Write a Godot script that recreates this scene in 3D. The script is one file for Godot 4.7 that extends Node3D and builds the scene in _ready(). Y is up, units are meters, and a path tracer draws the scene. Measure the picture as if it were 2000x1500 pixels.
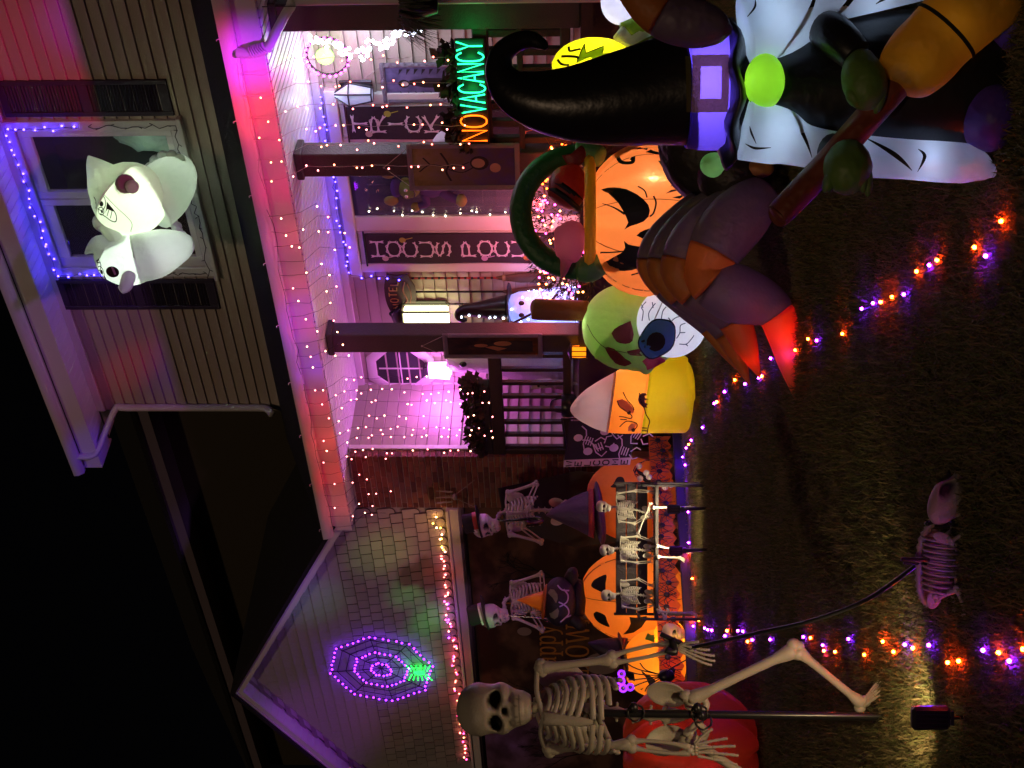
extends Node3D
# A house front at night, decorated for Halloween. The photograph lies on its side, so the camera is rolled a quarter turn.
# Pixel helpers speak of the upright picture: u to the right (0..1500), v downwards (0..2000).

const FPX := 2600.0
const EYE := 1.35
var cc := Vector3(0, EYE, 0)
var cf: Vector3
var cu: Vector3
var HO: Vector3
var HB: Basis
var rng := RandomNumberGenerator.new()
var taken := {}
var mats := {}
var fabric_n: NoiseTexture2D
var grain_n: NoiseTexture2D
var fine_n: NoiseTexture2D


class MB:
	var v := PackedVector3Array()
	var n := PackedVector3Array()
	var c := PackedColorArray()
	var i := PackedInt32Array()
	var col := Color.WHITE
	var tint := false

	func add(pv: PackedVector3Array, pi: PackedInt32Array, pc = null) -> void:
		var base := v.size()
		var nn := PackedVector3Array()
		nn.resize(pv.size())
		for k in range(0, pi.size(), 3):
			var a := pi[k]
			var b := pi[k + 1]
			var d := pi[k + 2]
			var f := (pv[d] - pv[a]).cross(pv[b] - pv[a])
			nn[a] += f
			nn[b] += f
			nn[d] += f
			i.append(base + a)
			i.append(base + b)
			i.append(base + d)
		for k in nn.size():
			nn[k] = nn[k].normalized() if nn[k].length_squared() > 1e-20 else Vector3.UP
		v.append_array(pv)
		n.append_array(nn)
		if pc != null:
			c.append_array(pc)
			tint = true
		else:
			for k in pv.size():
				c.append(col)

	func quad(a: Vector3, b: Vector3, d: Vector3, e: Vector3) -> void:
		add(PackedVector3Array([a, b, d, e]), PackedInt32Array([0, 2, 1, 0, 3, 2]))

	func tri(a: Vector3, b: Vector3, d: Vector3) -> void:
		add(PackedVector3Array([a, b, d]), PackedInt32Array([0, 2, 1]))

	func box(o: Vector3, s: Vector3, b := Basis(), ch := 0.0) -> void:
		var h := s * 0.5
		if ch <= 0.0:
			var p := []
			for k in 8:
				p.append(o + b * Vector3(h.x * (1 if k & 1 else -1), h.y * (1 if k & 2 else -1), h.z * (1 if k & 4 else -1)))
			quad(p[4], p[5], p[7], p[6])
			quad(p[1], p[0], p[2], p[3])
			quad(p[5], p[1], p[3], p[7])
			quad(p[0], p[4], p[6], p[2])
			quad(p[6], p[7], p[3], p[2])
			quad(p[0], p[1], p[5], p[4])
			return
		ch = minf(ch, minf(h.x, minf(h.y, h.z)) * 0.9)
		var q := {}
		for k in 8:
			var sg := Vector3(1 if k & 1 else -1, 1 if k & 2 else -1, 1 if k & 4 else -1)
			for ax in 3:
				var l := Vector3(h.x - ch, h.y - ch, h.z - ch)
				l[ax] = h[ax]
				q[k * 3 + ax] = o + b * (l * sg)
		var fc := [[4, 5, 7, 6, 2], [1, 0, 2, 3, 2], [5, 1, 3, 7, 0], [0, 4, 6, 2, 0], [6, 7, 3, 2, 1], [0, 1, 5, 4, 1]]
		for f in fc:
			quad(q[f[0] * 3 + f[4]], q[f[1] * 3 + f[4]], q[f[2] * 3 + f[4]], q[f[3] * 3 + f[4]])
		var ctr := o
		for e in [[0, 1, 0], [2, 3, 0], [4, 5, 0], [6, 7, 0], [0, 2, 1], [1, 3, 1], [4, 6, 1], [5, 7, 1], [0, 4, 2], [1, 5, 2], [2, 6, 2], [3, 7, 2]]:
			var x := (int(e[2]) + 1) % 3
			var y := (int(e[2]) + 2) % 3
			out4(ctr, q[e[0] * 3 + x], q[e[1] * 3 + x], q[e[1] * 3 + y], q[e[0] * 3 + y])
		for k in 8:
			var t: Array = [q[k * 3], q[k * 3 + 1], q[k * 3 + 2]]
			if ((t[1] - t[0]).cross(t[2] - t[0])).dot(t[0] - ctr) > 0:
				tri(t[0], t[1], t[2])
			else:
				tri(t[0], t[2], t[1])

	func out4(ctr: Vector3, a: Vector3, b: Vector3, d: Vector3, e: Vector3) -> void:
		if (b - a).cross(e - a).dot((a + d) * 0.5 - ctr) > 0:
			quad(a, b, d, e)
		else:
			quad(a, e, d, b)

	func skin(rings: Array, cap := true, wrap := true, cols = null) -> void:
		var m: int = rings[0].size()
		var pv := PackedVector3Array()
		var pi := PackedInt32Array()
		var pc := PackedColorArray()
		for r in rings.size():
			pv.append_array(rings[r])
			if cols != null:
				if cols[r] is Color:
					for j in m:
						pc.append(cols[r])
				else:
					pc.append_array(cols[r])
		for r in rings.size() - 1:
			for j in (m if wrap else m - 1):
				var a := r * m + j
				var b := r * m + (j + 1) % m
				pi.append_array([a, b, b + m, a, b + m, a + m])
		if cap and wrap:
			for e in [0, rings.size() - 1]:
				var ctr := Vector3.ZERO
				for q in rings[e]:
					ctr += q
				pv.append(ctr / m)
				if cols != null:
					pc.append(pc[e * m])
				for j in m:
					if e == 0:
						pi.append_array([pv.size() - 1, e * m + (j + 1) % m, e * m + j])
					else:
						pi.append_array([pv.size() - 1, e * m + j, e * m + (j + 1) % m])
		add(pv, pi, pc if cols != null else null)

	# a tube along points; rad is a number or one radius per point; flat squeezes it along "up"
	func tube(pts: Array, rad, sides := 8, cap := true, flat := 1.0, up := Vector3.ZERO, cols = null) -> void:
		var rings := []
		var t0: Vector3 = (pts[1] - pts[0]).normalized()
		var nx := up if up != Vector3.ZERO else (Vector3.UP if absf(t0.y) < 0.9 else Vector3.RIGHT)
		for k in pts.size():
			var t: Vector3 = pts[mini(k + 1, pts.size() - 1)] - pts[maxi(k - 1, 0)]
			t = t.normalized() if t.length() > 1e-9 else t0
			t0 = t
			var bn := t.cross(nx)
			bn = bn.normalized() if bn.length() > 1e-6 else t.cross(Vector3(0.3, 0.5, 0.8)).normalized()
			var nn := bn.cross(t).normalized()
			if up == Vector3.ZERO:
				nx = nn
			var r: float = rad[k] if rad is Array else rad
			var ring := PackedVector3Array()
			for j in sides:
				var a := TAU * j / sides
				ring.append(pts[k] + bn * (cos(a) * r) + nn * (sin(a) * r * flat))
			rings.append(ring)
		skin(rings, cap, true, cols)

	func ball(o: Vector3, r: Vector3, nu := 20, nv := 12, b := Basis(), f = null, cf2 = null) -> void:
		var rings := []
		var cols := []
		for k in nv + 1:
			var la := -PI / 2 + PI * clampf(float(k) / nv, 0.004, 0.996)
			var ring := PackedVector3Array()
			var rc := PackedColorArray()
			for j in nu:
				var lo := TAU * j / nu
				var d := Vector3(cos(la) * sin(lo), sin(la), cos(la) * cos(lo))
				var p: Vector3 = d * r
				if f != null:
					p = f.call(d, p)
				ring.append(o + b * p)
				if cf2 != null:
					rc.append(cf2.call(d, p))
			rings.append(ring)
			cols.append(rc)
		skin(rings, true, true, cols if cf2 != null else null)

	func lathe(prof: Array, segs: int, o: Vector3, b := Basis(), cap := true, cols = null) -> void:
		var rings := []
		for q in prof:
			var ring := PackedVector3Array()
			for j in segs:
				var a := TAU * j / segs
				ring.append(o + b * Vector3(q.x * cos(a), q.y, -q.x * sin(a)))
			rings.append(ring)
		skin(rings, cap, true, cols)

	# a plate: polygon in the xy plane of xf, from z0 to z1
	func plate(poly: Array, z0: float, z1: float, xf := Transform3D()) -> void:
		var pp := PackedVector2Array(poly)
		if Geometry2D.is_polygon_clockwise(pp):
			pp.reverse()
		var ix := Geometry2D.triangulate_polygon(pp)
		for z in [z0, z1]:
			var pv := PackedVector3Array()
			for q in pp:
				pv.append(xf * Vector3(q.x, q.y, z))
			var pi := PackedInt32Array()
			for k in range(0, ix.size(), 3):
				var fl := (pp[ix[k + 1]] - pp[ix[k]]).cross(pp[ix[k + 2]] - pp[ix[k]]) > 0
				if fl == (z == z1):
					pi.append_array([ix[k], ix[k + 2], ix[k + 1]])
				else:
					pi.append_array([ix[k], ix[k + 1], ix[k + 2]])
			add(pv, pi)
		for k in pp.size():
			var a := pp[k]
			var d := pp[(k + 1) % pp.size()]
			quad(xf * Vector3(a.x, a.y, z0), xf * Vector3(d.x, d.y, z0), xf * Vector3(d.x, d.y, z1), xf * Vector3(a.x, a.y, z1))

	# print on a bulging surface: polygon whose points are put on the surface by fn(Vector2) -> Vector3
	func print_on(poly: Array, most: float, fn: Callable) -> void:
		var pp := PackedVector2Array(poly)
		var ix := Geometry2D.triangulate_polygon(pp)
		var todo := []
		for k in range(0, ix.size(), 3):
			todo.append([pp[ix[k]], pp[ix[k + 1]], pp[ix[k + 2]]])
		while todo.size():
			var t: Array = todo.pop_back()
			var l := [t[0].distance_to(t[1]), t[1].distance_to(t[2]), t[2].distance_to(t[0])]
			var w := 0 if l[0] >= l[1] and l[0] >= l[2] else (1 if l[1] >= l[2] else 2)
			if l[w] > most:
				var a: Vector2 = t[w]
				var b: Vector2 = t[(w + 1) % 3]
				var o: Vector2 = t[(w + 2) % 3]
				var m := (a + b) * 0.5
				todo.append([a, m, o])
				todo.append([m, b, o])
			else:
				var q: Array = [fn.call(t[0]), fn.call(t[1]), fn.call(t[2])]
				if (t[1] - t[0]).cross(t[2] - t[0]) < 0:
					tri(q[0], q[1], q[2])
				else:
					tri(q[0], q[2], q[1])

	# a line of print, w wide
	func ink(pts: Array, w, fn: Callable) -> void:
		var pv := PackedVector3Array()
		var pi := PackedInt32Array()
		for k in pts.size():
			var t: Vector2 = (pts[mini(k + 1, pts.size() - 1)] - pts[maxi(k - 1, 0)]).normalized()
			var hw: float = (w[k] if w is Array else w) * 0.5
			var s := Vector2(-t.y, t.x) * hw
			pv.append(fn.call(pts[k] + s))
			pv.append(fn.call(pts[k] - s))
			if k:
				var b := k * 2
				pi.append_array([b - 2, b - 1, b + 1, b - 2, b + 1, b])
		add(pv, pi)

	func mesh() -> ArrayMesh:
		var a := []
		a.resize(Mesh.ARRAY_MAX)
		a[Mesh.ARRAY_VERTEX] = v
		a[Mesh.ARRAY_NORMAL] = n
		if tint:
			a[Mesh.ARRAY_COLOR] = c
		a[Mesh.ARRAY_INDEX] = i
		var m := ArrayMesh.new()
		m.add_surface_from_arrays(Mesh.PRIMITIVE_TRIANGLES, a)
		return m


# a thing's own scale: picture pixels round (u0, v0) to metres, w towards the viewer
class Fr:
	var u0: float
	var v0: float
	var k: float

	func p(u: float, v: float, w := 0.0) -> Vector3:
		return Vector3((u - u0) * k, (v0 - v) * k, w * k)

	func pp(a: Array) -> Array:
		var o := []
		for q in a:
			o.append(p(q[0], q[1], q[2] if q.size() > 2 else 0.0))
		return o


func ray(u: float, v: float) -> Vector3:
	return cf + Vector3.RIGHT * ((u - 750.0) / FPX) + cu * ((1000.0 - v) / FPX)


func at_depth(u: float, v: float, z: float) -> Vector3:
	return cc + ray(u, v) * z


func depth_of(v: float, y := 0.0) -> float:
	return (y - EYE) / ray(750, v).y


func hw(u: float, v: float, d: float) -> Vector3:      # a point of the house front: along, up, out
	var r := ray(u, v)
	var nn := HB.z
	var t := ((HO - cc).dot(nn) + d) / r.dot(nn)
	var q := HB.transposed() * (cc + r * t - HO)
	return q


func numbered(called: String) -> String:
	var k: int = taken.get(called, 0)
	taken[called] = k + 1
	return called if k == 0 else "%s_%03d" % [called, k]


func lin(r: float, g: float, b: float) -> Color:
	return Color(r, g, b).linear_to_srgb()


# o: keys rough, metal, back (share of the light let through), emit (Color), power, vc, alpha, coat, bump (noise), bs, scale, rim
func mt(key: String, c := Color.WHITE, o := {}) -> StandardMaterial3D:
	if mats.has(key):
		return mats[key]
	var m := StandardMaterial3D.new()
	m.resource_name = key
	m.albedo_color = c
	m.roughness = o.get("rough", 0.7)
	m.metallic = o.get("metal", 0.0)
	m.metallic_specular = o.get("spec", 0.5)
	if o.has("back"):
		m.backlight_enabled = true
		var bc: Color = o.get("back_color", c)
		var f: float = o.back
		m.backlight = Color(bc.r * f, bc.g * f, bc.b * f)
	if o.has("emit"):
		m.emission_enabled = true
		m.emission = o.emit
		m.emission_energy_multiplier = o.get("power", 1.0)
	if o.get("vc", false):
		m.vertex_color_use_as_albedo = true
	if o.has("alpha"):
		m.transparency = BaseMaterial3D.TRANSPARENCY_ALPHA
		m.albedo_color.a = o.alpha
	if o.has("coat"):
		m.clearcoat_enabled = true
		m.clearcoat = o.coat
		m.clearcoat_roughness = 0.2
	if o.has("rim"):
		m.rim_enabled = true
		m.rim = o.rim
	if o.has("bump"):
		m.heightmap_enabled = true
		m.heightmap_texture = o.bump
		m.heightmap_scale = o.get("bs", 1.0)
		m.uv1_triplanar = true
		m.uv1_scale = Vector3.ONE * float(o.get("scale", 1.0))
	if o.has("tex"):
		m.albedo_texture = o.tex
		m.uv1_triplanar = true
		m.uv1_scale = Vector3.ONE * float(o.get("scale", 1.0))
	mats[key] = m
	return m


func noise(freq: float, oct: int, sd: int, ramp = null, kind := FastNoiseLite.TYPE_SIMPLEX_SMOOTH) -> NoiseTexture2D:
	var f := FastNoiseLite.new()
	f.noise_type = kind
	f.frequency = freq
	f.fractal_octaves = oct
	f.seed = sd
	var t := NoiseTexture2D.new()
	t.width = 512
	t.height = 512
	t.seamless = true
	t.noise = f
	if ramp:
		t.color_ramp = ramp
	return t


func ramp2(a: Color, b: Color, lo := 0.25, hi := 0.75) -> Gradient:
	var g := Gradient.new()
	g.offsets = PackedFloat32Array([lo, hi])
	g.colors = PackedColorArray([a, b])
	return g


func thing(called: String, label: String, category: String, at := Vector3.ZERO, b := Basis(), group := "", kind := "") -> Node3D:
	var o := Node3D.new()
	o.name = numbered(called)
	add_child(o)
	o.transform = Transform3D(b, at)
	tag(o, label, category, group, kind)
	return o


func tag(o: Node, label: String, category: String, group := "", kind := "") -> void:
	if label:
		o.set_meta("label", label)
	if category:
		o.set_meta("category", category)
	if group:
		o.set_meta("group", group)
	if kind:
		o.set_meta("kind", kind)


func obj(called: String, mb: MB, m: Material, parent: Node = null, kind := "", label := "") -> MeshInstance3D:
	return inst(called, mb.mesh(), m, parent, Transform3D(), kind, label)


func inst(called: String, me: Mesh, m: Material, parent: Node = null, xf := Transform3D(), kind := "", label := "") -> MeshInstance3D:
	var o := MeshInstance3D.new()
	o.name = numbered(called) if parent == null else StringName(called)
	o.mesh = me
	o.material_override = m
	o.transform = xf
	(self if parent == null else parent).add_child(o, true)
	if kind:
		o.set_meta("kind", kind)
	if label:
		o.set_meta("label", label)
	return o


func lamp(called: String, at: Vector3, c: Color, e: float, size := 0.04, parent: Node = null) -> OmniLight3D:
	var l := OmniLight3D.new()
	l.name = called
	l.light_color = c
	l.light_energy = e
	l.light_size = size
	l.omni_range = 14.0
	l.omni_attenuation = 2.0
	l.shadow_enabled = true
	l.position = at
	(self if parent == null else parent).add_child(l, true)
	return l


func spot(called: String, from: Vector3, to: Vector3, c: Color, e: float, ang: float, soft := 0.6, size := 0.04) -> SpotLight3D:
	var l := SpotLight3D.new()
	l.name = called
	l.light_color = c
	l.light_energy = e
	l.light_size = size
	l.spot_angle = ang
	l.spot_angle_attenuation = soft
	l.spot_range = 30.0
	l.spot_attenuation = 2.0
	l.shadow_enabled = true
	add_child(l, true)
	l.look_at_from_position(from, to, Vector3.UP)
	return l


func frame(u0: float, v0: float, z: float) -> Fr:
	var f := Fr.new()
	f.u0 = u0
	f.v0 = v0
	f.k = z / FPX
	return f


# smooth curve through numbers, Vector2 or Vector3
func spl(a: Array, per: int, closed := false) -> Array:
	var o := []
	var m := a.size()
	for k in (m if closed else m - 1):
		var p1 = a[k]
		var p2 = a[(k + 1) % m]
		var p0 = a[(k - 1 + m) % m] if closed or k > 0 else p1
		var p3 = a[(k + 2) % m] if closed or k + 2 < m else p2
		for j in per:
			var t := float(j) / per
			o.append((p1 * 2.0 + (p2 - p0) * t + (p0 * 2.0 - p1 * 5.0 + p2 * 4.0 - p3) * (t * t) + (p1 * 3.0 - p0 - p2 * 3.0 + p3) * (t * t * t)) * 0.5)
	if not closed:
		o.append(a[m - 1])
	return o


func v2(a: Array) -> Array:
	var o := []
	for q in a:
		o.append(Vector2(q[0], q[1]))
	return o


# points read in an enlarged cut of the photograph (lying on its side): corner x0, y0, scale -> upright (u, v)
func cut(a: Array, x0: float, y0: float, s: float) -> Array:
	var o := []
	for q in a:
		o.append(Vector2(1500.0 - (y0 + s * q[1]), x0 + s * q[0]))
	return o


# an ellipsoid's front as a function of (u, v), lifted a little
func dome(f: Fr, u: float, v: float, ru: float, rv: float, rw: float, lift := 0.004, w0 := 0.0) -> Callable:
	return func(q: Vector2) -> Vector3:
		var h := 1.0 - pow((q.x - u) / ru, 2.0) - pow((q.y - v) / rv, 2.0)
		return f.p(q.x, q.y, w0 + rw * sqrt(maxf(h, 0.0))) + Vector3(0, 0, lift)


func jit(a: float) -> float:
	return rng.randf_range(-a, a)


# a string of small lamps: wire through pts, bulbs every "gap"
func light_string(called: String, label: String, pts: Array, gap: float, r: float, colors: Array, wire: Material, sag := 0.012, group := "", off := 0.03, at := Vector3.INF) -> Node3D:
	var o := at if at != Vector3.INF else Vector3(pts[0])
	var t := thing(called, label, "string lights", o, Basis(), group)
	var mw := MB.new()
	var by := {}
	var path := []
	var run := 0.0
	var count := 0
	for k in pts.size() - 1:
		var a: Vector3 = pts[k]
		var b: Vector3 = pts[k + 1]
		var l := a.distance_to(b)
		var steps := maxi(1, int(l / 0.09))
		for j in steps:
			var q := a.lerp(b, float(j) / steps) + Vector3(jit(sag), jit(sag), jit(sag))
			path.append(q - o)
	path.append(Vector3(pts[pts.size() - 1]) - o)
	mw.tube(path, 0.0032, 4, true)
	obj("wire", mw, wire, t)
	var next := gap * 0.5
	for k in path.size() - 1:
		var l: float = path[k].distance_to(path[k + 1])
		while next < run + l:
			var q: Vector3 = path[k].lerp(path[k + 1], (next - run) / l) + Vector3(jit(off), jit(off * 0.7), jit(off))
			var ci: Material = colors[count % colors.size()]
			if not by.has(ci):
				by[ci] = MB.new()
			by[ci].ball(q, Vector3(r, r, r), 6, 4)
			count += 1
			next += gap * rng.randf_range(0.75, 1.25)
		run += l
	for ci in by:
		obj("bulbs", by[ci], ci, t, "stuff")
	return t


func _ready() -> void:
	rng.seed = 20241031
	var th := deg_to_rad(2.64)
	cf = Vector3(0, sin(th), -cos(th))
	cu = Vector3(0, cos(th), sin(th))
	HO = Vector3(-0.9695, 0, -17.4655)
	HB = Basis(Vector3.UP, deg_to_rad(-44.5))
	# camera: held upright, the picture lies on its side, so its "up" is the viewer's right
	var cam := Camera3D.new()
	cam.name = "camera"
	cam.fov = rad_to_deg(2.0 * atan(750.0 / FPX))
	cam.near = 0.1
	cam.far = 300.0
	add_child(cam)
	cam.transform = Transform3D(Basis(-cu, Vector3.RIGHT, -cf), cc)
	cam.current = true
	# night
	var env := Environment.new()
	env.background_mode = Environment.BG_SKY
	var sky := Sky.new()
	var sm := ProceduralSkyMaterial.new()
	sm.sky_top_color = Color(0.006, 0.006, 0.008)
	sm.sky_horizon_color = Color(0.012, 0.011, 0.013)
	sm.ground_bottom_color = Color(0.01, 0.01, 0.01)
	sm.ground_horizon_color = Color(0.01, 0.01, 0.01)
	sky.sky_material = sm
	env.sky = sky
	env.tonemap_mode = Environment.TONE_MAPPER_LINEAR
	env.tonemap_exposure = 1.0
	env.sdfgi_enabled = true
	env.ssao_enabled = true
	env.ssil_enabled = true
	var we := WorldEnvironment.new()
	we.name = "environment"
	we.environment = env
	add_child(we)
	# a street lamp far behind the viewer
	var sun := DirectionalLight3D.new()
	sun.name = "street_light"
	sun.light_color = Color(1.0, 0.84, 0.68)
	sun.light_energy = 0.072
	sun.light_angular_distance = 3.0
	sun.shadow_enabled = true
	add_child(sun)
	sun.look_at_from_position(Vector3(-6, 9, 14), Vector3(0, 0, 0), Vector3.UP)
	# projectors that wander over the front: one behind the spider, one behind the big pumpkin
	var beams := [
		[0, Vector3(4.6, 7.2, -1.4), Color(0.95, 0.3, 0.62), 16.0, 12.0], [0, Vector3(5.4, 7.4, -1.4), Color(1.0, 0.16, 0.42), 32.4, 7.0], [0, Vector3(4.7, 6.7, -1.4), Color(1.0, 0.2, 0.25), 36.0, 3.0], [0, Vector3(5.7, 6.4, -1.4), Color(0.5, 0.14, 1.0), 57.6, 4.5], [0, Vector3(5.1, 6.35, -1.4), Color(1.0, 0.14, 0.12), 43.2, 2.5],
		[0, Vector3(0.8, 7.0, -1.4), Color(0.85, 0.4, 0.6), 14.4, 11.0], [0, Vector3(0.3, 7.55, -1.4), Color(1.0, 0.12, 0.2), 32.4, 2.2], [0, Vector3(0.5, 6.6, -1.4), Color(0.3, 0.12, 1.0), 32.4, 3.4], [0, Vector3(1.15, 6.4, -1.4), Color(0.75, 0.12, 0.6), 21.6, 3.0],
		[0, Vector3(1.5, 8.2, -0.95), Color(0.72, 0.42, 1.0), 14.0, 9.0], [0, Vector3(-1.0, 8.35, -0.95), Color(0.3, 0.14, 1.0), 43.2, 2.4], [0, Vector3(4.0, 4.75, 0.45), Color(0.7, 0.25, 1.0), 2.5, 12.0],
		[1, Vector3(-2.8, 4.6, 0), Color(0.62, 0.42, 0.62), 21.0, 16.0], [1, Vector3(-3.6, 3.5, 0), Color(0.25, 1.0, 0.25), 42.0, 2.2], [1, Vector3(-2.9, 3.75, 0), Color(0.3, 0.9, 0.25), 27.0, 2.4], [1, Vector3(-2.0, 4.1, 0), Color(0.55, 0.9, 0.35), 15.0, 3.5], [1, Vector3(-3.2, 5.2, 0), Color(0.35, 0.8, 0.55), 15.0, 3.0], [1, Vector3(-4.6, 3.9, 0), Color(0.3, 0.9, 0.4), 21.0, 3.5], [1, Vector3(-1.6, 3.6, 0), Color(1.0, 0.62, 0.3), 12.0, 6.0], [1, Vector3(-5.8, 4.2, 0), Color(0.9, 0.5, 0.4), 12.0, 5.0],
		[1, Vector3(-6.6, 5.6, 0.2), Color(0.75, 0.3, 1.0), 36.0, 6.0], [1, Vector3(-2.6, 5.4, 0.3), Color(0.6, 0.4, 0.95), 21.0, 5.0]]
	for q in beams:
		spot("projector_beam", [Vector3(1.3, 0.36, -9.35), Vector3(-3.0, 0.36, -11.0)][q[0]], hp(q[1].x, q[1].y, q[1].z), q[2], q[3], q[4], 1.0, 0.12)
	var fl := at_depth(97, 1800, 4.6)
	spot("flood_beam", fl + Vector3(0, 0.02, -0.12), at_depth(150, 1480, 5.75), Color(1.0, 0.88, 0.62), 0.62, 74.0, 0.8)
	spot("flood_beam", at_depth(424, 1312, 13.3), at_depth(440, 1120, 16.2), Color(1.0, 0.9, 0.68), 0.55, 74.0, 0.8)
	spot("flood_beam", at_depth(505, 1310, 13.34), at_depth(500, 1120, 16.2), Color(1.0, 0.9, 0.68), 0.55, 74.0, 0.8)
	fabric_n = noise(0.012, 3, 3)
	grain_n = noise(0.02, 4, 5)
	fine_n = noise(0.06, 4, 8)
	mt("bone_plastic", Color.WHITE, {"rough": 0.42, "vc": true, "bump": grain_n, "bs": 0.12, "scale": 8.0})
	mt("black_metal", lin(0.012, 0.012, 0.013), {"rough": 0.3})
	mt("black_print", lin(0.008, 0.008, 0.01), {"rough": 0.7})
	build_ground()
	build_house()
	build_mural_and_rest()


func build_mural_and_rest() -> void:
	build_porch_things()
	build_strings()
	build_yard_things()
	build_window_ghosts()
	build_pumpkin_row()
	build_candy_corn()
	build_skull_apple()
	build_candy_bucket()
	build_ghoul()
	build_spider()
	build_gnome()
	build_skeletons()


func build_ground() -> void:
	var soil := mt("lawn_soil", lin(0.045, 0.038, 0.02), {"rough": 1.0, "bump": fine_n, "bs": 3.0, "scale": 0.8})
	var g := MB.new()
	var n := 40
	var pv := PackedVector3Array()
	var pi := PackedInt32Array()
	for j in n + 1:
		for i in n + 1:
			var x := lerpf(-40, 40, i / float(n))
			var z := lerpf(8, -60, j / float(n))
			pv.append(Vector3(x, 0.0, z))
	for j in n:
		for i in n:
			var a := j * (n + 1) + i
			pi.append_array([a, a + n + 2, a + 1, a, a + n + 1, a + n + 2])
	g.add(pv, pi)
	var lawn := obj("ground", g, soil)
	tag(lawn, "dim autumn lawn in front of the house", "", "", "structure")
	# blades, in tufts
	var kinds := []
	for v in 4:
		var m := MB.new()
		for k in 34:
			var a := rng.randf() * TAU
			var r := sqrt(rng.randf()) * 0.11
			var o := Vector3(cos(a) * r, 0, sin(a) * r)
			var h := rng.randf_range(0.025, 0.075)
			var d := Vector3(jit(1), 0, jit(1)).normalized()
			var s := d.cross(Vector3.UP) * rng.randf_range(0.0016, 0.003)
			var le := rng.randf_range(0.2, 1.1) * h
			var mid := o + Vector3(0, h * 0.65, 0) + d * le * 0.35
			var tip := o + Vector3(0, h * rng.randf_range(0.7, 1.0), 0) + d * le
			m.quad(o - s, o + s, mid + s * 0.8, mid - s * 0.8)
			m.tri(mid - s * 0.8, mid + s * 0.8, tip)
		kinds.append(m.mesh())
	var cols := [lin(0.12, 0.11, 0.035), lin(0.16, 0.12, 0.05), lin(0.085, 0.095, 0.028), lin(0.19, 0.145, 0.07)]
	var spots := [[], [], [], []]
	for k in 26000:
		var z := -lerpf(3.6, 17.0, pow(rng.randf(), 1.5))
		var w := 0.34 * -z + 0.5
		var x := rng.randf_range(-w, w)
		spots[rng.randi() % 4].append(Vector3(x, 0, z))
	for v in 4:
		var mm := MultiMesh.new()
		mm.transform_format = MultiMesh.TRANSFORM_3D
		mm.mesh = kinds[v]
		mm.instance_count = spots[v].size()
		for k in spots[v].size():
			var sc := rng.randf_range(0.7, 1.3)
			mm.set_instance_transform(k, Transform3D(Basis(Vector3.UP, rng.randf() * TAU).scaled(Vector3(sc, sc * rng.randf_range(0.7, 1.2), sc)), spots[v][k]))
		var mi := MultiMeshInstance3D.new()
		mi.name = numbered("lawn_grass")
		mi.multimesh = mm
		mi.material_override = mt("grass_%d" % v, cols[v], {"rough": 0.8, "back": 0.6, "back_color": cols[v]})
		add_child(mi)
		tag(mi, ["short olive lawn grass", "dry tan lawn grass", "darker green lawn grass", "straw coloured lawn grass"][v], "grass", "", "stuff")


func board(l: float, hh: float, t0 := 0.034, t1 := 0.008) -> ArrayMesh:      # a lap board along x, its foot thicker than its head
	var m := MB.new()
	var h := hh - 0.006
	m.quad(Vector3(0, 0, t0), Vector3(l, 0, t0), Vector3(l, h, t1), Vector3(0, h, t1))
	m.quad(Vector3(0, 0, -0.01), Vector3(l, 0, -0.01), Vector3(l, 0, t0), Vector3(0, 0, t0))
	m.tri(Vector3(l, 0, t0), Vector3(l, 0, -0.01), Vector3(l, h, t1))
	m.tri(Vector3(0, 0, -0.01), Vector3(0, 0, t0), Vector3(0, h, t1))
	return m.mesh()


func boxes(list: Array, ch := 0.0) -> MB:       # [s0, s1, y0, y1, d0, d1] each
	var m := MB.new()
	for q in list:
		m.box(Vector3((q[0] + q[1]) * 0.5, (q[2] + q[3]) * 0.5, (q[4] + q[5]) * 0.5), Vector3(q[1] - q[0], q[3] - q[2], q[5] - q[4]), Basis(), ch)
	return m


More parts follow.
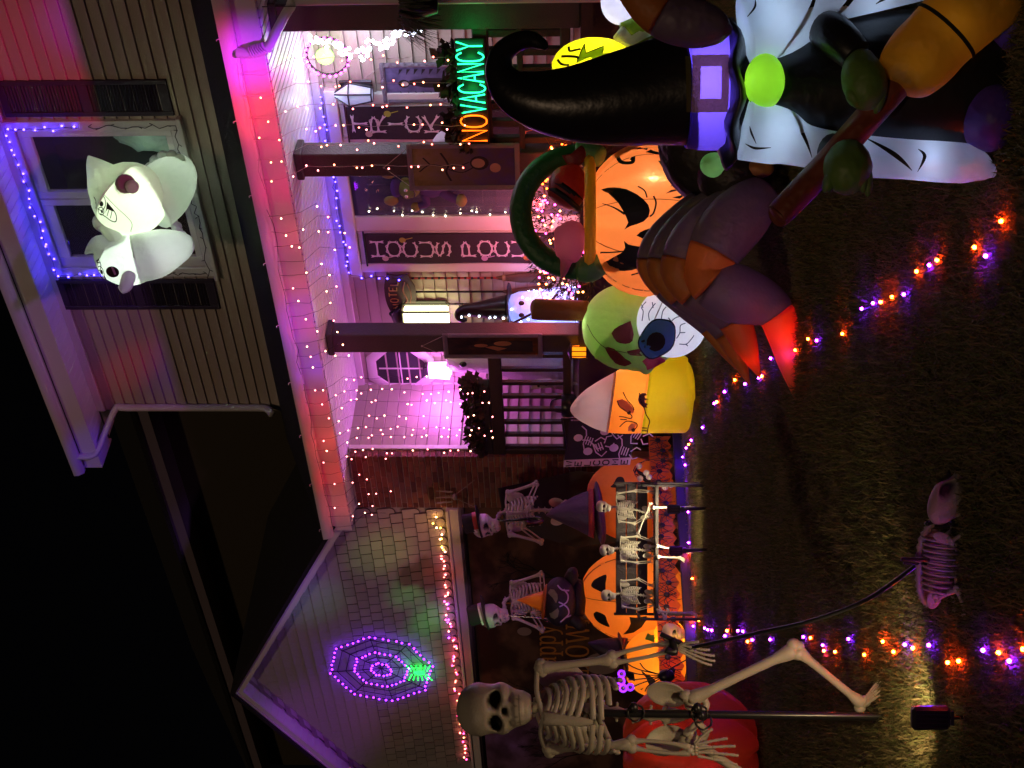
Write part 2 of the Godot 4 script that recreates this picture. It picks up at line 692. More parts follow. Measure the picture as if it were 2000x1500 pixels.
func build_house() -> Node3D:
	var h := thing("house", "two-storey house with beige siding, lit white porch and shingled garage gable", "house", HO, HB)
	var sid := [mt("siding_a", lin(0.47, 0.40, 0.34), {"rough": 0.55, "bump": grain_n, "bs": 0.15, "scale": 3.0}), mt("siding_b", lin(0.44, 0.375, 0.32), {"rough": 0.6, "bump": grain_n, "bs": 0.15, "scale": 3.0})]
	var back := mt("shadow_sheathing", lin(0.16, 0.13, 0.11), {"rough": 0.9})  # kept dark so gaps between boards read as course shadows
	var white := mt("white_trim", lin(0.72, 0.70, 0.68), {"rough": 0.45, "bump": grain_n, "bs": 0.1, "scale": 2.0})
	var vinyl := mt("soffit_vinyl", lin(0.74, 0.74, 0.75), {"rough": 0.4})
	var roofm := mt("roof_shingle", lin(0.016, 0.015, 0.014), {"rough": 0.95, "bump": grain_n, "bs": 1.5, "scale": 2.5})
	var darkw := mt("dark_stain", lin(0.035, 0.022, 0.018), {"rough": 0.6, "bump": grain_n, "bs": 0.3, "scale": 3.0})
	var postm := mt("weathered_post", lin(0.06, 0.045, 0.05), {"rough": 0.5, "bump": grain_n, "bs": 0.4, "scale": 4.0})
	var glass := mt("window_glass", lin(0.9, 0.9, 0.9), {"rough": 0.05, "alpha": 0.04})
	var dark := mt("dark_room", lin(0.012, 0.011, 0.012), {"rough": 0.9})
	# porch back wall and side wall, of lap boards
	var w := obj("porch_wall", boxes([[0.0, 8.0, 1.18, 4.33, -1.5, -1.41]]), back, h)
	var bm := board(8.0, 0.15)
	for k in 21:
		inst("siding_board", bm, sid[k % 2], w, Transform3D(Basis(), Vector3(0, 1.2 + 0.15 * k, -1.4)))
	w = obj("porch_side_wall", boxes([[-0.12, -0.012, 0.0, 4.33, -1.41, -0.13]]), back, h)
	bm = board(1.28, 0.15)
	for k in 21:
		inst("siding_board", bm, sid[(k + 1) % 2], w, Transform3D(Basis(Vector3(0, 0, -1), Vector3.UP, Vector3(1, 0, 0)), Vector3(0.0, 1.2 + 0.15 * k, -0.13)))
	obj("corner_trim", boxes([[-0.005, 0.03, 1.3, 4.33, -1.4, -1.36]], 0.004), white, h)
	obj("corner_trim", boxes([[-0.01, 0.034, 1.3, 4.33, -0.2, -0.13]], 0.004), white, h)
	# porch floor, skirt, ceiling of narrow boards
	obj("porch_floor", boxes([[0.0, 8.0, 1.16, 1.28, -1.41, 0.1]]), darkw, h)
	obj("porch_skirt", boxes([[0.0, 8.0, 0.0, 1.16, -0.3, -0.2]]), darkw, h)
	var ceil := obj("porch_ceiling", boxes([[-1.0, 8.0, 4.36, 4.42, -1.5, 0.34]]), mt("groove", lin(0.07, 0.07, 0.08), {"rough": 0.8}), h)
	bm = boxes([[0.0, 0.083, 0.0, 0.016, -1.4, 0.33]], 0.004).mesh()
	for k in 88:
		inst("ceiling_board", bm, vinyl, ceil, Transform3D(Basis(), Vector3(-1.0 + 0.1 * k, 4.342, 0)))
	obj("ceiling_trim", boxes([[0.0, 8.0, 4.25, 4.34, -1.38, -1.34]], 0.006), white, h)
	obj("fascia_board", boxes([[-1.08, 8.0, 4.355, 4.63, 0.335, 0.36]], 0.004), white, h)
	# gutter: an ogee trough
	var g := MB.new()
	var prof := [[0.362, 4.735], [0.362, 4.60], [0.43, 4.60], [0.455, 4.635], [0.48, 4.67], [0.49, 4.735], [0.47, 4.735], [0.46, 4.68], [0.43, 4.62], [0.375, 4.62], [0.375, 4.735]]
	var rings := []
	for s in [-1.12, 8.0]:
		var r := PackedVector3Array()
		for q in prof:
			r.append(Vector3(s, q[1], q[0]))
		rings.append(r)
	g.skin(rings)
	var gu := obj("gutter", g, white, h)
	g = MB.new()
	for k in 9:
		var s := -0.9 + 0.92 * k
		g.tube([Vector3(s, 4.735, 0.48), Vector3(s, 4.76, 0.5), Vector3(s + 0.01, 4.75, 0.535)], 0.006, 5)
	obj("light_clip", g, white, gu, "stuff")
	var dm := mt("downspout_metal", lin(0.62, 0.6, 0.6), {"rough": 0.4, "metal": 0.0})
	g = MB.new()
	g.tube(spl([Vector3(6.28, 4.62, 0.43), Vector3(6.28, 4.44, 0.43), Vector3(6.33, 4.30, 0.42), Vector3(6.5, 4.18, 0.36), Vector3(6.66, 4.05, 0.25), Vector3(6.7, 3.9, 0.2), Vector3(6.7, 2.6, 0.2), Vector3(6.7, 0.2, 0.2)], 5), 0.06, 8, true, 0.8)
	for k in 7:
		var f := k / 6.0
		g.tube([Vector3(6.285 + 0.05 * f, 4.46 - 0.15 * f, 0.43), Vector3(6.287 + 0.053 * f, 4.455 - 0.15 * f, 0.43)], 0.066, 8)
	obj("downspout", g, dm, h)
	obj("porch_roof", roof_slab(Vector3(-1.1, 4.76, 0.4), Vector3(8.0, 4.76, 0.4), Vector3(8.0, 5.53, -1.4), Vector3(-1.1, 5.53, -1.4), 0.07), roofm, h)
	# posts
	for q in [[1.89, 2.18], [4.5, 4.79], [6.25, 6.55]]:
		var p := obj("porch_post", boxes([[q[0], q[1], 1.28, 4.34, -0.24, 0.0]], 0.012), postm, h)
		obj("capital", boxes([[q[0] - 0.025, q[1] + 0.025, 4.26, 4.335, -0.265, 0.025]], 0.01), postm, p)
	# railings
	var rl := obj("railing", boxes([[0.0, 1.88, 2.24, 2.40, -0.18, -0.04]], 0.012), darkw, h)
	inst("bottom_rail", boxes([[0.0, 1.88, 1.38, 1.48, -0.15, -0.07]], 0.008).mesh(), darkw, rl)
	bm = boxes([[-0.028, 0.028, 1.47, 2.25, -0.14, -0.085]], 0.005).mesh()
	for k in 8:
		inst("baluster", bm, darkw, rl, Transform3D(Basis(), Vector3(0.1 + 0.235 * k, 0, 0)))
	inst("newel", boxes([[0.0, 0.1, 1.28, 2.46, -0.17, -0.05]], 0.008).mesh(), darkw, rl)
	rl = obj("railing", boxes([[4.8, 6.25, 2.2, 2.36, -0.16, -0.05]], 0.012), darkw, h)
	inst("bottom_rail", boxes([[4.8, 6.25, 1.38, 1.48, -0.15, -0.06]], 0.008).mesh(), darkw, rl)
	bm = boxes([[-0.04, 0.04, 1.47, 2.21, -0.145, -0.075]], 0.005).mesh()
	for k in 7:
		inst("baluster", bm, darkw, rl, Transform3D(Basis(), Vector3(4.9 + 0.21 * k, 0, 0)))
	inst("middle_rail", boxes([[4.8, 6.25, 1.86, 1.92, -0.15, -0.065]], 0.005).mesh(), darkw, rl)
	# the entry: door, side lights, trim
	var fr := obj("door_frame", boxes([[2.06, 2.2, 1.28, 4.06, -1.4, -1.33], [2.72, 2.94, 1.28, 4.06, -1.4, -1.335], [4.0, 4.09, 1.28, 4.06, -1.4, -1.335], [4.56, 4.7, 1.28, 4.06, -1.4, -1.33], [2.0, 4.76, 4.06, 4.2, -1.4, -1.3]], 0.008), white, h)
	obj("moulding", boxes([[2.21, 2.24, 1.28, 4.05, -1.4, -1.34], [2.68, 2.71, 1.28, 4.05, -1.4, -1.34], [2.24, 2.68, 3.98, 4.05, -1.4, -1.35], [4.1, 4.13, 1.28, 4.05, -1.4, -1.34], [4.52, 4.55, 1.28, 4.05, -1.4, -1.34], [4.13, 4.52, 3.98, 4.05, -1.4, -1.35]], 0.004), white, fr)
	obj("side_light", boxes([[2.24, 2.68, 1.28, 3.98, -1.39, -1.365], [4.13, 4.52, 1.28, 3.98, -1.39, -1.365]]), mt("side_light", lin(0.10, 0.06, 0.045), {"rough": 0.2}), fr)
	var door := obj("door", boxes([[2.95, 3.99, 1.28, 4.05, -1.39, -1.36]]), mt("navy_door", lin(0.028, 0.032, 0.09), {"rough": 0.3}), h)
	obj("panel", boxes([[3.08, 3.42, 1.5, 2.3, -1.36, -1.345], [3.52, 3.86, 1.5, 2.3, -1.36, -1.345], [3.08, 3.42, 2.45, 3.85, -1.36, -1.345], [3.52, 3.86, 2.45, 3.85, -1.36, -1.345]], 0.01), mt("navy_door", Color()), door)
	obj("storm_glass", boxes([[2.97, 3.97, 1.35, 4.0, -1.33, -1.325]]), glass, door)
	# octagonal window
	var oc := Vector3(0.32, 3.72, -1.4)
	var ring8 := func(r: float, z: float) -> PackedVector3Array:
		var a := PackedVector3Array()
		for j in 8:
			a.append(oc + Vector3(cos(TAU * (j + 0.5) / 8) * r, sin(TAU * (j + 0.5) / 8) * r, z))
		return a
	g = MB.new()
	g.skin([ring8.call(0.5, 0.0), ring8.call(0.5, 0.05), ring8.call(0.37, 0.06), ring8.call(0.36, 0.02)], false)
	var ow := obj("octagon_window", g, white, h)
	g = MB.new()
	g.skin([ring8.call(0.37, 0.026), ring8.call(0.37, 0.03)])
	obj("pane", g, mt("night_glass", lin(0.03, 0.03, 0.035), {"rough": 0.06}), ow)
	obj("muntin", boxes([[0.02, 0.62, 3.712, 3.728, -1.37, -1.355], [0.312, 0.328, 3.42, 4.02, -1.371, -1.356]]), white, ow)
	# upper storey
	w = obj("upper_wall", boxes([[-0.51, 2.0, 5.4, 8.2, -1.5, -1.41], [4.34, 8.0, 5.4, 8.2, -1.5, -1.41], [2.0, 4.34, 5.4, 6.05, -1.5, -1.41], [2.0, 4.34, 8.02, 8.2, -1.5, -1.41], [-0.52, -0.42, 5.0, 8.2, -3.4, -1.5]]), back, h)
	var whole := board(8.52, 0.15)
	var left := board(2.54, 0.15)
	var right := board(3.7, 0.15)
	for k in 18:
		var y := 5.5 + 0.15 * k
		if y < 5.95 or y > 8.02:
			inst("siding_board", whole, sid[k % 2], w, Transform3D(Basis(), Vector3(-0.52, y, -1.4)))
		else:
			inst("siding_board", left, sid[k % 2], w, Transform3D(Basis(), Vector3(-0.52, y, -1.4)))
			inst("siding_board", right, sid[(k + 1) % 2], w, Transform3D(Basis(), Vector3(4.3, y, -1.4)))
	var win := obj("window", boxes([[1.99, 2.13, 5.98, 8.1, -1.42, -1.34], [4.22, 4.36, 5.98, 8.1, -1.42, -1.34], [2.131, 4.219, 7.96, 8.1, -1.42, -1.34], [2.131, 4.219, 5.98, 6.08, -1.42, -1.34], [1.95, 4.4, 5.93, 5.985, -1.42, -1.30]], 0.006), white, h)
	obj("sash", boxes([[2.14, 2.3, 6.09, 7.95, -1.43, -1.365], [3.12, 3.215, 6.09, 7.95, -1.43, -1.365], [2.301, 3.119, 7.8, 7.95, -1.43, -1.366], [2.301, 3.119, 6.09, 6.17, -1.43, -1.366]], 0.006), white, win)
	obj("sash", boxes([[3.225, 3.33, 6.09, 7.95, -1.43, -1.365], [4.13, 4.21, 6.09, 7.95, -1.43, -1.365], [3.331, 4.129, 7.8, 7.95, -1.43, -1.366], [3.331, 4.129, 6.09, 6.17, -1.43, -1.366]], 0.006), white, win)
	obj("pane", boxes([[2.3, 3.12, 6.16, 7.81, -1.405, -1.4]]), glass, win)
	obj("pane", boxes([[3.33, 4.13, 6.16, 7.81, -1.405, -1.4]]), glass, win)
	obj("room_behind", boxes([[2.0, 4.35, 5.95, 8.1, -2.6, -2.55], [1.9, 2.0, 5.9, 8.1, -2.6, -1.5], [4.35, 4.45, 5.9, 8.1, -2.6, -1.5], [1.9, 4.45, 5.85, 5.95, -2.6, -1.5], [1.9, 4.45, 8.1, 8.15, -2.6, -1.5]]), dark, win)
	var shm := mt("shutter_purple", lin(0.045, 0.033, 0.055), {"rough": 0.6})
	for q in [[1.42, 1.93, 6.02, 8.1], [4.42, 4.9, 6.0, 8.0]]:
		var sh := obj("shutter", boxes([[q[0], q[0] + 0.06, q[2], q[3], -1.38, -1.345], [q[1] - 0.06, q[1], q[2], q[3], -1.38, -1.345], [q[0] + 0.061, q[1] - 0.061, q[3] - 0.09, q[3], -1.38, -1.346], [q[0] + 0.061, q[1] - 0.061, q[2], q[2] + 0.12, -1.38, -1.346], [q[0] + 0.061, q[1] - 0.061, (q[2] + q[3]) / 2 - 0.06, (q[2] + q[3]) / 2 + 0.06, -1.38, -1.346], [q[0] + 0.05, q[1] - 0.05, q[2], q[3], -1.385, -1.375]], 0.004), shm, h)
		for half in 2:
			g = MB.new()
			var y0: float = q[2] + 0.13 if half == 0 else (q[2] + q[3]) / 2 + 0.07
			var y1: float = (q[2] + q[3]) / 2 - 0.07 if half == 0 else q[3] - 0.1
			for k in 22:
				g.box(Vector3((q[0] + q[1]) / 2, lerpf(y0, y1, (k + 0.5) / 22), -1.36), Vector3(q[1] - q[0] - 0.13, 0.03, 0.006), Basis(Vector3.RIGHT, 0.7))
			obj("louvres", g, shm, sh, "stuff")
	# eave above
	var so := obj("upper_soffit", boxes([[-1.2, 8.0, 8.2, 8.25, -1.5, -0.95]]), mt("groove", Color()), h)
	bm = boxes([[0.0, 0.143, 8.172, 8.19, -1.4, -0.96]], 0.003).mesh()
	for k in 60:
		inst("soffit_board", bm, vinyl, so, Transform3D(Basis(), Vector3(-1.2 + 0.15 * k, 0, 0)))
	obj("frieze_board", boxes([[-0.52, 8.0, 8.06, 8.17, -1.38, -1.35]], 0.004), white, h)
	obj("upper_fascia", boxes([[-1.25, 8.0, 8.17, 8.42, -0.955, -0.93]], 0.004), white, h)
	rings = []
	for s in [-1.3, 8.0]:
		var r := PackedVector3Array()
		for q in prof:
			r.append(Vector3(s, q[1] + 3.83, q[0] - 1.29))
		rings.append(r)
	g = MB.new()
	g.skin(rings)
	obj("upper_gutter", g, white, h)
	g = MB.new()
	g.box(Vector3(-1.23, 8.35, -1.2), Vector3(0.04, 0.36, 0.55))
	g.box(Vector3(-0.9, 8.24, -1.75), Vector3(0.62, 0.06, 0.6))
	obj("eave_return", g, white, h)
	obj("upper_roof", roof_slab(Vector3(-1.25, 8.54, -0.85), Vector3(8.0, 8.54, -0.85), Vector3(8.0, 10.6, -4.5), Vector3(-1.25, 10.6, -4.5), 0.08), roofm, h)
	g = MB.new()
	g.tube(spl([Vector3(-0.98, 8.46, -0.9), Vector3(-0.95, 8.2, -0.92), Vector3(-0.7, 8.04, -1.15), Vector3(-0.42, 7.86, -1.32), Vector3(-0.42, 7.7, -1.33), Vector3(-0.42, 6.6, -1.33), Vector3(-0.42, 5.82, -1.33), Vector3(-0.42, 5.68, -1.3), Vector3(-0.42, 5.6, -1.2)], 4), 0.055, 8, true, 0.8)
	obj("downspout", g, dm, h)
	# the wing farther back on the left
	var wg := obj("rear_wing_wall", boxes([[-14.0, -0.55, 4.0, 8.2, -3.5, -3.4]]), mt("shaded_wing_siding", lin(0.05, 0.042, 0.025), {"rough": 0.7}), h)  # siding coloured far darker here to stand for the missing light
	var wt := mt("shaded_wing_trim", lin(0.16, 0.13, 0.15), {"rough": 0.6})  # white trim dulled in colour, so the wing looks unlit
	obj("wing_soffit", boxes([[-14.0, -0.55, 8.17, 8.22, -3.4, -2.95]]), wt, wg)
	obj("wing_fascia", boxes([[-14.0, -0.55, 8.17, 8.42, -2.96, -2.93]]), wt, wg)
	obj("wing_roof", roof_slab(Vector3(-14.0, 8.43, -2.85), Vector3(-0.55, 8.43, -2.85), Vector3(-0.55, 10.6, -6.5), Vector3(-14.0, 10.6, -6.5), 0.08), roofm, wg)
	build_garage(h, white, roofm, vinyl)
	return h


func roof_slab(a: Vector3, b: Vector3, c: Vector3, d: Vector3, t: float) -> MB:
	var m := MB.new()
	var n := (b - a).cross(d - a).normalized() * t
	m.quad(a, b, c, d)
	m.quad(d - n, c - n, b - n, a - n)
	m.quad(a - n, b - n, b, a)
	m.quad(b - n, c - n, c, b)
	m.quad(d - n, a - n, a, d)
	return m


func build_garage(h: Node3D, white: Material, roofm: Material, vinyl: Material) -> void:
	var ax := -5.17
	var ay := 6.7
	var sl := 0.513
	var rake := func(s: float) -> float: return ay - absf(s - ax) * sl
	# gable of rounded shingles
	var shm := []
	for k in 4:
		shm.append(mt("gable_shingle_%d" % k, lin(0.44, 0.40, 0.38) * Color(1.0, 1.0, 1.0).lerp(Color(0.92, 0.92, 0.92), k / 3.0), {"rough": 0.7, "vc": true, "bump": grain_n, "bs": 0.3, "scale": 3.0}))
	var g := MB.new()
	g.plate(v2([[-9.3, 2.9], [-1.02, 2.9], [-1.02, rake.call(-1.02)], [ax, ay], [-9.3, rake.call(-9.3)]]), -0.1, -0.02)
	var gw := obj("garage_gable", g, shm[2], h)
	var wd := 0.2
	var poly := []
	for k in 7:
		var a := PI + PI * k / 6.0
		poly.append(Vector2(cos(a) * wd * 0.485, 0.07 + sin(a) * 0.07))
	poly.append(Vector2(wd * 0.485, 0.25))
	poly.append(Vector2(-wd * 0.485, 0.25))
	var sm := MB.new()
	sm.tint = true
	sm.col = Color(0.12, 0.12, 0.12)  # dark rim plate paints the shadow line under each shingle
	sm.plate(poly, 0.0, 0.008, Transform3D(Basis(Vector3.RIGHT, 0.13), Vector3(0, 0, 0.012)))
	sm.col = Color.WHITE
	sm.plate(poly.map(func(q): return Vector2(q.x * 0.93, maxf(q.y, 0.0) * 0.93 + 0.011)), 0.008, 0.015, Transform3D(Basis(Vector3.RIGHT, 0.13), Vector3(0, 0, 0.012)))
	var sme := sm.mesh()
	var rest := MB.new()
	var count := 0
	for r in 21:
		var y := 3.12 + 0.17 * r
		var s := -1.12 - (wd * 0.5 if r % 2 else 0.0)
		while s > -7.9:
			if rake.call(s) - 0.12 > y + 0.1:
				if count < 296:
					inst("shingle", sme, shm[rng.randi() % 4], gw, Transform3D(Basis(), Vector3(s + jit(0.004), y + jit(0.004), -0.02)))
				else:
					rest.plate(poly, 0.0, 0.016, Transform3D(Basis(Vector3.RIGHT, 0.13), Vector3(s, y, -0.008)))
				count += 1
			s -= wd
	if rest.v.size():
		obj("upper_shingles", rest, shm[1], gw, "stuff")
	# rake boards, soffit under them, roof
	for sgn in [1.0, -1.0]:
		var e: float = ax + sgn * 4.2
		var ye: float = rake.call(e)
		var up := Vector3(0, 1, 0)
		g = MB.new()
		for q in [[0.28, 0.31, 0.06, -0.12], [0.31, 0.335, 0.06, -0.02]]:
			var a := Vector3(ax, ay, 0)
			var b := Vector3(e, ye, 0)
			var o := Vector3(0, 0, 1)
			var p := [a + up * q[3], b + up * q[3], b + up * q[2], a + up * q[2]]
			if sgn < 0:
				p.reverse()
			g.quad(p[0] + o * q[1], p[1] + o * q[1], p[2] + o * q[1], p[3] + o * q[1])
			g.quad(p[0] + o * q[0], p[1] + o * q[0], p[1] + o * q[1], p[0] + o * q[1])
			g.quad(p[2] + o * q[0], p[3] + o * q[0], p[3] + o * q[1], p[2] + o * q[1])
		obj("rake_board", g, white, h)
		obj("rake_frieze", slant(ax, ay - 0.13, e, ye - 0.13, -0.02, 0.03, 0.1), white, h)
		var sf := obj("rake_soffit", slant(ax, ay - 0.02, e, ye - 0.02, -0.02, 0.28, 0.02), mt("groove", Color()), h)
		for k in 28:
			var s0: float = lerpf(ax, e, k / 28.0)
			var s1: float = lerpf(ax, e, (k + 0.94) / 28.0)
			obj("soffit_board", slant(s0, rake.call(s0) - 0.04, s1, rake.call(s1) - 0.04, 0.0, 0.275, 0.014), vinyl, sf)
		var t := Vector3(0, 0.075, 0)
		var pa := Vector3(ax, ay, 0.37) + t
		var pb := Vector3(e, ye, 0.37) + t
		if sgn > 0:
			obj("garage_roof", roof_slab(pb, Vector3(pb.x, pb.y, -3.3), Vector3(pa.x, pa.y, -3.3), pa, 0.06), roofm, h)
		else:
			obj("garage_roof", roof_slab(pa, Vector3(pa.x, pa.y, -3.3), Vector3(pb.x, pb.y, -3.3), pb, 0.06), roofm, h)
	# header and jamb
	obj("garage_header", boxes([[-9.0, -1.03, 2.93, 3.06, -0.03, 0.03], [-9.0, -1.03, 3.061, 3.1, -0.03, 0.06]], 0.005), white, h)
	var gd := obj("garage_door", boxes([[-9.0, -1.05, -0.1, 2.93, -0.22, -0.16]]), mt("garage_door", lin(0.3, 0.27, 0.25), {"rough": 0.6}), h)
	for k in 4:
		obj("door_section", boxes([[-9.0, -1.06, 0.02 + 0.72 * k, 0.7 + 0.72 * k, -0.16, -0.145]], 0.01), mt("garage_door", Color()), gd)
	# brick pier
	var mort := mt("mortar", lin(0.62, 0.52, 0.46), {"rough": 0.95, "bump": fine_n, "bs": 0.6, "scale": 4.0})
	var bk := obj("brick_pier", boxes([[-1.02, -0.01, 0.0, 4.33, -0.13, -0.012]]), mort, h)
	var bmat := []
	for c in [[0.26, 0.09, 0.065], [0.32, 0.12, 0.08], [0.17, 0.065, 0.055], [0.28, 0.13, 0.11], [0.36, 0.15, 0.10]]:
		bmat.append(mt("brick_%d" % bmat.size(), lin(c[0], c[1], c[2]), {"rough": 0.9, "bump": fine_n, "bs": 0.9, "scale": 5.0}))
	var full := boxes([[0.0, 0.2, 0.0, 0.066, -0.09, 0.0]], 0.004).mesh()
	var half := boxes([[0.0, 0.094, 0.0, 0.066, -0.09, 0.0]], 0.004).mesh()
	for r in 42:
		var y := 1.1 + 0.0765 * r
		var s := -1.02
		if r % 2:
			inst("brick", half, bmat[rng.randi() % 5], bk, Transform3D(Basis(), Vector3(s, y, jit(0.003))))
			s += 0.1035
		while s + 0.2 < 0.03:
			inst("brick", full, bmat[rng.randi() % 5], bk, Transform3D(Basis(), Vector3(s, y, jit(0.003))))
			s += 0.2095
		if s + 0.09 < 0.02:
			inst("brick", half, bmat[rng.randi() % 5], bk, Transform3D(Basis(), Vector3(s, y, jit(0.003))))
		inst("brick", half, bmat[rng.randi() % 5], bk, Transform3D(Basis(Vector3(0, 0, -1), Vector3.UP, Vector3(1, 0, 0)), Vector3(0.012 + jit(0.002), y, -0.035)))


func slant(s0: float, y0: float, s1: float, y1: float, d0: float, d1: float, t: float) -> MB:     # a board that rises along s
	var m := MB.new()
	var p := []
	for q in [[s0, y0 - t], [s1, y1 - t], [s1, y1], [s0, y0]]:
		p.append(Vector3(q[0], q[1], 0))
	if s1 < s0:
		p.reverse()
	var a := Vector3(0, 0, d0)
	var b := Vector3(0, 0, d1)
	m.quad(p[0] + b, p[1] + b, p[2] + b, p[3] + b)
	m.quad(p[3] + a, p[2] + a, p[1] + a, p[0] + a)
	for k in 4:
		m.quad(p[k] + a, p[(k + 1) % 4] + a, p[(k + 1) % 4] + b, p[k] + b)
	return m


func fab(key: String, c: Color, o := {}) -> StandardMaterial3D:      # thin nylon of an inflatable
	var d := {"rough": 0.5, "back": 1.0, "bump": fabric_n, "bs": 1.2, "scale": 1.6}
	d.merge(o, true)
	return mt(key, c, d)


class Puff:        # a ribbed, slightly flattened ball in a thing's own frame
	var f: Fr
	var u: float
	var v: float
	var ru: float
	var rv: float
	var rw: float
	var ribs := 0
	var deep := 0.0
	var w0 := 0.0
	var pinch := 0.0
	var turn := 0.0

	func s(lo: float) -> float:
		return 1.0 - deep * pow(absf(cos(ribs * (lo + turn) * 0.5)), 6.0) if ribs else 1.0

	func mesh(nu := 56, nv := 26) -> MB:
		var m := MB.new()
		m.ball(f.p(u, v, w0), Vector3(ru, rv, rw) * f.k, nu, nv, Basis(), func(d: Vector3, p: Vector3) -> Vector3:
			var q := p * s(atan2(d.x, d.z))
			var rr := Vector2(d.x, d.z).length()
			if pinch > 0.0:
				q.y -= signf(d.y) * pinch * rv * f.k * exp(-rr * rr * 12.0)
			q *= 1.0 + 0.006 * sin(d.x * 17.0 + d.y * 9.0) * sin(d.y * 23.0 + d.z * 11.0)
			return q)
		return m

	func surf(lift := 0.006) -> Callable:
		return func(q: Vector2) -> Vector3:
			var k := 1.0
			var z := 0.0
			for it in 4:
				var h := 1.0 - pow((q.x - u) / (ru * k), 2.0) - pow((q.y - v) / (rv * k), 2.0)
				z = rw * k * sqrt(maxf(h, 0.0))
				k = s(atan2((q.x - u) / ru, z / rw))
			return f.p(q.x, q.y, w0 + z) + Vector3(0, 0, lift)


func seams(pf: Puff, los: Array, m: Material, t: Node, w := 1.2) -> void:
	var on := pf.surf(0.004)
	for lo in los:
		var g := MB.new()
		var pts := []
		for k in 17:
			var la := lerpf(-1.25, 1.35, k / 16.0)
			var s1 := pf.s(lo)
			pts.append(Vector2(pf.u + pf.ru * s1 * cos(la) * sin(lo), pf.v - pf.rv * s1 * sin(la)))
		g.ink(pts, w, on)
		obj("seam", g, m, t)


func puff(f: Fr, u: float, v: float, ru: float, rv: float, rw: float, ribs := 0, deep := 0.0, w0 := 0.0, pinch := 0.0) -> Puff:
	var p := Puff.new()
	p.f = f
	p.u = u
	p.v = v
	p.ru = ru
	p.rv = rv
	p.rw = rw
	p.ribs = ribs
	p.deep = deep
	p.w0 = w0
	p.pinch = pinch
	return p


func flat(called: String, poly: Array, most: float, fn: Callable, m: Material, parent: Node) -> void:
	var g := MB.new()
	g.print_on(poly, most, fn)
	obj(called, g, m, parent)


# a soft tube in a frame: rows of [u, v, w, r]
func soft(f: Fr, rows: Array, per := 5, sides := 18, squash := 1.0, puffy := 0.0) -> MB:
	var pts := []
	var rad := []
	for q in rows:
		pts.append(f.p(q[0], q[1], q[2]))
		rad.append(q[3] * f.k)
	pts = spl(pts, per)
	rad = spl(rad, per)
	for k in rad.size():
		rad[k] = maxf(rad[k], 0.001) * (1.0 + puffy * sin(k * 2.4))
	var m := MB.new()
	m.tube(pts, rad, sides, true, squash, Vector3(0, 0, 1) if squash != 1.0 else Vector3.ZERO)
	return m


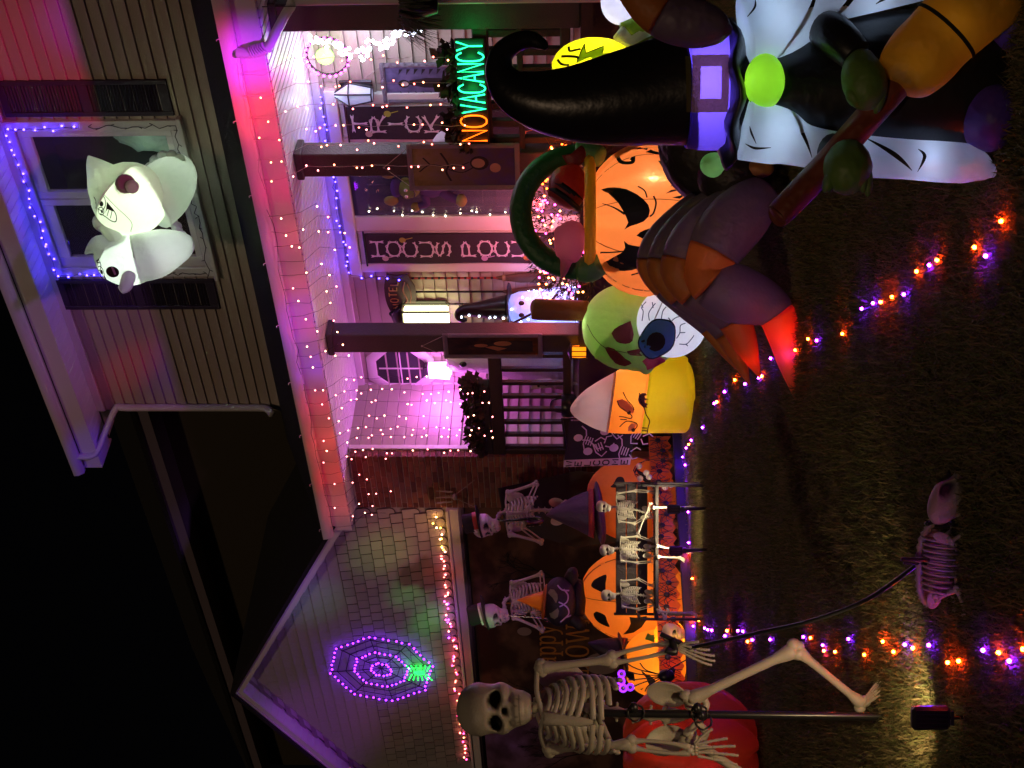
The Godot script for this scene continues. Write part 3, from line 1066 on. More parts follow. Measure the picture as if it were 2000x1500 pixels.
func build_window_ghosts() -> void:
	var z := 15.35
	var gw := fab("ghost_white", lin(0.86, 0.9, 0.84))
	var ink := mt("black_print", lin(0.008, 0.008, 0.01), {"rough": 0.7})
	var sleeve := mt("ghost_sleeve", lin(0.35, 0.28, 0.27), {"rough": 0.7})
	# the laughing one
	var f := frame(1115, 345, z)
	var t := thing("inflatable_ghost", "laughing white inflatable ghost with pointed tail leaning out of the upper window", "inflatable ghost", at_depth(1115, 345, z), Basis(), "inflatable ghosts in the window")
	var pf := puff(f, 1112, 252, 72, 74, 66)
	var sf := pf.surf()
	obj("body", pf.mesh(), gw, t)
	obj("tail_tip", soft(f, [[1120, 235, 6, 62], [1140, 212, 4, 46], [1165, 192, 0, 28], [1184, 178, 0, 14], [1197, 170, 0, 2]], 5, 20), gw, t)
	obj("lower_body", soft(f, [[1105, 280, -25, 60], [1135, 305, -45, 58], [1165, 318, -70, 48], [1185, 318, -95, 36]], 4, 20), gw, t)
	var g := MB.new()
	for k in 9:
		var a := -0.6 + k * 0.42
		g.ball(f.p(1158 + 46 * cos(a), 312 - 40 * sin(a), -50), Vector3(13, 13, 10) * f.k, 8, 6)
	obj("frill", g, gw, t)
	var ar := obj("arm", soft(f, [[1128, 262, 52, 16], [1132, 266, 66, 19], [1133, 270, 74, 15]], 4, 14), sleeve, t)
	obj("hand", soft(f, [[1128, 276, 66, 11], [1124, 283, 76, 13], [1121, 286, 84, 9]], 4, 12), gw, ar)
	ar = obj("arm", soft(f, [[1012, 245, 24, 14], [1032, 230, 18, 15], [1048, 214, 10, 14], [1060, 200, 4, 12]], 4, 14), gw, t)
	obj("hand", soft(f, [[1058, 204, 4, 15], [1068, 195, 2, 17], [1078, 191, 0, 11]], 4, 12), gw, ar)
	var eye := MB.new()
	for q in [[1098, 214, 15, 12], [1082, 213, 7, 7]]:
		var ring := []
		for j in 13:
			ring.append(Vector2(q[0] + q[2] * cos(TAU * j / 12), q[1] + q[3] * sin(TAU * j / 12)))
		eye.ink(ring, 1.6, sf)
	eye.ink(spl(v2([[1112, 197], [1098, 205], [1088, 200]]), 4), 3.0, sf)
	eye.ink(spl(v2([[1122, 203], [1126, 208], [1119, 211]]), 4), 2.0, sf)
	eye.print_on(circle2(1095, 216, 5), 6, sf)
	eye.print_on(circle2(1081, 215, 3), 6, sf)
	obj("eyes", eye, ink, t)
	g = MB.new()
	g.print_on(cut([[915, 412], [945, 452], [972, 482], [950, 478], [915, 462], [880, 492], [900, 470]], 0, 300, 0.25), 8, sf)
	obj("mouth", g, ink, t)
	g = MB.new()
	g.ink(spl(cut([[915, 412], [968, 478], [978, 520], [962, 552], [925, 545], [885, 515], [838, 488]], 0, 300, 0.25), 4), 1.8, sf)
	for q in [[[950, 478], [925, 528]], [[925, 468], [900, 510]]]:
		g.ink(cut(q, 0, 300, 0.25), 1.4, sf)
	obj("grin_line", g, ink, t)
	var seam := MB.new()
	seam.ink(spl(v2([[1132, 192], [1116, 218], [1090, 245], [1062, 270], [1045, 262]]), 5), 1.2, pf.surf(0.004))
	obj("seam", seam, mt("seam_grey", lin(0.3, 0.32, 0.3)), t)
	lamp("ghost_glow", f.p(1118, 268, 5), Color(0.93, 1.0, 0.86), 0.24, 0.05, t)
	lamp("ghost_glow_low", f.p(1160, 312, -55), Color(0.93, 1.0, 0.92), 0.05, 0.04, t)
	lamp("ghost_glow_tail", f.p(1140, 215, 5), Color(0.93, 1.0, 0.86), 0.05, 0.03, t)
	# the frightened one
	f = frame(995, 345, z)
	t = thing("inflatable_ghost", "screaming white inflatable ghost with open black mouth leaning out of the upper window", "inflatable ghost", at_depth(995, 345, z), Basis(), "inflatable ghosts in the window")
	pf = puff(f, 992, 248, 50, 62, 50)
	sf = pf.surf()
	obj("body", pf.mesh(), gw, t)
	obj("lower_body", soft(f, [[995, 262, 0, 47], [1002, 290, -8, 48], [1012, 312, -20, 44], [1022, 332, -42, 34], [1030, 342, -70, 22]], 4, 20), gw, t)
	obj("tail_tip", soft(f, [[1005, 215, 0, 40], [1018, 192, 0, 26], [1015, 176, 0, 12], [1005, 163, 0, 2]], 4, 16), gw, t)
	g = MB.new()
	for k in 7:
		g.ball(f.p(1018 + 9 * k, 352 - 5 * k + (3 if k % 2 else 0), -50), Vector3(11, 11, 9) * f.k, 8, 6)
	obj("frill", g, gw, t)
	obj("arm", soft(f, [[965, 262, 30, 12], [940, 258, 40, 13], [930, 248, 42, 8]], 4, 12), gw, t)
	eye = MB.new()
	for q in [[966, 203, 12, 9], [980, 200, 10, 8]]:
		var ring := []
		for j in 13:
			ring.append(Vector2(q[0] + q[2] * cos(TAU * j / 12), q[1] + q[3] * sin(TAU * j / 12)))
		eye.ink(ring, 1.6, sf)
	eye.print_on(circle2(967, 206, 4), 6, sf)
	eye.ink(spl(v2([[992, 204], [986, 198], [984, 206]]), 4), 2.2, sf)
	eye.print_on(circle2(957, 209, 2.5), 6, sf)
	obj("eyes", eye, ink, t)
	g = MB.new()
	var ring := []
	for j in 16:
		ring.append(Vector2(966 + 10 * cos(TAU * j / 16), 232 + 14 * sin(TAU * j / 16)))
	g.print_on(ring, 6, sf)
	obj("mouth", g, mt("mouth_dark", lin(0.03, 0.006, 0.006)), t)
	g = MB.new()
	g.print_on(cut([[925, 900], [945, 905], [955, 935], [958, 955], [942, 960], [935, 935]], 0, 300, 0.25), 6, pf.surf(0.012))
	obj("tongue", g, fab("tongue_pink", lin(0.75, 0.4, 0.5)), t)
	lamp("ghost_glow", f.p(995, 258, 0), Color(0.93, 1.0, 0.94), 0.2, 0.05, t)
	lamp("ghost_glow_low", f.p(1010, 305, -12), Color(0.93, 1.0, 0.94), 0.08, 0.04, t)
	# what the blower keeps inside the room
	f = frame(1205, 290, 16.2)
	t = thing("inflatable_ghost_tail", "dim crumpled ghost tail seen behind the right upper window pane", "inflatable ghost", HO + HB * Vector3(3.9, 6.16, -1.85), HB)
	g = MB.new()
	g.ball(Vector3(0, 0.45, 0), Vector3(0.28, 0.42, 0.2), 18, 12, Basis(Vector3.FORWARD, 0.35), func(d: Vector3, p: Vector3) -> Vector3: return p * (1.0 + 0.12 * sin(d.x * 6.0 + d.y * 9.0)))
	obj("folds", g, fab("ghost_grey", lin(0.35, 0.42, 0.37)), t)
	lamp("ghost_tail_glow", Vector3(-0.05, 0.4, 0.03), Color(0.8, 1.0, 0.85), 0.02, 0.05, t)


func circle2(u: float, v: float, r: float, rv := -1.0, m := 14) -> Array:
	var o := []
	for j in m:
		o.append(Vector2(u + r * cos(TAU * j / m), v + (rv if rv > 0 else r) * sin(TAU * j / m)))
	return o


func build_gnome() -> void:
	var z := 4.25
	var f := frame(1310, 1960, z)
	var t := thing("inflatable_gnome", "tall inflatable gnome in a bent black witch hat holding a broom", "inflatable gnome", at_depth(1310, 1958, z))
	var black := fab("gnome_black", lin(0.012, 0.012, 0.015), {"rough": 0.33, "back": 0.0, "bs": 0.15, "scale": 3.0})
	var beard := fab("gnome_beard", lin(0.82, 0.86, 0.92))
	var purple := fab("gnome_purple", lin(0.13, 0.07, 0.62), {"back": 1.0})
	var purple_dim := fab("gnome_boot", lin(0.09, 0.04, 0.40), {"back": 0.8})
	var green := fab("gnome_nose_green", lin(0.34, 0.62, 0.05))
	var hand := fab("gnome_hand", lin(0.13, 0.24, 0.05), {"back": 0.3})
	var line := mt("black_print", Color())
	# robe
	obj("robe", soft(f, [[1325, 1958, 0, 115], [1325, 1925, 0, 150], [1330, 1850, 0, 156], [1330, 1750, 0, 148], [1328, 1650, 0, 134], [1322, 1550, 0, 118], [1318, 1470, 0, 104], [1318, 1420, 0, 92]], 5, 36), black, t)
	# beard, in two long locks
	var cols := [[[1445, 1230, 58], [1510, 1217, 54], [1560, 1199, 40], [1650, 1182, 40], [1750, 1174, 38], [1820, 1169, 39], [1870, 1165, 36], [1905, 1152, 19], [1918, 1143, 4]], [[1445, 1416, 62], [1510, 1434, 64], [1600, 1480, 52], [1700, 1503, 48], [1800, 1524, 44], [1880, 1540, 34], [1920, 1545, 10]]]
	for side in 2:
		var rows := []
		var vs := []
		for q in cols[side]:
			rows.append([q[1], q[0], 112.0 - (0.05 * (q[0] - 1445)), q[2]])
			vs.append(Vector3(q[0], q[1], q[2]))
		var lock := obj("beard_lock", soft(f, rows, 6, 24, 0.8), beard, t)
		vs = spl(vs, 8)
		var on := func(p: Vector2) -> Vector3:
			var k := 0
			while k < vs.size() - 2 and vs[k + 1].x < p.y:
				k += 1
			var a: Vector3 = vs[k].lerp(vs[k + 1], clampf((p.y - vs[k].x) / maxf(vs[k + 1].x - vs[k].x, 0.1), 0, 1))
			var h := 1.0 - pow((p.x - a.y) / a.z, 2.0)
			return f.p(p.x, p.y, 112.0 - 0.05 * (p.y - 1445) + a.z * 0.8 * sqrt(maxf(h, 0.0))) + Vector3(0, 0, 0.003)
		var g := MB.new()
		var strokes := [[[640, 670, 4], [700, 780, 20], [765, 935, 2]], [[1050, 825, 4], [1200, 920, 22], [1300, 1003, 2]], [[425, 780, 2], [435, 815, 9], [462, 868, 2]], [[405, 868, 2], [460, 890, 10], [542, 888, 2]], [[1330, 890, 3], [1362, 930, 16], [1330, 1010, 2]]] if side == 0 else [[[782, 12, 2], [745, 165, 18], [590, 385, 4]], [[1035, 0, 18], [950, 120, 22], [862, 200, 3]], [[1262, 0, 18], [1200, 60, 18], [1108, 112, 3]], [[385, 96, 2], [460, 88, 8], [550, 86, 2]], [[460, 100, 2], [452, 150, 9], [412, 202, 3]]]
		for st in strokes:
			var pts := []
			for q in st:
				var e := cut([q], 1300, 0, 0.35)[0] as Vector2
				pts.append(Vector3(e.x, e.y, q[2] * 0.42))
			pts = spl(pts, 7)
			var p2 := []
			var ww := []
			for q in pts:
				p2.append(Vector2(q.x, q.y))
				ww.append(maxf(q.z, 0.5))
			g = MB.new()
			g.ink(p2, ww, on)
			obj("strand_print", g, line, lock)
	obj("nose", puff(f, 1316, 1480, 52, 37, 46, 9, 0.03, 132).mesh(40, 20), green, t)
	# hat
	var cone := obj("hat_cone", soft(f, [[1336, 1350, 0, 116], [1326, 1290, 0, 104], [1312, 1200, 0, 90], [1306, 1120, 0, 74], [1314, 1050, 0, 58], [1336, 1000, 0, 43], [1368, 978, 2, 30], [1402, 980, 4, 24], [1424, 1004, 6, 20], [1432, 1036, 8, 17], [1422, 1060, 10, 12], [1412, 1070, 10, 5]], 6, 32, 1.0, 0.0), black, t)
	obj("hat_band", soft(f, [[1336, 1418, 0, 122], [1336, 1400, 0, 124], [1336, 1375, 0, 123], [1336, 1346, 0, 119]], 4, 36), purple, t)
	var g := MB.new()
	g.ball(f.p(1320, 1430, 0), Vector3(148, 22, 148) * f.k, 48, 14, Basis(), func(d: Vector3, p: Vector3) -> Vector3: return p + Vector3(0, 0.011 * sin(atan2(d.x, d.z) * 7.0), 0))
	obj("brim", g, black, t)
	var cyl := func(lift: float) -> Callable:
		return func(q: Vector2) -> Vector3: return f.p(q.x, q.y, sqrt(maxf(123.0 * 123.0 - pow(q.x - 1336.0, 2.0), 0.0)) + lift)
	var tan := fab("buckle_tan", lin(0.42, 0.26, 0.12), {"scale": 5.0})
	g = MB.new()
	for q in [[1265, 1370, 1346, 1362], [1265, 1370, 1401, 1415], [1265, 1288, 1362, 1401], [1347, 1370, 1362, 1401]]:
		g.print_on(v2([[q[0], q[2]], [q[1], q[2]], [q[1], q[3]], [q[0], q[3]]]), 8, cyl.call(3.0))
	obj("buckle", g, tan, t)
	g = MB.new()
	g.print_on(v2([[1266, 1337], [1368, 1333], [1368, 1343], [1266, 1346]]), 8, cyl.call(1.5))
	obj("buckle_edge", g, mt("buckle_olive", lin(0.09, 0.075, 0.012)), cone)
	# boots
	for q in [[1252, 1902, 66, 56, 105], [1432, 1930, 76, 44, 120]]:
		var bt := obj("boot", puff(f, q[0], q[1], q[2], q[3], 74, 0, 0, q[4]).mesh(32, 18), purple_dim, t)
		g = MB.new()
		g.ink(spl(v2([[q[0] - 48, q[1] + 20], [q[0], q[1] + 30], [q[0] + 50, q[1] + 16]]), 6), 2.5, puff(f, q[0], q[1], q[2], q[3], 74, 0, 0, q[4]).surf(0.002))
		obj("sole_seam", g, mt("seam_dark", lin(0.02, 0.01, 0.04)), bt)
	lamp("gnome_boot_glow", f.p(1252, 1902, 105), Color(0.9, 0.9, 1.0), 0.006, 0.015, t)
	lamp("gnome_boot_glow", f.p(1432, 1930, 120), Color(0.9, 0.9, 1.0), 0.006, 0.015, t)
	# arms and mitten hands round the broom
	var arm := obj("sleeve", soft(f, [[1425, 1592, 100, 30], [1408, 1600, 130, 38], [1378, 1618, 165, 36], [1350, 1640, 180, 30]], 5, 20), black, t)
	g = soft(f, [[1345, 1645, 180, 26], [1318, 1646, 195, 37], [1290, 1652, 200, 40], [1262, 1658, 200, 30], [1250, 1662, 196, 10]], 5, 18)
	g.ball(f.p(1268, 1628, 212), Vector3(20, 13, 13) * f.k, 12, 8, Basis(Vector3(0, 0, 1), 0.5))
	for k in 3:
		g.ball(f.p(1278 - 8 * k, 1662 + 7 * k, 222 - 6 * k), Vector3(26, 9, 12) * f.k, 12, 8, Basis(Vector3(0, 0, 1), -0.35))
	obj("hand", g, hand, arm)
	arm = obj("sleeve", soft(f, [[1205, 1600, 60, 30], [1185, 1608, 120, 34], [1165, 1616, 160, 30]], 5, 18), black, t)
	g = soft(f, [[1180, 1625, 170, 24], [1160, 1622, 190, 40], [1138, 1620, 200, 44], [1112, 1624, 198, 34], [1100, 1628, 192, 10]], 5, 18)
	g.ball(f.p(1120, 1588, 205), Vector3(26, 13, 14) * f.k, 12, 8, Basis(Vector3(0, 0, 1), -0.4))
	for k in 3:
		g.ball(f.p(1128 - 6 * k, 1634 + 10 * k, 222 - 6 * k), Vector3(28, 9, 12) * f.k, 12, 8)
	obj("hand", g, hand, arm)
	lamp("gnome_beard_glow", f.p(1222, 1500, 112), Color(0.78, 0.88, 1.0), 0.0068, 0.012, t)
	lamp("gnome_beard_glow", f.p(1185, 1640, 102), Color(0.78, 0.88, 1.0), 0.0036, 0.012, t)
	lamp("gnome_beard_glow", f.p(1172, 1790, 95), Color(0.78, 0.85, 1.0), 0.0035, 0.012, t)
	lamp("gnome_beard_glow", f.p(1432, 1500, 112), Color(0.78, 0.88, 1.0), 0.0085, 0.012, t)
	lamp("gnome_beard_glow", f.p(1500, 1680, 100), Color(0.78, 0.88, 1.0), 0.005, 0.012, t)
	lamp("gnome_nose_glow", f.p(1316, 1476, 140), Color(0.9, 1.0, 0.8), 0.0055, 0.01, t)
	lamp("gnome_hat_glow", f.p(1330, 1383, 60), Color(0.9, 0.9, 1.0), 0.08, 0.02, t)
	# the broom it holds
	var bt := thing("inflatable_broom", "inflatable broom with red brown stick and mustard bristles held across the gnome", "broom", at_depth(1300, 1958, z))
	f = frame(1300, 1960, z)
	obj("stick", soft(f, [[1056, 1494, 168, 4], [1060, 1498, 168, 19], [1070, 1508, 168, 25], [1150, 1585, 172, 26], [1230, 1655, 178, 26], [1315, 1730, 186, 26]], 5, 18), fab("broom_stick", lin(0.22, 0.05, 0.025), {"back": 0.4}), bt)
	var mustard := fab("broom_mustard", lin(0.42, 0.22, 0.02), {"back": 0.5})
	g = soft(f, [[1288, 1704, 190, 6], [1294, 1708, 190, 34], [1310, 1722, 192, 56], [1342, 1752, 194, 66], [1380, 1788, 196, 66], [1430, 1838, 198, 73], [1480, 1888, 200, 80], [1508, 1916, 200, 84]], 5, 24, 0.55)
	for k in 7:
		var a := (k - 3) / 3.0
		var c := Vector2(1506, 1916) + Vector2(0.72, -0.7) * a * 76
		g.tube([f.p(c.x - 6, c.y - 6, 200), f.p(c.x + 14, c.y + 14, 200), f.p(c.x + 30 - 6 * absf(a), c.y + 30 - 6 * absf(a), 200)], [15 * f.k, 13 * f.k, 0.5 * f.k], 10, true)
	obj("bristles", g, mustard, bt)
	g = MB.new()
	var rings := []
	for e in [-4.0, 4.0]:
		var r := PackedVector3Array()
		for j in 28:
			var a := TAU * j / 28
			var c := Vector2(1388 + e * 0.7, 1796 + e * 0.7) + Vector2(0.7, -0.71) * cos(a) * 70.0
			r.append(f.p(c.x, c.y, 196.5 + 39.5 * sin(a)))
		rings.append(r)
	g.skin(rings, false)
	obj("strap", g, line, bt)
	lamp("broom_glow", f.p(1400, 1808, 196), Color(1.0, 0.85, 0.5), 0.009, 0.015, bt)
	lamp("broom_glow", f.p(1330, 1742, 193), Color(1.0, 0.85, 0.5), 0.005, 0.015, bt)


func build_spider() -> void:
	var z := 8.3
	var f := frame(1100, 1545, z)
	var t := thing("inflatable_spider", "black inflatable spider with purple and orange striped legs crouching behind the gnome", "inflatable spider", at_depth(1100, 1545, z))
	var black := fab("spider_black", lin(0.02, 0.015, 0.014), {"back": 0.0})
	var purple := fab("spider_purple", lin(0.19, 0.13, 0.21), {"back": 0.7, "back_color": lin(0.24, 0.13, 0.34)})
	var orange := fab("spider_orange", lin(0.58, 0.21, 0.05), {"back": 0.9, "back_color": lin(0.75, 0.16, 0.03)})
	obj("body", puff(f, 1235, 1420, 138, 130, 110, 8, 0.03, -60).mesh(40, 22), black, t)
	obj("head", puff(f, 1150, 1430, 62, 70, 70, 0, 0.0, 30).mesh(30, 18), black, t)
	obj("eye", puff(f, 1165, 1386, 24, 26, 22, 7, 0.05, 84).mesh(28, 14), fab("spider_eye_green", lin(0.34, 0.62, 0.3)), t)
	obj("mouth_patch", puff(f, 1158, 1472, 18, 28, 18, 0, 0, 84).mesh(20, 12), fab("spider_patch", lin(0.4, 0.17, 0.05)), t)
	# legs: [u, v, w, r, colour] with colour 0 purple, 1 orange
	var legs := [
		[[1108, 1478, 90, 40, 0], [1072, 1440, 110, 55, 0], [1032, 1405, 120, 56, 0], [995, 1382, 120, 50, 1], [962, 1368, 120, 40, 1], [938, 1378, 122, 44, 0], [920, 1418, 122, 56, 0], [902, 1470, 120, 46, 0], [880, 1498, 120, 36, 1], [840, 1512, 116, 30, 1], [785, 1524, 110, 20, 1], [722, 1537, 100, 2, 1]],
		[[1105, 1430, 60, 30, 0], [1065, 1385, 75, 40, 0], [1022, 1345, 80, 42, 0], [985, 1325, 80, 38, 1], [958, 1325, 80, 36, 1], [930, 1350, 78, 38, 0], [905, 1395, 76, 40, 0], [872, 1425, 72, 32, 1], [825, 1448, 68, 24, 1], [762, 1476, 60, 2, 1]],
		[[1108, 1395, 20, 26, 0], [1070, 1350, 30, 32, 0], [1025, 1312, 36, 34, 0], [988, 1295, 36, 32, 1], [962, 1298, 36, 30, 1], [925, 1330, 34, 30, 0], [892, 1380, 30, 30, 0], [850, 1415, 28, 24, 1], [800, 1440, 22, 16, 1], [748, 1462, 20, 2, 1]],
		[[1110, 1365, -10, 22, 0], [1072, 1325, -5, 28, 0], [1030, 1288, 0, 30, 0], [992, 1272, 0, 28, 1], [970, 1276, 0, 26, 1], [940, 1300, 0, 26, 0], [900, 1345, -5, 24, 0], [860, 1385, -8, 18, 1], [810, 1420, -10, 10, 1], [780, 1440, -10, 2, 1]]]
	for q in legs:
		leg(f, q, purple, orange, t)
	lamp("spider_leg_glow", f.p(855, 1508, 118), Color(1.0, 0.22, 0.08), 0.012, 0.02, t)
	lamp("spider_leg_glow", f.p(815, 1522, 112), Color(1.0, 0.22, 0.08), 0.006, 0.015, t)
	lamp("spider_leg_glow", f.p(800, 1458, 64), Color(1.0, 0.2, 0.08), 0.004, 0.015, t)
	for q in [[1060, 1425, 112, 0.003], [990, 1378, 120, 0.003], [915, 1430, 122, 0.003], [1035, 1352, 80, 0.0015], [905, 1400, 76, 0.001]]:
		lamp("spider_leg_glow", f.p(q[0], q[1], q[2]), Color(1.0, 0.8, 0.85), q[3], 0.02, t)
	lamp("spider_eye_glow", f.p(1165, 1388, 82), Color(0.85, 1.0, 0.85), 0.006, 0.015, t)
	# a lone leg at the right edge, added without any spider body
	f = frame(1470, 1900, 3.75)
	t = thing("inflatable_spider", "lone purple and orange inflatable leg hiding part of the gnome hat", "inflatable spider", at_depth(1560, 1900, 3.75))
	f.u0 = 1560
	leg(f, [[1446, 1432, 0, 6, 0], [1450, 1412, 0, 30, 0], [1458, 1372, 0, 46, 0], [1466, 1330, 0, 48, 0], [1480, 1296, 0, 46, 1], [1510, 1262, 0, 42, 1], [1560, 1240, 0, 40, 1], [1600, 1300, 0, 40, 0], [1610, 1500, 0, 42, 0], [1600, 1700, 0, 30, 1], [1590, 1900, 0, 8, 1]], purple, orange, t)


func leg(f: Fr, rows: Array, purple: Material, orange: Material, t: Node) -> void:
	var pts := []
	var rad := []
	for q in rows:
		pts.append(f.p(q[0], q[1], q[2]))
		rad.append(q[3] * f.k)
	pts = spl(pts, 6)
	rad = spl(rad, 6)
	var k := 0
	while k < rows.size() - 1:
		var e := k
		while e < rows.size() - 1 and rows[e + 1][4] == rows[k][4]:
			e += 1
		e = mini(e + 1, rows.size() - 1) if e < rows.size() - 1 else e
		var a := maxi(k * 6, 0)
		var b := mini(e * 6, pts.size() - 1)
		if b > a:
			var g := MB.new()
			var rr := []
			for j in range(a, b + 1):
				rr.append(maxf(rad[j], 0.002) * (1.0 - (0.02 if j == a or j == b else 0.0)))
			g.tube(pts.slice(a, b + 1), rr, 20, true)
			obj("leg_segment", g, purple if rows[k][4] == 0 else orange, t)
		k = e if e > k else k + 1


func build_ghoul() -> void:
	var z := 6.6
	var f := frame(1400, 1660, z)
	var t := thing("inflatable_ghoul", "yellow inflatable ghoul head with green zigzag and striped arm behind the witch hat", "inflatable ghoul", at_depth(1400, 1650, z))
	var yel := fab("ghoul_yellow", lin(0.80, 0.74, 0.02))
	var grn := fab("ghoul_olive", lin(0.16, 0.28, 0.02))
	var wht := fab("ghoul_white", lin(0.7, 0.7, 0.78))
	var line := mt("black_print", Color())
	var pf := puff(f, 1376, 1172, 56, 84, 52)
	obj("head", pf.mesh(36, 20), yel, t)
	var s := pf.surf(0.004)
	flat("zigzag", cut([[790, 430], [840, 300], [850, 370], [965, 320], [955, 378], [1060, 355], [1010, 410], [900, 430], [880, 395], [840, 410]], 900, 0, 0.3), 10, s, grn, t)
	var g := MB.new()
	g.ink(spl(cut([[738, 310], [745, 345], [785, 342], [815, 338]], 900, 0, 0.3), 5), 4.5, pf.surf(0.008))
	g.ink(spl(cut([[690, 375], [730, 380], [790, 392], [800, 405]], 900, 0, 0.3), 5), 5.0, pf.surf(0.008))
	g.ink(spl(cut([[665, 390], [690, 425], [740, 440]], 900, 0, 0.3), 5), 4.0, pf.surf(0.008))
	g.ink(spl(cut([[790, 430], [840, 302], [850, 370], [965, 322], [955, 378], [1060, 355]], 900, 0, 0.3), 2), 2.0, pf.surf(0.009))
	obj("ink_lines", g, line, t)
	obj("body", soft(f, [[1385, 1235, -10, 40], [1388, 1330, -20, 60], [1390, 1500, -20, 70], [1390, 1650, -20, 60]], 4, 20), grn, t)
	g = soft(f, [[1408, 1262, 0, 16], [1425, 1238, 0, 26], [1438, 1222, 0, 28]], 4, 18)
	var arm := obj("arm", g, wht, t)
	obj("arm_stripe", soft(f, [[1438, 1236, 2, 28.5], [1450, 1252, 2, 29], [1455, 1262, 2, 28.5]], 3, 18), grn, arm)
	obj("arm_stripe", soft(f, [[1416, 1228, 2, 26], [1440, 1250, 0, 28], [1462, 1272, 0, 28], [1485, 1296, 0, 26]], 4, 18), wht, arm)
	obj("hand", puff(f, 1498, 1226, 44, 42, 40, 5, 0.03, 10).mesh(36, 18), wht, t)
	lamp("ghoul_glow", f.p(1376, 1172, 0), Color(1.0, 1.0, 0.8), 0.06, 0.03, t)
	lamp("ghoul_hand_glow", f.p(1500, 1226, 10), Color(0.9, 0.9, 1.0), 0.018, 0.02, t)
	lamp("ghoul_arm_glow", f.p(1442, 1246, 0), Color(0.95, 1.0, 0.9), 0.008, 0.02, t)


func build_candy_bucket() -> void:
	var z := 12.9
	var f := frame(1075, 1392, z)
	var t := thing("inflatable_candy_bucket", "giant inflatable jack-o'-lantern candy bucket with green handle", "inflatable pumpkin", at_depth(1075, 1391, z))
	var org := fab("bucket_orange", lin(0.90, 0.36, 0.11))
	var line := mt("black_print", Color())
	var pf := puff(f, 1070, 1268, 152, 130, 140, 9, 0.07, 0, 0.06)
	pf.turn = 0.2
	obj("pumpkin", pf.mesh(84, 34), org, t)
	var g := MB.new()
	g.lathe([Vector2(100, 2), Vector2(116, 6), Vector2(120, 16), Vector2(112, 24), Vector2(92, 22)].map(func(q): return q * f.k), 40, f.p(1084, 1166, 0))
	obj("rim", g, fab("bucket_rim_yellow", lin(0.72, 0.68, 0.05)), t)
	var hp := []
	for k in 15:
		var a := PI * (k / 14.0)
		hp.append([1085 + 112 * cos(a), 1158 - 140 * pow(sin(a), 0.8), 20, 22])
	var grn := fab("handle_green", lin(0.02, 0.13, 0.03), {"back": 0.5})
	var hd := obj("handle", soft(f, hp, 3, 18), grn, t)
	for q in [[1197, 1152], [974, 1154]]:
		obj("handle_tab", soft(f, [[q[0], q[1] - 22, 24, 24], [q[0], q[1], 30, 27], [q[0] - (q[0] - 1085) * 0.08, q[1] + 22, 40, 20]], 3, 16), fab("tab_green", lin(0.10, 0.30, 0.10), {"back": 0.8}), hd)
	var on := pf.surf(0.012)
	flat("eye", cut([[745, 430], [790, 425], [830, 432], [900, 455], [960, 490], [1000, 522], [1032, 560], [1042, 595], [1035, 632], [1005, 660], [965, 675], [925, 684], [888, 704], [912, 662], [890, 612], [850, 540], [790, 470]], 950, 250, 0.3), 14, on, line, t)
	flat("eye", cut([[725, 885], [745, 880], [775, 885], [815, 872], [850, 856], [878, 842], [893, 815], [885, 775], [912, 798], [940, 806], [985, 815], [1015, 832], [1042, 860], [1040, 890], [1020, 915], [985, 936], [940, 947], [895, 950], [840, 942], [790, 925]], 950, 250, 0.3), 14, on, line, t)
	flat("nose", cut([[962, 745], [985, 725], [1015, 710], [1050, 700], [1085, 697], [1075, 740], [1060, 782], [1020, 776]], 950, 250, 0.3), 14, on, line, t)
	g = MB.new()
	g.ink(spl(cut([[752, 532], [820, 565], [890, 612]], 950, 250, 0.3), 5), [1.0, 1.2, 1.5, 1.8, 2.2, 2.6, 3.0, 3.4, 3.8, 4.0, 4.0], on)
	obj("ink_line", g, line, t)
	g = MB.new()
	g.ink(spl(cut([[742, 830], [800, 838], [885, 838]], 950, 250, 0.3), 5), 2.4, on)
	obj("ink_line", g, line, t)
	g = MB.new()
	g.ink(spl(cut([[970, 440], [1010, 470], [1025, 515]], 950, 250, 0.3), 5), 2.6, on)
	obj("ink_line", g, line, t)
	g = MB.new()
	g.ink(spl(cut([[1065, 505], [1080, 550], [1065, 610], [1042, 632]], 950, 250, 0.3), 5), 3.0, on)
	obj("ink_line", g, line, t)
	g = MB.new()
	g.ink(spl(cut([[1025, 850], [1060, 880], [1050, 940], [1000, 960], [938, 975]], 950, 250, 0.3), 5), 2.6, on)
	obj("ink_line", g, line, t)
	g = MB.new()
	g.ink(spl(cut([[935, 262], [948, 240], [938, 276], [872, 266], [855, 205], [905, 172], [960, 152], [1040, 178]], 950, 250, 0.3), 5), 7.0, on)
	obj("ink_line", g, line, t)
	for q in [[[1025, 205], [1058, 186], [1135, 220], [1085, 222]], [[1100, 270], [1180, 270], [1250, 335], [1130, 322]], [[1168, 442], [1290, 358], [1302, 420]], [[1140, 490], [1175, 465], [1290, 445]], [[1180, 515], [1262, 488], [1230, 518]], [[1080, 245], [1170, 236], [1160, 242]], [[1165, 352], [1262, 345], [1225, 352]]]:
		flat("mouth_mark", cut(q, 950, 250, 0.3), 14, on, line, t)
	seams(pf, [-1.2, -0.55, 0.15, 0.85], mt("seam_rust", lin(0.32, 0.10, 0.02)), t, 1.4)
	# hot spots of the two little lamps that stand close behind the cloth
	lamp("bucket_glow", f.p(1075, 1262, 20), Color(1.0, 0.9, 0.8), 0.42, 0.04, t)
	lamp("bucket_glow", f.p(1130, 1270, 108), Color(1.0, 0.95, 1.0), 0.035, 0.01, t)
	# sweets lying in it
	f = frame(1130, 1140, z)
	t = thing("inflatable_candy", "red wrapped inflatable sweet with black bands lying in the pumpkin bucket", "inflatable candy", at_depth(1130, 1140, z))
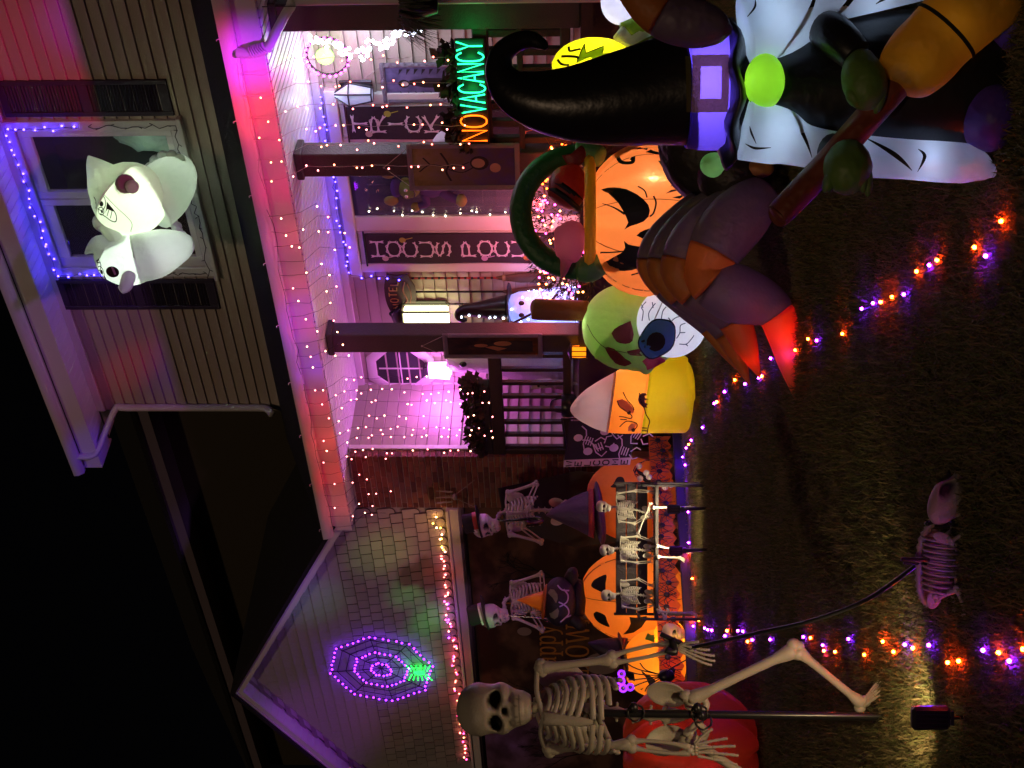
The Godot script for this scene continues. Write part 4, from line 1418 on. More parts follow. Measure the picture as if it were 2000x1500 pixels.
	obj("sweet", soft(f, [[1092, 1096, 40, 12], [1100, 1100, 40, 30], [1118, 1106, 40, 36], [1142, 1112, 40, 36], [1160, 1120, 40, 24], [1172, 1124, 40, 9]], 4, 20), fab("candy_red", lin(0.24, 0.02, 0.015)), t)
	obj("wrapper_end", soft(f, [[1168, 1122, 40, 8], [1178, 1122, 40, 18], [1192, 1122, 40, 24], [1196, 1120, 40, 20]], 3, 14, 0.4), fab("candy_red", Color()), t)
	for q in [[1122, 1106], [1106, 1102]]:
		obj("band", soft(f, [[q[0] - 4, q[1] - 3, 40, 36.5], [q[0] + 4, q[1] + 3, 40, 37.5]], 2, 20), line, t)
	lamp("candy_glow", f.p(1130, 1110, 40), Color(1.0, 0.5, 0.4), 0.010, 0.02, t)
	f = frame(1020, 1140, z)
	t = thing("inflatable_candy", "pink wrapped inflatable sweet with a pointed end lying in the pumpkin bucket", "inflatable candy", at_depth(1020, 1140, z))
	obj("sweet", soft(f, [[1062, 1110, 46, 8], [1052, 1112, 46, 26], [1035, 1112, 46, 30], [1012, 1112, 46, 29], [992, 1108, 46, 22], [985, 1106, 46, 12], [968, 1102, 46, 8], [952, 1098, 46, 2]], 4, 18), fab("candy_pink", lin(0.45, 0.16, 0.2)), t)
	lamp("candy_glow", f.p(1025, 1112, 46), Color(1.0, 0.7, 0.8), 0.010, 0.02, t)


func build_skull_apple() -> void:
	var z := 13.4
	var f := frame(860, 1385, z)
	var t := thing("inflatable_skull", "pale green inflatable skull with maroon eyes and a brown stem", "inflatable skull", at_depth(860, 1374, z))
	var grn := fab("skull_green", lin(0.50, 0.72, 0.26))
	var maroon := fab("skull_maroon", lin(0.14, 0.012, 0.015), {"back": 0.6})
	var g := MB.new()
	var pf := puff(f, 862, 1232, 84, 84, 78)
	g = pf.mesh(48, 24)
	obj("skull", g, grn, t)
	obj("jaw", soft(f, [[850, 1225, 0, 72], [822, 1250, 8, 56], [796, 1262, 14, 40], [778, 1266, 18, 20], [772, 1264, 18, 5]], 4, 24), grn, t)
	obj("chin", soft(f, [[880, 1290, 0, 66], [840, 1290, 6, 52], [808, 1276, 12, 34]], 4, 20), grn, t)
	var on := func(q: Vector2) -> Vector3:
		var w := 0.0
		for e in [[862, 1232, 84, 84, 78, 0], [822, 1252, 60, 56, 56, 8], [800, 1262, 40, 42, 42, 12], [842, 1284, 58, 56, 54, 5]]:
			var h: float = 1.0 - pow((q.x - e[0]) / e[2], 2.0) - pow((q.y - e[1]) / e[3], 2.0)
			if h > 0:
				w = maxf(w, e[5] + e[4] * sqrt(h))
		return f.p(q.x, q.y, w + 3.0)
	flat("eye_socket", cut([[512, 512], [530, 485], [560, 465], [595, 450], [632, 434], [645, 480], [652, 520], [645, 560], [628, 574], [600, 579], [565, 575], [545, 565], [525, 540]], 1050, 500, 0.3), 8, on, maroon, t)
	flat("eye_socket", cut([[470, 600], [495, 598], [530, 610], [570, 642], [600, 670], [630, 688], [642, 702], [625, 712], [600, 720], [565, 712], [540, 700], [505, 662], [485, 630]], 1050, 500, 0.3), 8, on, maroon, t)
	flat("nose_hole", cut([[610, 625], [650, 616], [702, 608], [708, 618], [690, 635], [708, 655], [680, 655], [635, 650], [618, 640]], 1050, 500, 0.3), 8, on, maroon, t)
	flat("mouth", cut([[708, 688], [735, 668], [762, 640], [800, 650], [860, 676], [862, 690], [800, 722], [742, 746], [735, 722], [718, 700]], 1050, 500, 0.3), 8, on, fab("skull_mouth", lin(0.42, 0.05, 0.09)), t)
	var seam := MB.new()
	seam.ink(spl(cut([[360, 450], [400, 530], [470, 600], [560, 625], [640, 640], [720, 650]], 1050, 500, 0.3), 5), 1.2, on)
	obj("seam", seam, mt("seam_green", lin(0.1, 0.17, 0.05)), t)
	obj("stem", soft(f, [[898, 1046, -5, 4], [898, 1050, -5, 17], [897, 1060, -5, 21], [895, 1110, -5, 21], [893, 1160, 0, 20]], 4, 18), fab("stem_brown", lin(0.22, 0.09, 0.035), {"back": 0.6}), t)
	lamp("skull_glow", f.p(862, 1236, 0), Color(1.0, 1.0, 0.85), 0.30, 0.04, t)
	lamp("skull_glow", f.p(868, 1165, 10), Color(1.0, 1.0, 0.9), 0.02, 0.02, t)
	lamp("stem_glow", f.p(895, 1135, 0), Color(1.0, 0.8, 0.6), 0.006, 0.015, t)
	# eyeball in front of it
	f = frame(872, 1380, 13.0)
	t = thing("inflatable_eyeball", "big bloodshot inflatable eyeball with blue iris resting on the lawn", "inflatable eyeball", at_depth(872, 1380, 13.0))
	pf = puff(f, 870, 1311, 69, 68, 66, 0, 0.0, 20)
	obj("eyeball", pf.mesh(44, 24), fab("eye_white", lin(0.74, 0.75, 0.84)), t)
	var c := cut([[768, 545]], 1050, 500, 0.3)[0] as Vector2
	var ed := []
	for j in 26:
		var a := TAU * j / 26
		var q := Vector2(cos(a) * 40, sin(a) * 32)
		ed.append(c + q.rotated(0.55) * (1.0 + 0.035 * sin(a * 5.0)))
	var inner := []
	for q in ed:
		inner.append(c + (q - c) * 0.93)
	flat("iris_edge", ed, 8, pf.surf(0.012), mt("iris_navy", lin(0.008, 0.02, 0.07)), t)
	flat("iris", inner, 8, pf.surf(0.024), fab("iris_blue", lin(0.14, 0.55, 1.0)), t)
	flat("pupil", circle2(c.x - 6, c.y - 3, 18, 17), 8, pf.surf(0.036), mt("black_print", Color()), t)
	var vein := MB.new()
	for q in [[[672, 430], [680, 370], [672, 340], [700, 305]], [[680, 345], [672, 320]], [[716, 430], [712, 385], [735, 345], [755, 320]], [[740, 350], [736, 312]], [[785, 450], [792, 400], [800, 370], [820, 345]], [[840, 480], [850, 440], [880, 415], [915, 405]], [[850, 440], [832, 415]], [[885, 545], [905, 510], [908, 465], [940, 450]], [[905, 510], [940, 508]], [[905, 580], [950, 580], [980, 550], [998, 525]], [[945, 580], [962, 592]]]:
		vein.ink(spl(cut(q, 1050, 500, 0.3), 4), 1.8, pf.surf(0.005))
	obj("veins", vein, mt("vein_ink", lin(0.03, 0.05, 0.14)), t)
	seam = MB.new()
	for q in [[[830, 240], [790, 330], [745, 430]], [[830, 250], [950, 320], [1030, 410], [1065, 520]], [[830, 245], [875, 210]], [[1030, 410], [1070, 330]]]:
		seam.ink(spl(cut(q, 1050, 500, 0.3), 5), 2.2, pf.surf(0.004))
	obj("seam", seam, mt("seam_eye", lin(0.3, 0.3, 0.36)), t)
	lamp("eyeball_glow", f.p(872, 1315, 15), Color(0.92, 0.95, 1.0), 0.13, 0.04, t)
	lamp("eyeball_glow", f.p(900, 1345, 55), Color(0.92, 0.95, 1.0), 0.008, 0.01, t)


func build_candy_corn() -> void:
	var z := 14.0
	var f := frame(715, 1362, z)
	var t := thing("inflatable_candy_corn", "smirking inflatable candy corn in white, orange and yellow", "inflatable candy corn", at_depth(715, 1358, z))
	# slices from the point down: v, middle, half width
	var sl := [[1118, 700, 3], [1124, 701, 13], [1140, 704, 28], [1165, 708, 44], [1195, 714, 58], [1225, 722, 69], [1265, 731, 78], [1300, 734, 80], [1330, 730, 76], [1348, 722, 66], [1356, 716, 44], [1358, 714, 8]]
	var sv := []
	for q in sl:
		sv.append(Vector3(q[0], q[1], q[2]))
	sv = spl(sv, 6)
	var colr := [fab("corn_white", lin(0.66, 0.62, 0.68)), fab("corn_orange", lin(0.95, 0.34, 0.05)), fab("corn_yellow", lin(0.82, 0.70, 0.02))]
	var edges := [0.0, 1196.0, 1266.0, 2000.0]
	for b in 3:
		var rings := []
		for q in sv:
			if q.x >= edges[b] - 4.0 and q.x <= edges[b + 1] + 4.0:
				var r := PackedVector3Array()
				for j in 36:
					var a := TAU * j / 36
					r.append(f.p(q.y + q.z * cos(a), q.x + 10.0 * cos(a) * clampf((q.x - 1150) / 60.0, 0, 1) * (1.0 if q.x < 1340 else 0.4), q.z * 0.72 * sin(a)))
				rings.append(r)
		var g := MB.new()
		g.skin(rings, true)
		obj(["white_tip", "orange_band", "yellow_base"][b], g, colr[b], t)
	var on := func(p: Vector2) -> Vector3:
		var k := 0
		while k < sv.size() - 2 and sv[k + 1].x < p.y:
			k += 1
		var a: Vector3 = sv[k].lerp(sv[k + 1], clampf((p.y - sv[k].x) / maxf(sv[k + 1].x - sv[k].x, 0.1), 0, 1))
		return f.p(p.x, p.y, a.z * 0.72 * sqrt(maxf(1.0 - pow((p.x - a.y) / a.z, 2.0), 0.0))) + Vector3(0, 0, 0.012)
	var line := mt("corn_ink", lin(0.03, 0.008, 0.004))
	var pink := fab("corn_pink", lin(0.36, 0.13, 0.1))
	for q in [[[528, 940], [560, 930], [590, 945], [615, 970], [632, 1000], [630, 1018], [600, 1022], [575, 1000], [545, 975]], [[600, 1110], [620, 1088], [650, 1085], [648, 1105], [625, 1135], [598, 1140]]]:
		flat("eye", cut(q, 1050, 500, 0.3), 8, on, pink, t)
	flat("grin", cut([[660, 935], [665, 905], [685, 890], [708, 892], [715, 905], [700, 910], [705, 925], [728, 930], [700, 938], [704, 955], [725, 960], [712, 972], [720, 986], [690, 980], [668, 958]], 1050, 500, 0.3), 8, on, mt("corn_grin", lin(0.16, 0.05, 0.045)), t)
	var g := MB.new()
	for q in [[[565, 885], [590, 935], [625, 975], [634, 1002]], [[528, 940], [545, 980], [600, 1018], [622, 1040], [612, 1055], [570, 1045], [540, 1042]], [[548, 1060], [590, 1062]], [[545, 1110], [575, 1080], [600, 1072], [650, 1085], [655, 1110], [630, 1138]], [[668, 890], [680, 945], [700, 990], [712, 1030], [735, 1070], [728, 1110], [725, 1150]], [[690, 1115], [722, 1118]], [[690, 1135], [722, 1136]]]:
		g.ink(spl(cut(q, 1050, 500, 0.3), 4), 2.0, on)
	g.print_on(circle2(695, 1231, 4), 6, on)
	g.print_on(circle2(661, 1240, 4), 6, on)
	obj("ink_lines", g, line, t)
	lamp("corn_glow", f.p(728, 1262, 0), Color(1.0, 0.95, 0.85), 0.24, 0.04, t)
	lamp("corn_glow_base", f.p(735, 1310, 10), Color(1.0, 1.0, 0.85), 0.025, 0.04, t)
	lamp("corn_glow", f.p(712, 1185, 0), Color(1.0, 0.95, 0.95), 0.018, 0.02, t)


func build_pumpkin_row() -> void:
	var line := mt("black_print", Color())
	var org := fab("pumpkin_glow_orange", lin(0.85, 0.36, 0.07))
	# with the cat on top
	var z := 15.6
	var f := frame(337, 1348, z)
	var t := thing("inflatable_pumpkin", "glowing orange inflatable jack-o'-lantern with the black cat on its head", "inflatable pumpkin", at_depth(337, 1346, z), Basis(), "glowing pumpkins in front of the garage")
	var pf := puff(f, 337, 1240, 90, 106, 80, 4, 0.035, 0, 0.05)
	pf.turn = 0.15
	obj("pumpkin", pf.mesh(60, 26), org, t)
	var on := pf.surf(0.012)
	flat("eye", spl(cut([[1022, 298], [1030, 270], [1052, 248], [1116, 218], [1112, 270], [1106, 326], [1060, 316]], 850, 1050, 0.3), 3, true), 10, on, line, t)
	flat("eye", spl(cut([[1036, 478], [1045, 462], [1062, 456], [1108, 474], [1122, 512], [1138, 553], [1085, 538], [1050, 512]], 850, 1050, 0.3), 3, true), 10, on, line, t)
	flat("mouth", cut([[1262, 476], [1300, 480], [1372, 470], [1368, 500], [1340, 545], [1290, 585], [1225, 602], [1255, 560], [1270, 520]], 850, 1050, 0.3), 10, on, line, t)
	var g := MB.new()
	seams(pf, [-1.15, -0.02, 1.1], mt("seam_brown", lin(0.2, 0.07, 0.01)), t, 1.3)
	lamp("pumpkin_glow", f.p(335, 1245, 0), Color(1.0, 0.85, 0.6), 0.17, 0.04, t)
	lamp("pumpkin_glow", f.p(270, 1300, 20), Color(1.0, 0.8, 0.4), 0.06, 0.03, t)
	# cat
	f = frame(328, 1135, z)
	t = thing("inflatable_cat", "black inflatable cat with orange witch hat sitting on the glowing pumpkin", "inflatable cat", at_depth(328, 1134, z))
	var blk := fab("cat_black", lin(0.018, 0.014, 0.02), {"back": 0.0, "rough": 0.6})
	pf = puff(f, 328, 1094, 48, 33, 40, 0, 0, 20)
	obj("head", pf.mesh(32, 18), blk, t)
	for q in [[390, 1126], [276, 1142]]:
		obj("paw", soft(f, [[(q[0] + 330) / 2.0, 1112, 10, 14], [q[0] - (6 if q[0] > 330 else -6), q[1] - 6, 20, 12], [q[0], q[1], 24, 5]], 3, 12), blk, t)
	obj("body", puff(f, 330, 1130, 40, 18, 34).mesh(20, 10), blk, t)
	on = pf.surf(0.006)
	var pale := mt("cat_eye_grey", lin(0.20, 0.2, 0.12))
	for q in [[[1200, 440], [1230, 398], [1275, 400], [1315, 450], [1320, 500], [1300, 555], [1255, 490], [1215, 460]], [[1215, 690], [1250, 670], [1320, 610], [1335, 650], [1320, 720], [1280, 755], [1235, 735]]]:
		flat("eye", cut(q, 880, 1080, 0.16), 8, on, pale, t)
	g = MB.new()
	for q in [[[1315, 350], [1370, 400], [1455, 415]], [[1390, 395], [1440, 460], [1435, 530], [1390, 570], [1340, 595]], [[1330, 540], [1390, 570], [1440, 620], [1450, 690], [1400, 745], [1350, 792]], [[1410, 735], [1480, 715]]]:
		g.ink(spl(cut(q, 880, 1080, 0.16), 4), 2.6, on)
	obj("whisker_print", g, mt("cat_lavender", lin(0.45, 0.38, 0.62)), t)
	lamp("cat_light", f.p(324, 1112, 90), Color(0.5, 0.3, 1.0), 0.003, 0.02, t)
	var hat := obj("witch_hat", soft(f, [[330, 1012, 18, 1], [330, 1030, 18, 8], [329, 1048, 18, 15], [328, 1062, 18, 21]], 4, 18), fab("hat_orange", lin(0.55, 0.2, 0.02)), t)
	g = MB.new()
	g.ball(f.p(327, 1065, 18), Vector3(35, 6.5, 30) * f.k, 26, 8, Basis(Vector3(0, 0, 1), -0.12))
	obj("brim", g, fab("hat_brim_orange", lin(0.5, 0.15, 0.02)), hat)
	lamp("hat_glow", f.p(329, 1052, 18), Color(1.0, 0.8, 0.5), 0.0035, 0.01, t)
	# with the purple hat
	z = 16.4
	f = frame(525, 1338, z)
	t = thing("inflatable_pumpkin", "dim orange inflatable jack-o'-lantern wearing the purple witch hat behind the bench", "inflatable pumpkin", at_depth(525, 1337, z), Basis(), "glowing pumpkins in front of the garage")
	pf = puff(f, 525, 1235, 84, 92, 76, 4, 0.035, 0, 0.05)
	obj("pumpkin", pf.mesh(60, 26), fab("pumpkin_dim_orange", lin(0.62, 0.2, 0.05)), t)
	on = pf.surf(0.01)
	flat("eye", spl(cut([[862, 1130], [905, 1080], [960, 990], [1040, 985], [1070, 1050], [1080, 1142], [970, 1138]], 1080, 800, 0.13), 3, true), 10, on, line, t)
	flat("eye", spl(cut([[1235, 870], [1340, 920], [1440, 970], [1530, 1030], [1540, 1110], [1440, 1115], [1340, 1030], [1290, 960]], 1080, 800, 0.13), 3, true), 10, on, line, t)
	lamp("pumpkin_glow", f.p(530, 1240, 0), Color(1.0, 0.75, 0.5), 0.085, 0.04, t)
	hat = obj("witch_hat", soft(f, [[495, 1068, 30, 1], [498, 1085, 30, 12], [500, 1110, 30, 25], [501, 1135, 30, 37], [500, 1160, 30, 48]], 4, 22), fab("hat_purple", lin(0.07, 0.05, 0.13), {"back": 0.3}), t)
	g = MB.new()
	g.ball(f.p(500, 1172, 26), Vector3(64, 11, 55) * f.k, 32, 10, Basis(Vector3(0, 0, 1), 0.1))
	obj("brim", g, fab("hat_purple", Color()), hat)
	obj("hat_band", soft(f, [[500, 1150, 30, 45], [500, 1161, 30, 49.5]], 3, 24), fab("hat_band_red", lin(0.34, 0.05, 0.06)), hat)
	# the small one at the left end
	z = 15.0
	f = frame(205, 1352, z)
	t = thing("inflatable_pumpkin", "small yellow orange glowing pumpkin with dark hat beside the large skeleton arm", "inflatable pumpkin", at_depth(205, 1351, z), Basis(), "glowing pumpkins in front of the garage")
	pf = puff(f, 203, 1280, 66, 64, 60, 5, 0.04, 0, 0.05)
	obj("pumpkin", pf.mesh(50, 22), fab("pumpkin_gold", lin(0.90, 0.42, 0.06)), t)
	on = pf.surf(0.01)
	for q in [[[1100, 545], [1150, 525], [1190, 540], [1198, 612], [1140, 600], [1108, 575]], [[1250, 490], [1300, 525], [1350, 545], [1385, 580], [1380, 620], [1400, 660], [1420, 690], [1330, 700], [1345, 650], [1320, 610], [1300, 560], [1270, 530]], [[1250, 690], [1280, 670], [1262, 700]]]:
		flat("face_print", cut(q, 1000, 1200, 0.2), 9, on, line, t)
	lamp("pumpkin_glow", f.p(205, 1282, 5), Color(1.0, 0.85, 0.5), 0.12, 0.04, t)
	hat = obj("witch_hat", soft(f, [[242, 1150, 0, 2], [236, 1175, 0, 16], [228, 1200, 0, 26], [222, 1216, 0, 32]], 4, 18), fab("hat_plum", lin(0.03, 0.018, 0.035), {"back": 0.1}), t)
	g = MB.new()
	g.ball(f.p(220, 1220, 0), Vector3(46, 6, 40) * f.k, 26, 8, Basis(Vector3(0, 0, 1), 0.25))
	obj("brim", g, fab("hat_plum", Color()), hat)
	obj("hat_band", soft(f, [[224, 1207, 0, 30.5], [222, 1213, 0, 33]], 2, 20), fab("hat_band_red", Color()), hat)
	# a little one with a green stem by the bunting
	f = frame(262, 1335, 14.8)
	t = thing("inflatable_pumpkin", "smallest glowing yellow pumpkin with green stem behind the orange bunting", "inflatable pumpkin", at_depth(255, 1345, 14.8), Basis(), "glowing pumpkins in front of the garage")
	f.u0 = 255
	f.v0 = 1345
	obj("pumpkin", puff(f, 255, 1308, 34, 32, 32, 6, 0.06, 0, 0.06).mesh(40, 18), fab("pumpkin_gold", Color()), t)
	obj("stem", soft(f, [[252, 1280, 0, 8], [254, 1270, 0, 6], [257, 1263, 0, 7]], 3, 10), fab("stem_green", lin(0.03, 0.09, 0.03)), t)
	lamp("pumpkin_glow", f.p(255, 1310, 0), Color(1.0, 0.85, 0.35), 0.06, 0.03, t)
	# big red orange one in the lower left
	z = 9.4
	f = frame(40, 1492, z)
	t = thing("inflatable_pumpkin", "large dull red orange inflatable pumpkin behind the life-size skeleton", "inflatable pumpkin", at_depth(40, 1490, z))
	pf = puff(f, 35, 1350, 135, 140, 125, 7, 0.11, 0, 0.08)
	obj("pumpkin", pf.mesh(70, 28), fab("pumpkin_red", lin(0.42, 0.10, 0.035)), t)
	lamp("pumpkin_glow", f.p(40, 1350, 0), Color(1.0, 0.6, 0.5), 0.014, 0.05, t)
	lamp("pumpkin_glow", f.p(72, 1300, 70), Color(1.0, 0.3, 0.3), 0.02, 0.02, t)
	lamp("pumpkin_glow", f.p(40, 1370, 72), Color(1.0, 0.3, 0.6), 0.015, 0.02, t)


func bmb(c: Color) -> MB:
	var m := MB.new()
	m.col = c
	m.tint = true
	return m


func bone(m: MB, a: Vector3, b: Vector3, r: float, sides := 8) -> void:
	var pts := []
	var rad := []
	var tt := [0.0, 0.03, 0.09, 0.2, 0.5, 0.8, 0.91, 0.97, 1.0]
	var rr := [1.2, 1.75, 1.6, 1.1, 0.95, 1.05, 1.55, 1.75, 1.2]
	for k in 9:
		pts.append(a.lerp(b, tt[k]))
		rad.append(r * rr[k])
	m.tube(pts, rad, sides)
	var d := (b - a).normalized()
	var s := d.cross(Vector3(0, 0, 1) if absf(d.z) < 0.9 else Vector3.UP).normalized() * r * 0.95
	for e in [a, b]:
		for g in [1.0, -1.0]:
			m.ball(e + s * g, Vector3.ONE * r * 1.45, sides, 6)


func pair_bones(m: MB, a: Vector3, b: Vector3, r: float, sides := 6) -> void:
	var d := (b - a).normalized()
	var s := d.cross(Vector3(0, 0, 1) if absf(d.z) < 0.9 else Vector3.UP).normalized()
	for g in [1.0, -1.0]:
		var o: Vector3 = s * g * r * 1.5
		m.tube(spl([a + o * 0.7, a.lerp(b, 0.25) + o * 1.2, a.lerp(b, 0.7) + o * 1.25, b + o * 0.6], 3), [1.7 * r, 1.5 * r, 1.0 * r, 0.8 * r, 0.75 * r, 0.75 * r, 0.8 * r, 1.0 * r, 1.35 * r, 1.4 * r].slice(0, 10), sides)
	m.ball(a, Vector3.ONE * r * 1.9, 8, 6)
	m.ball(b, Vector3.ONE * r * 1.6, 8, 6)


func hand_bones(m: MB, w: Vector3, dir: Vector3, side: Vector3, l: float, curl := 0.15, thumb := 1.0) -> void:
	var nrm := dir.cross(side).normalized()
	var r := l * 0.03
	for k in 6:
		m.ball(w + dir * l * (0.05 + 0.07 * (k / 3)) + side * l * 0.07 * ((k % 3) - 1), Vector3.ONE * l * 0.045, 6, 5)
	var lens := [0.86, 0.97, 1.0, 0.94, 0.78]
	for k in 4:
		var x := (k - 1.5) * 0.13
		var p := w + dir * l * 0.14 + side * (x * 0.6 * l)
		var d := (dir + side * x * 1.1).normalized()
		var seg := [0.32, 0.22, 0.15, 0.12]
		for j in 4:
			var e: Vector3 = p + d * l * seg[j] * lens[k + 1]
			m.tube([p, p.lerp(e, 0.12), p.lerp(e, 0.5), p.lerp(e, 0.88), e], [r * 0.9, r * 1.25, r * 0.75, r * 1.15, r * (0.8 if j < 3 else 0.3)], 6)
			p = e
			d = (d + nrm * curl * (1.0 + j)).normalized()
	var p := w + dir * l * 0.1 + side * (thumb * 0.1 * l)
	var d := (dir * 0.65 + side * thumb * 0.75).normalized()
	for j in 3:
		var e: Vector3 = p + d * l * [0.2, 0.17, 0.14][j]
		m.tube([p, p.lerp(e, 0.12), p.lerp(e, 0.5), p.lerp(e, 0.88), e], [r, r * 1.3, r * 0.85, r * 1.2, r * (0.9 if j < 2 else 0.3)], 6)
		p = e
		d = (d + dir * 0.25 + nrm * curl).normalized()


func foot_bones(m: MB, an: Vector3, to: Vector3, l: float) -> void:
	var d := (to - an).normalized()
	var s := d.cross(Vector3.UP)
	s = s.normalized() if s.length() > 0.1 else Vector3.RIGHT
	m.ball(an - d * l * 0.12, Vector3.ONE * l * 0.13, 8, 6)
	for k in 5:
		var x := (k - 2) * 0.09
		var a := an + d * l * 0.02 + s * x * 0.5 * l
		var b := an + d * l * (0.55 + 0.06 * (2 - absi(k - 1))) + s * x * l
		var e := b + d * l * 0.28 + s * x * 0.4 * l
		m.tube([a, a.lerp(b, 0.5), b, b.lerp(e, 0.5), e], [l * 0.07, l * 0.035, l * 0.05, l * 0.03, l * 0.022], 6)


func skull_mesh(h: float, bc: Color, seg := 44) -> MB:
	# slices: height, half width, front, back (all in skull heights)
	var sl := [[0.0, 0.10, 0.27, -0.14], [0.015, 0.155, 0.31, -0.10], [0.06, 0.185, 0.345, -0.09], [0.12, 0.215, 0.36, -0.06], [0.17, 0.225, 0.375, -0.04], [0.215, 0.235, 0.38, 0.0], [0.26, 0.245, 0.375, 0.08], [0.32, 0.275, 0.35, 0.2], [0.38, 0.305, 0.345, 0.3], [0.44, 0.325, 0.35, 0.40], [0.5, 0.335, 0.355, 0.47], [0.56, 0.33, 0.36, 0.52], [0.62, 0.328, 0.37, 0.55], [0.68, 0.335, 0.40, 0.56], [0.74, 0.342, 0.395, 0.56], [0.80, 0.335, 0.37, 0.54], [0.86, 0.315, 0.325, 0.49], [0.92, 0.265, 0.255, 0.4], [0.965, 0.19, 0.17, 0.28], [0.99, 0.10, 0.09, 0.14], [1.0, 0.02, 0.02, 0.03]]
	var kn := []
	for q in sl:
		kn.append([Vector3(q[1], q[2], q[3]), q[0]])
	var a := []
	var ys := []
	for q in kn:
		a.append(q[0])
		ys.append(q[1])
	a = spl(a, 3)
	ys = spl(ys, 3)
	var rings := []
	var cols := []
	for k in a.size():
		var r := PackedVector3Array()
		var rc := PackedColorArray()
		var y: float = ys[k]
		for j in seg:
			var g := TAU * (j + 0.5) / seg
			var cx := sin(g)
			var cz := cos(g)
			var pw := 0.85
			var x: float = signf(cx) * pow(absf(cx), pw) * a[k].x
			var z: float = signf(cz) * pow(absf(cz), pw) * (a[k].y if cz > 0 else a[k].z)
			var c := bc
			if z > 0.0:
				# sockets, nose, cheeks, teeth
				var e := Vector2((absf(x) - 0.155) / 0.105, (y - 0.575 + absf(x) * 0.12) / 0.088)
				var dp := clampf(1.25 - e.length(), 0.0, 1.0)
				z -= 0.16 * smoothstep(0.0, 0.55, dp)
				var s1 := smoothstep(0.16, 0.34, dp)
				var n := Vector2(x / (0.055 * clampf((0.52 - y) / 0.12, 0.1, 1.0)), (y - 0.445) / 0.075)
				var dn := clampf(1.3 - n.length(), 0.0, 1.0)
				z -= 0.10 * smoothstep(0.0, 0.5, dn)
				s1 = maxf(s1, smoothstep(0.2, 0.4, dn))
				if y > 0.36 and y < 0.50 and absf(x) > 0.2:
					z += 0.035 * sin((y - 0.36) / 0.14 * PI)
				if y > 0.26 and y < 0.40 and absf(x) > 0.13:
					z -= 0.05 * sin((y - 0.26) / 0.14 * PI)
				if y > 0.12 and y < 0.27 and absf(x) < 0.19:
					var th := absf(sin(x * 42.0))
					z += 0.012 * th
					s1 = maxf(s1, 0.65 * (1.0 - smoothstep(0.0, 0.35, th)))
					s1 = maxf(s1, 0.8 * (1.0 - smoothstep(0.0, 0.016, absf(y - 0.19))))
				c = bc.lerp(Color(0.006, 0.005, 0.005), s1)
			if y > 0.5 and y < 0.75 and absf(x) > 0.25:
				x *= 1.0 - 0.05 * sin((y - 0.5) / 0.25 * PI)
			r.append(Vector3(x, y * 0.83 if y < 0.575 else 0.477 + (y - 0.575) * 1.2306, z) * h)
			rc.append(c)
		rings.append(r)
		cols.append(rc)
	var m := MB.new()
	m.skin(rings, true, true, cols)
	return m


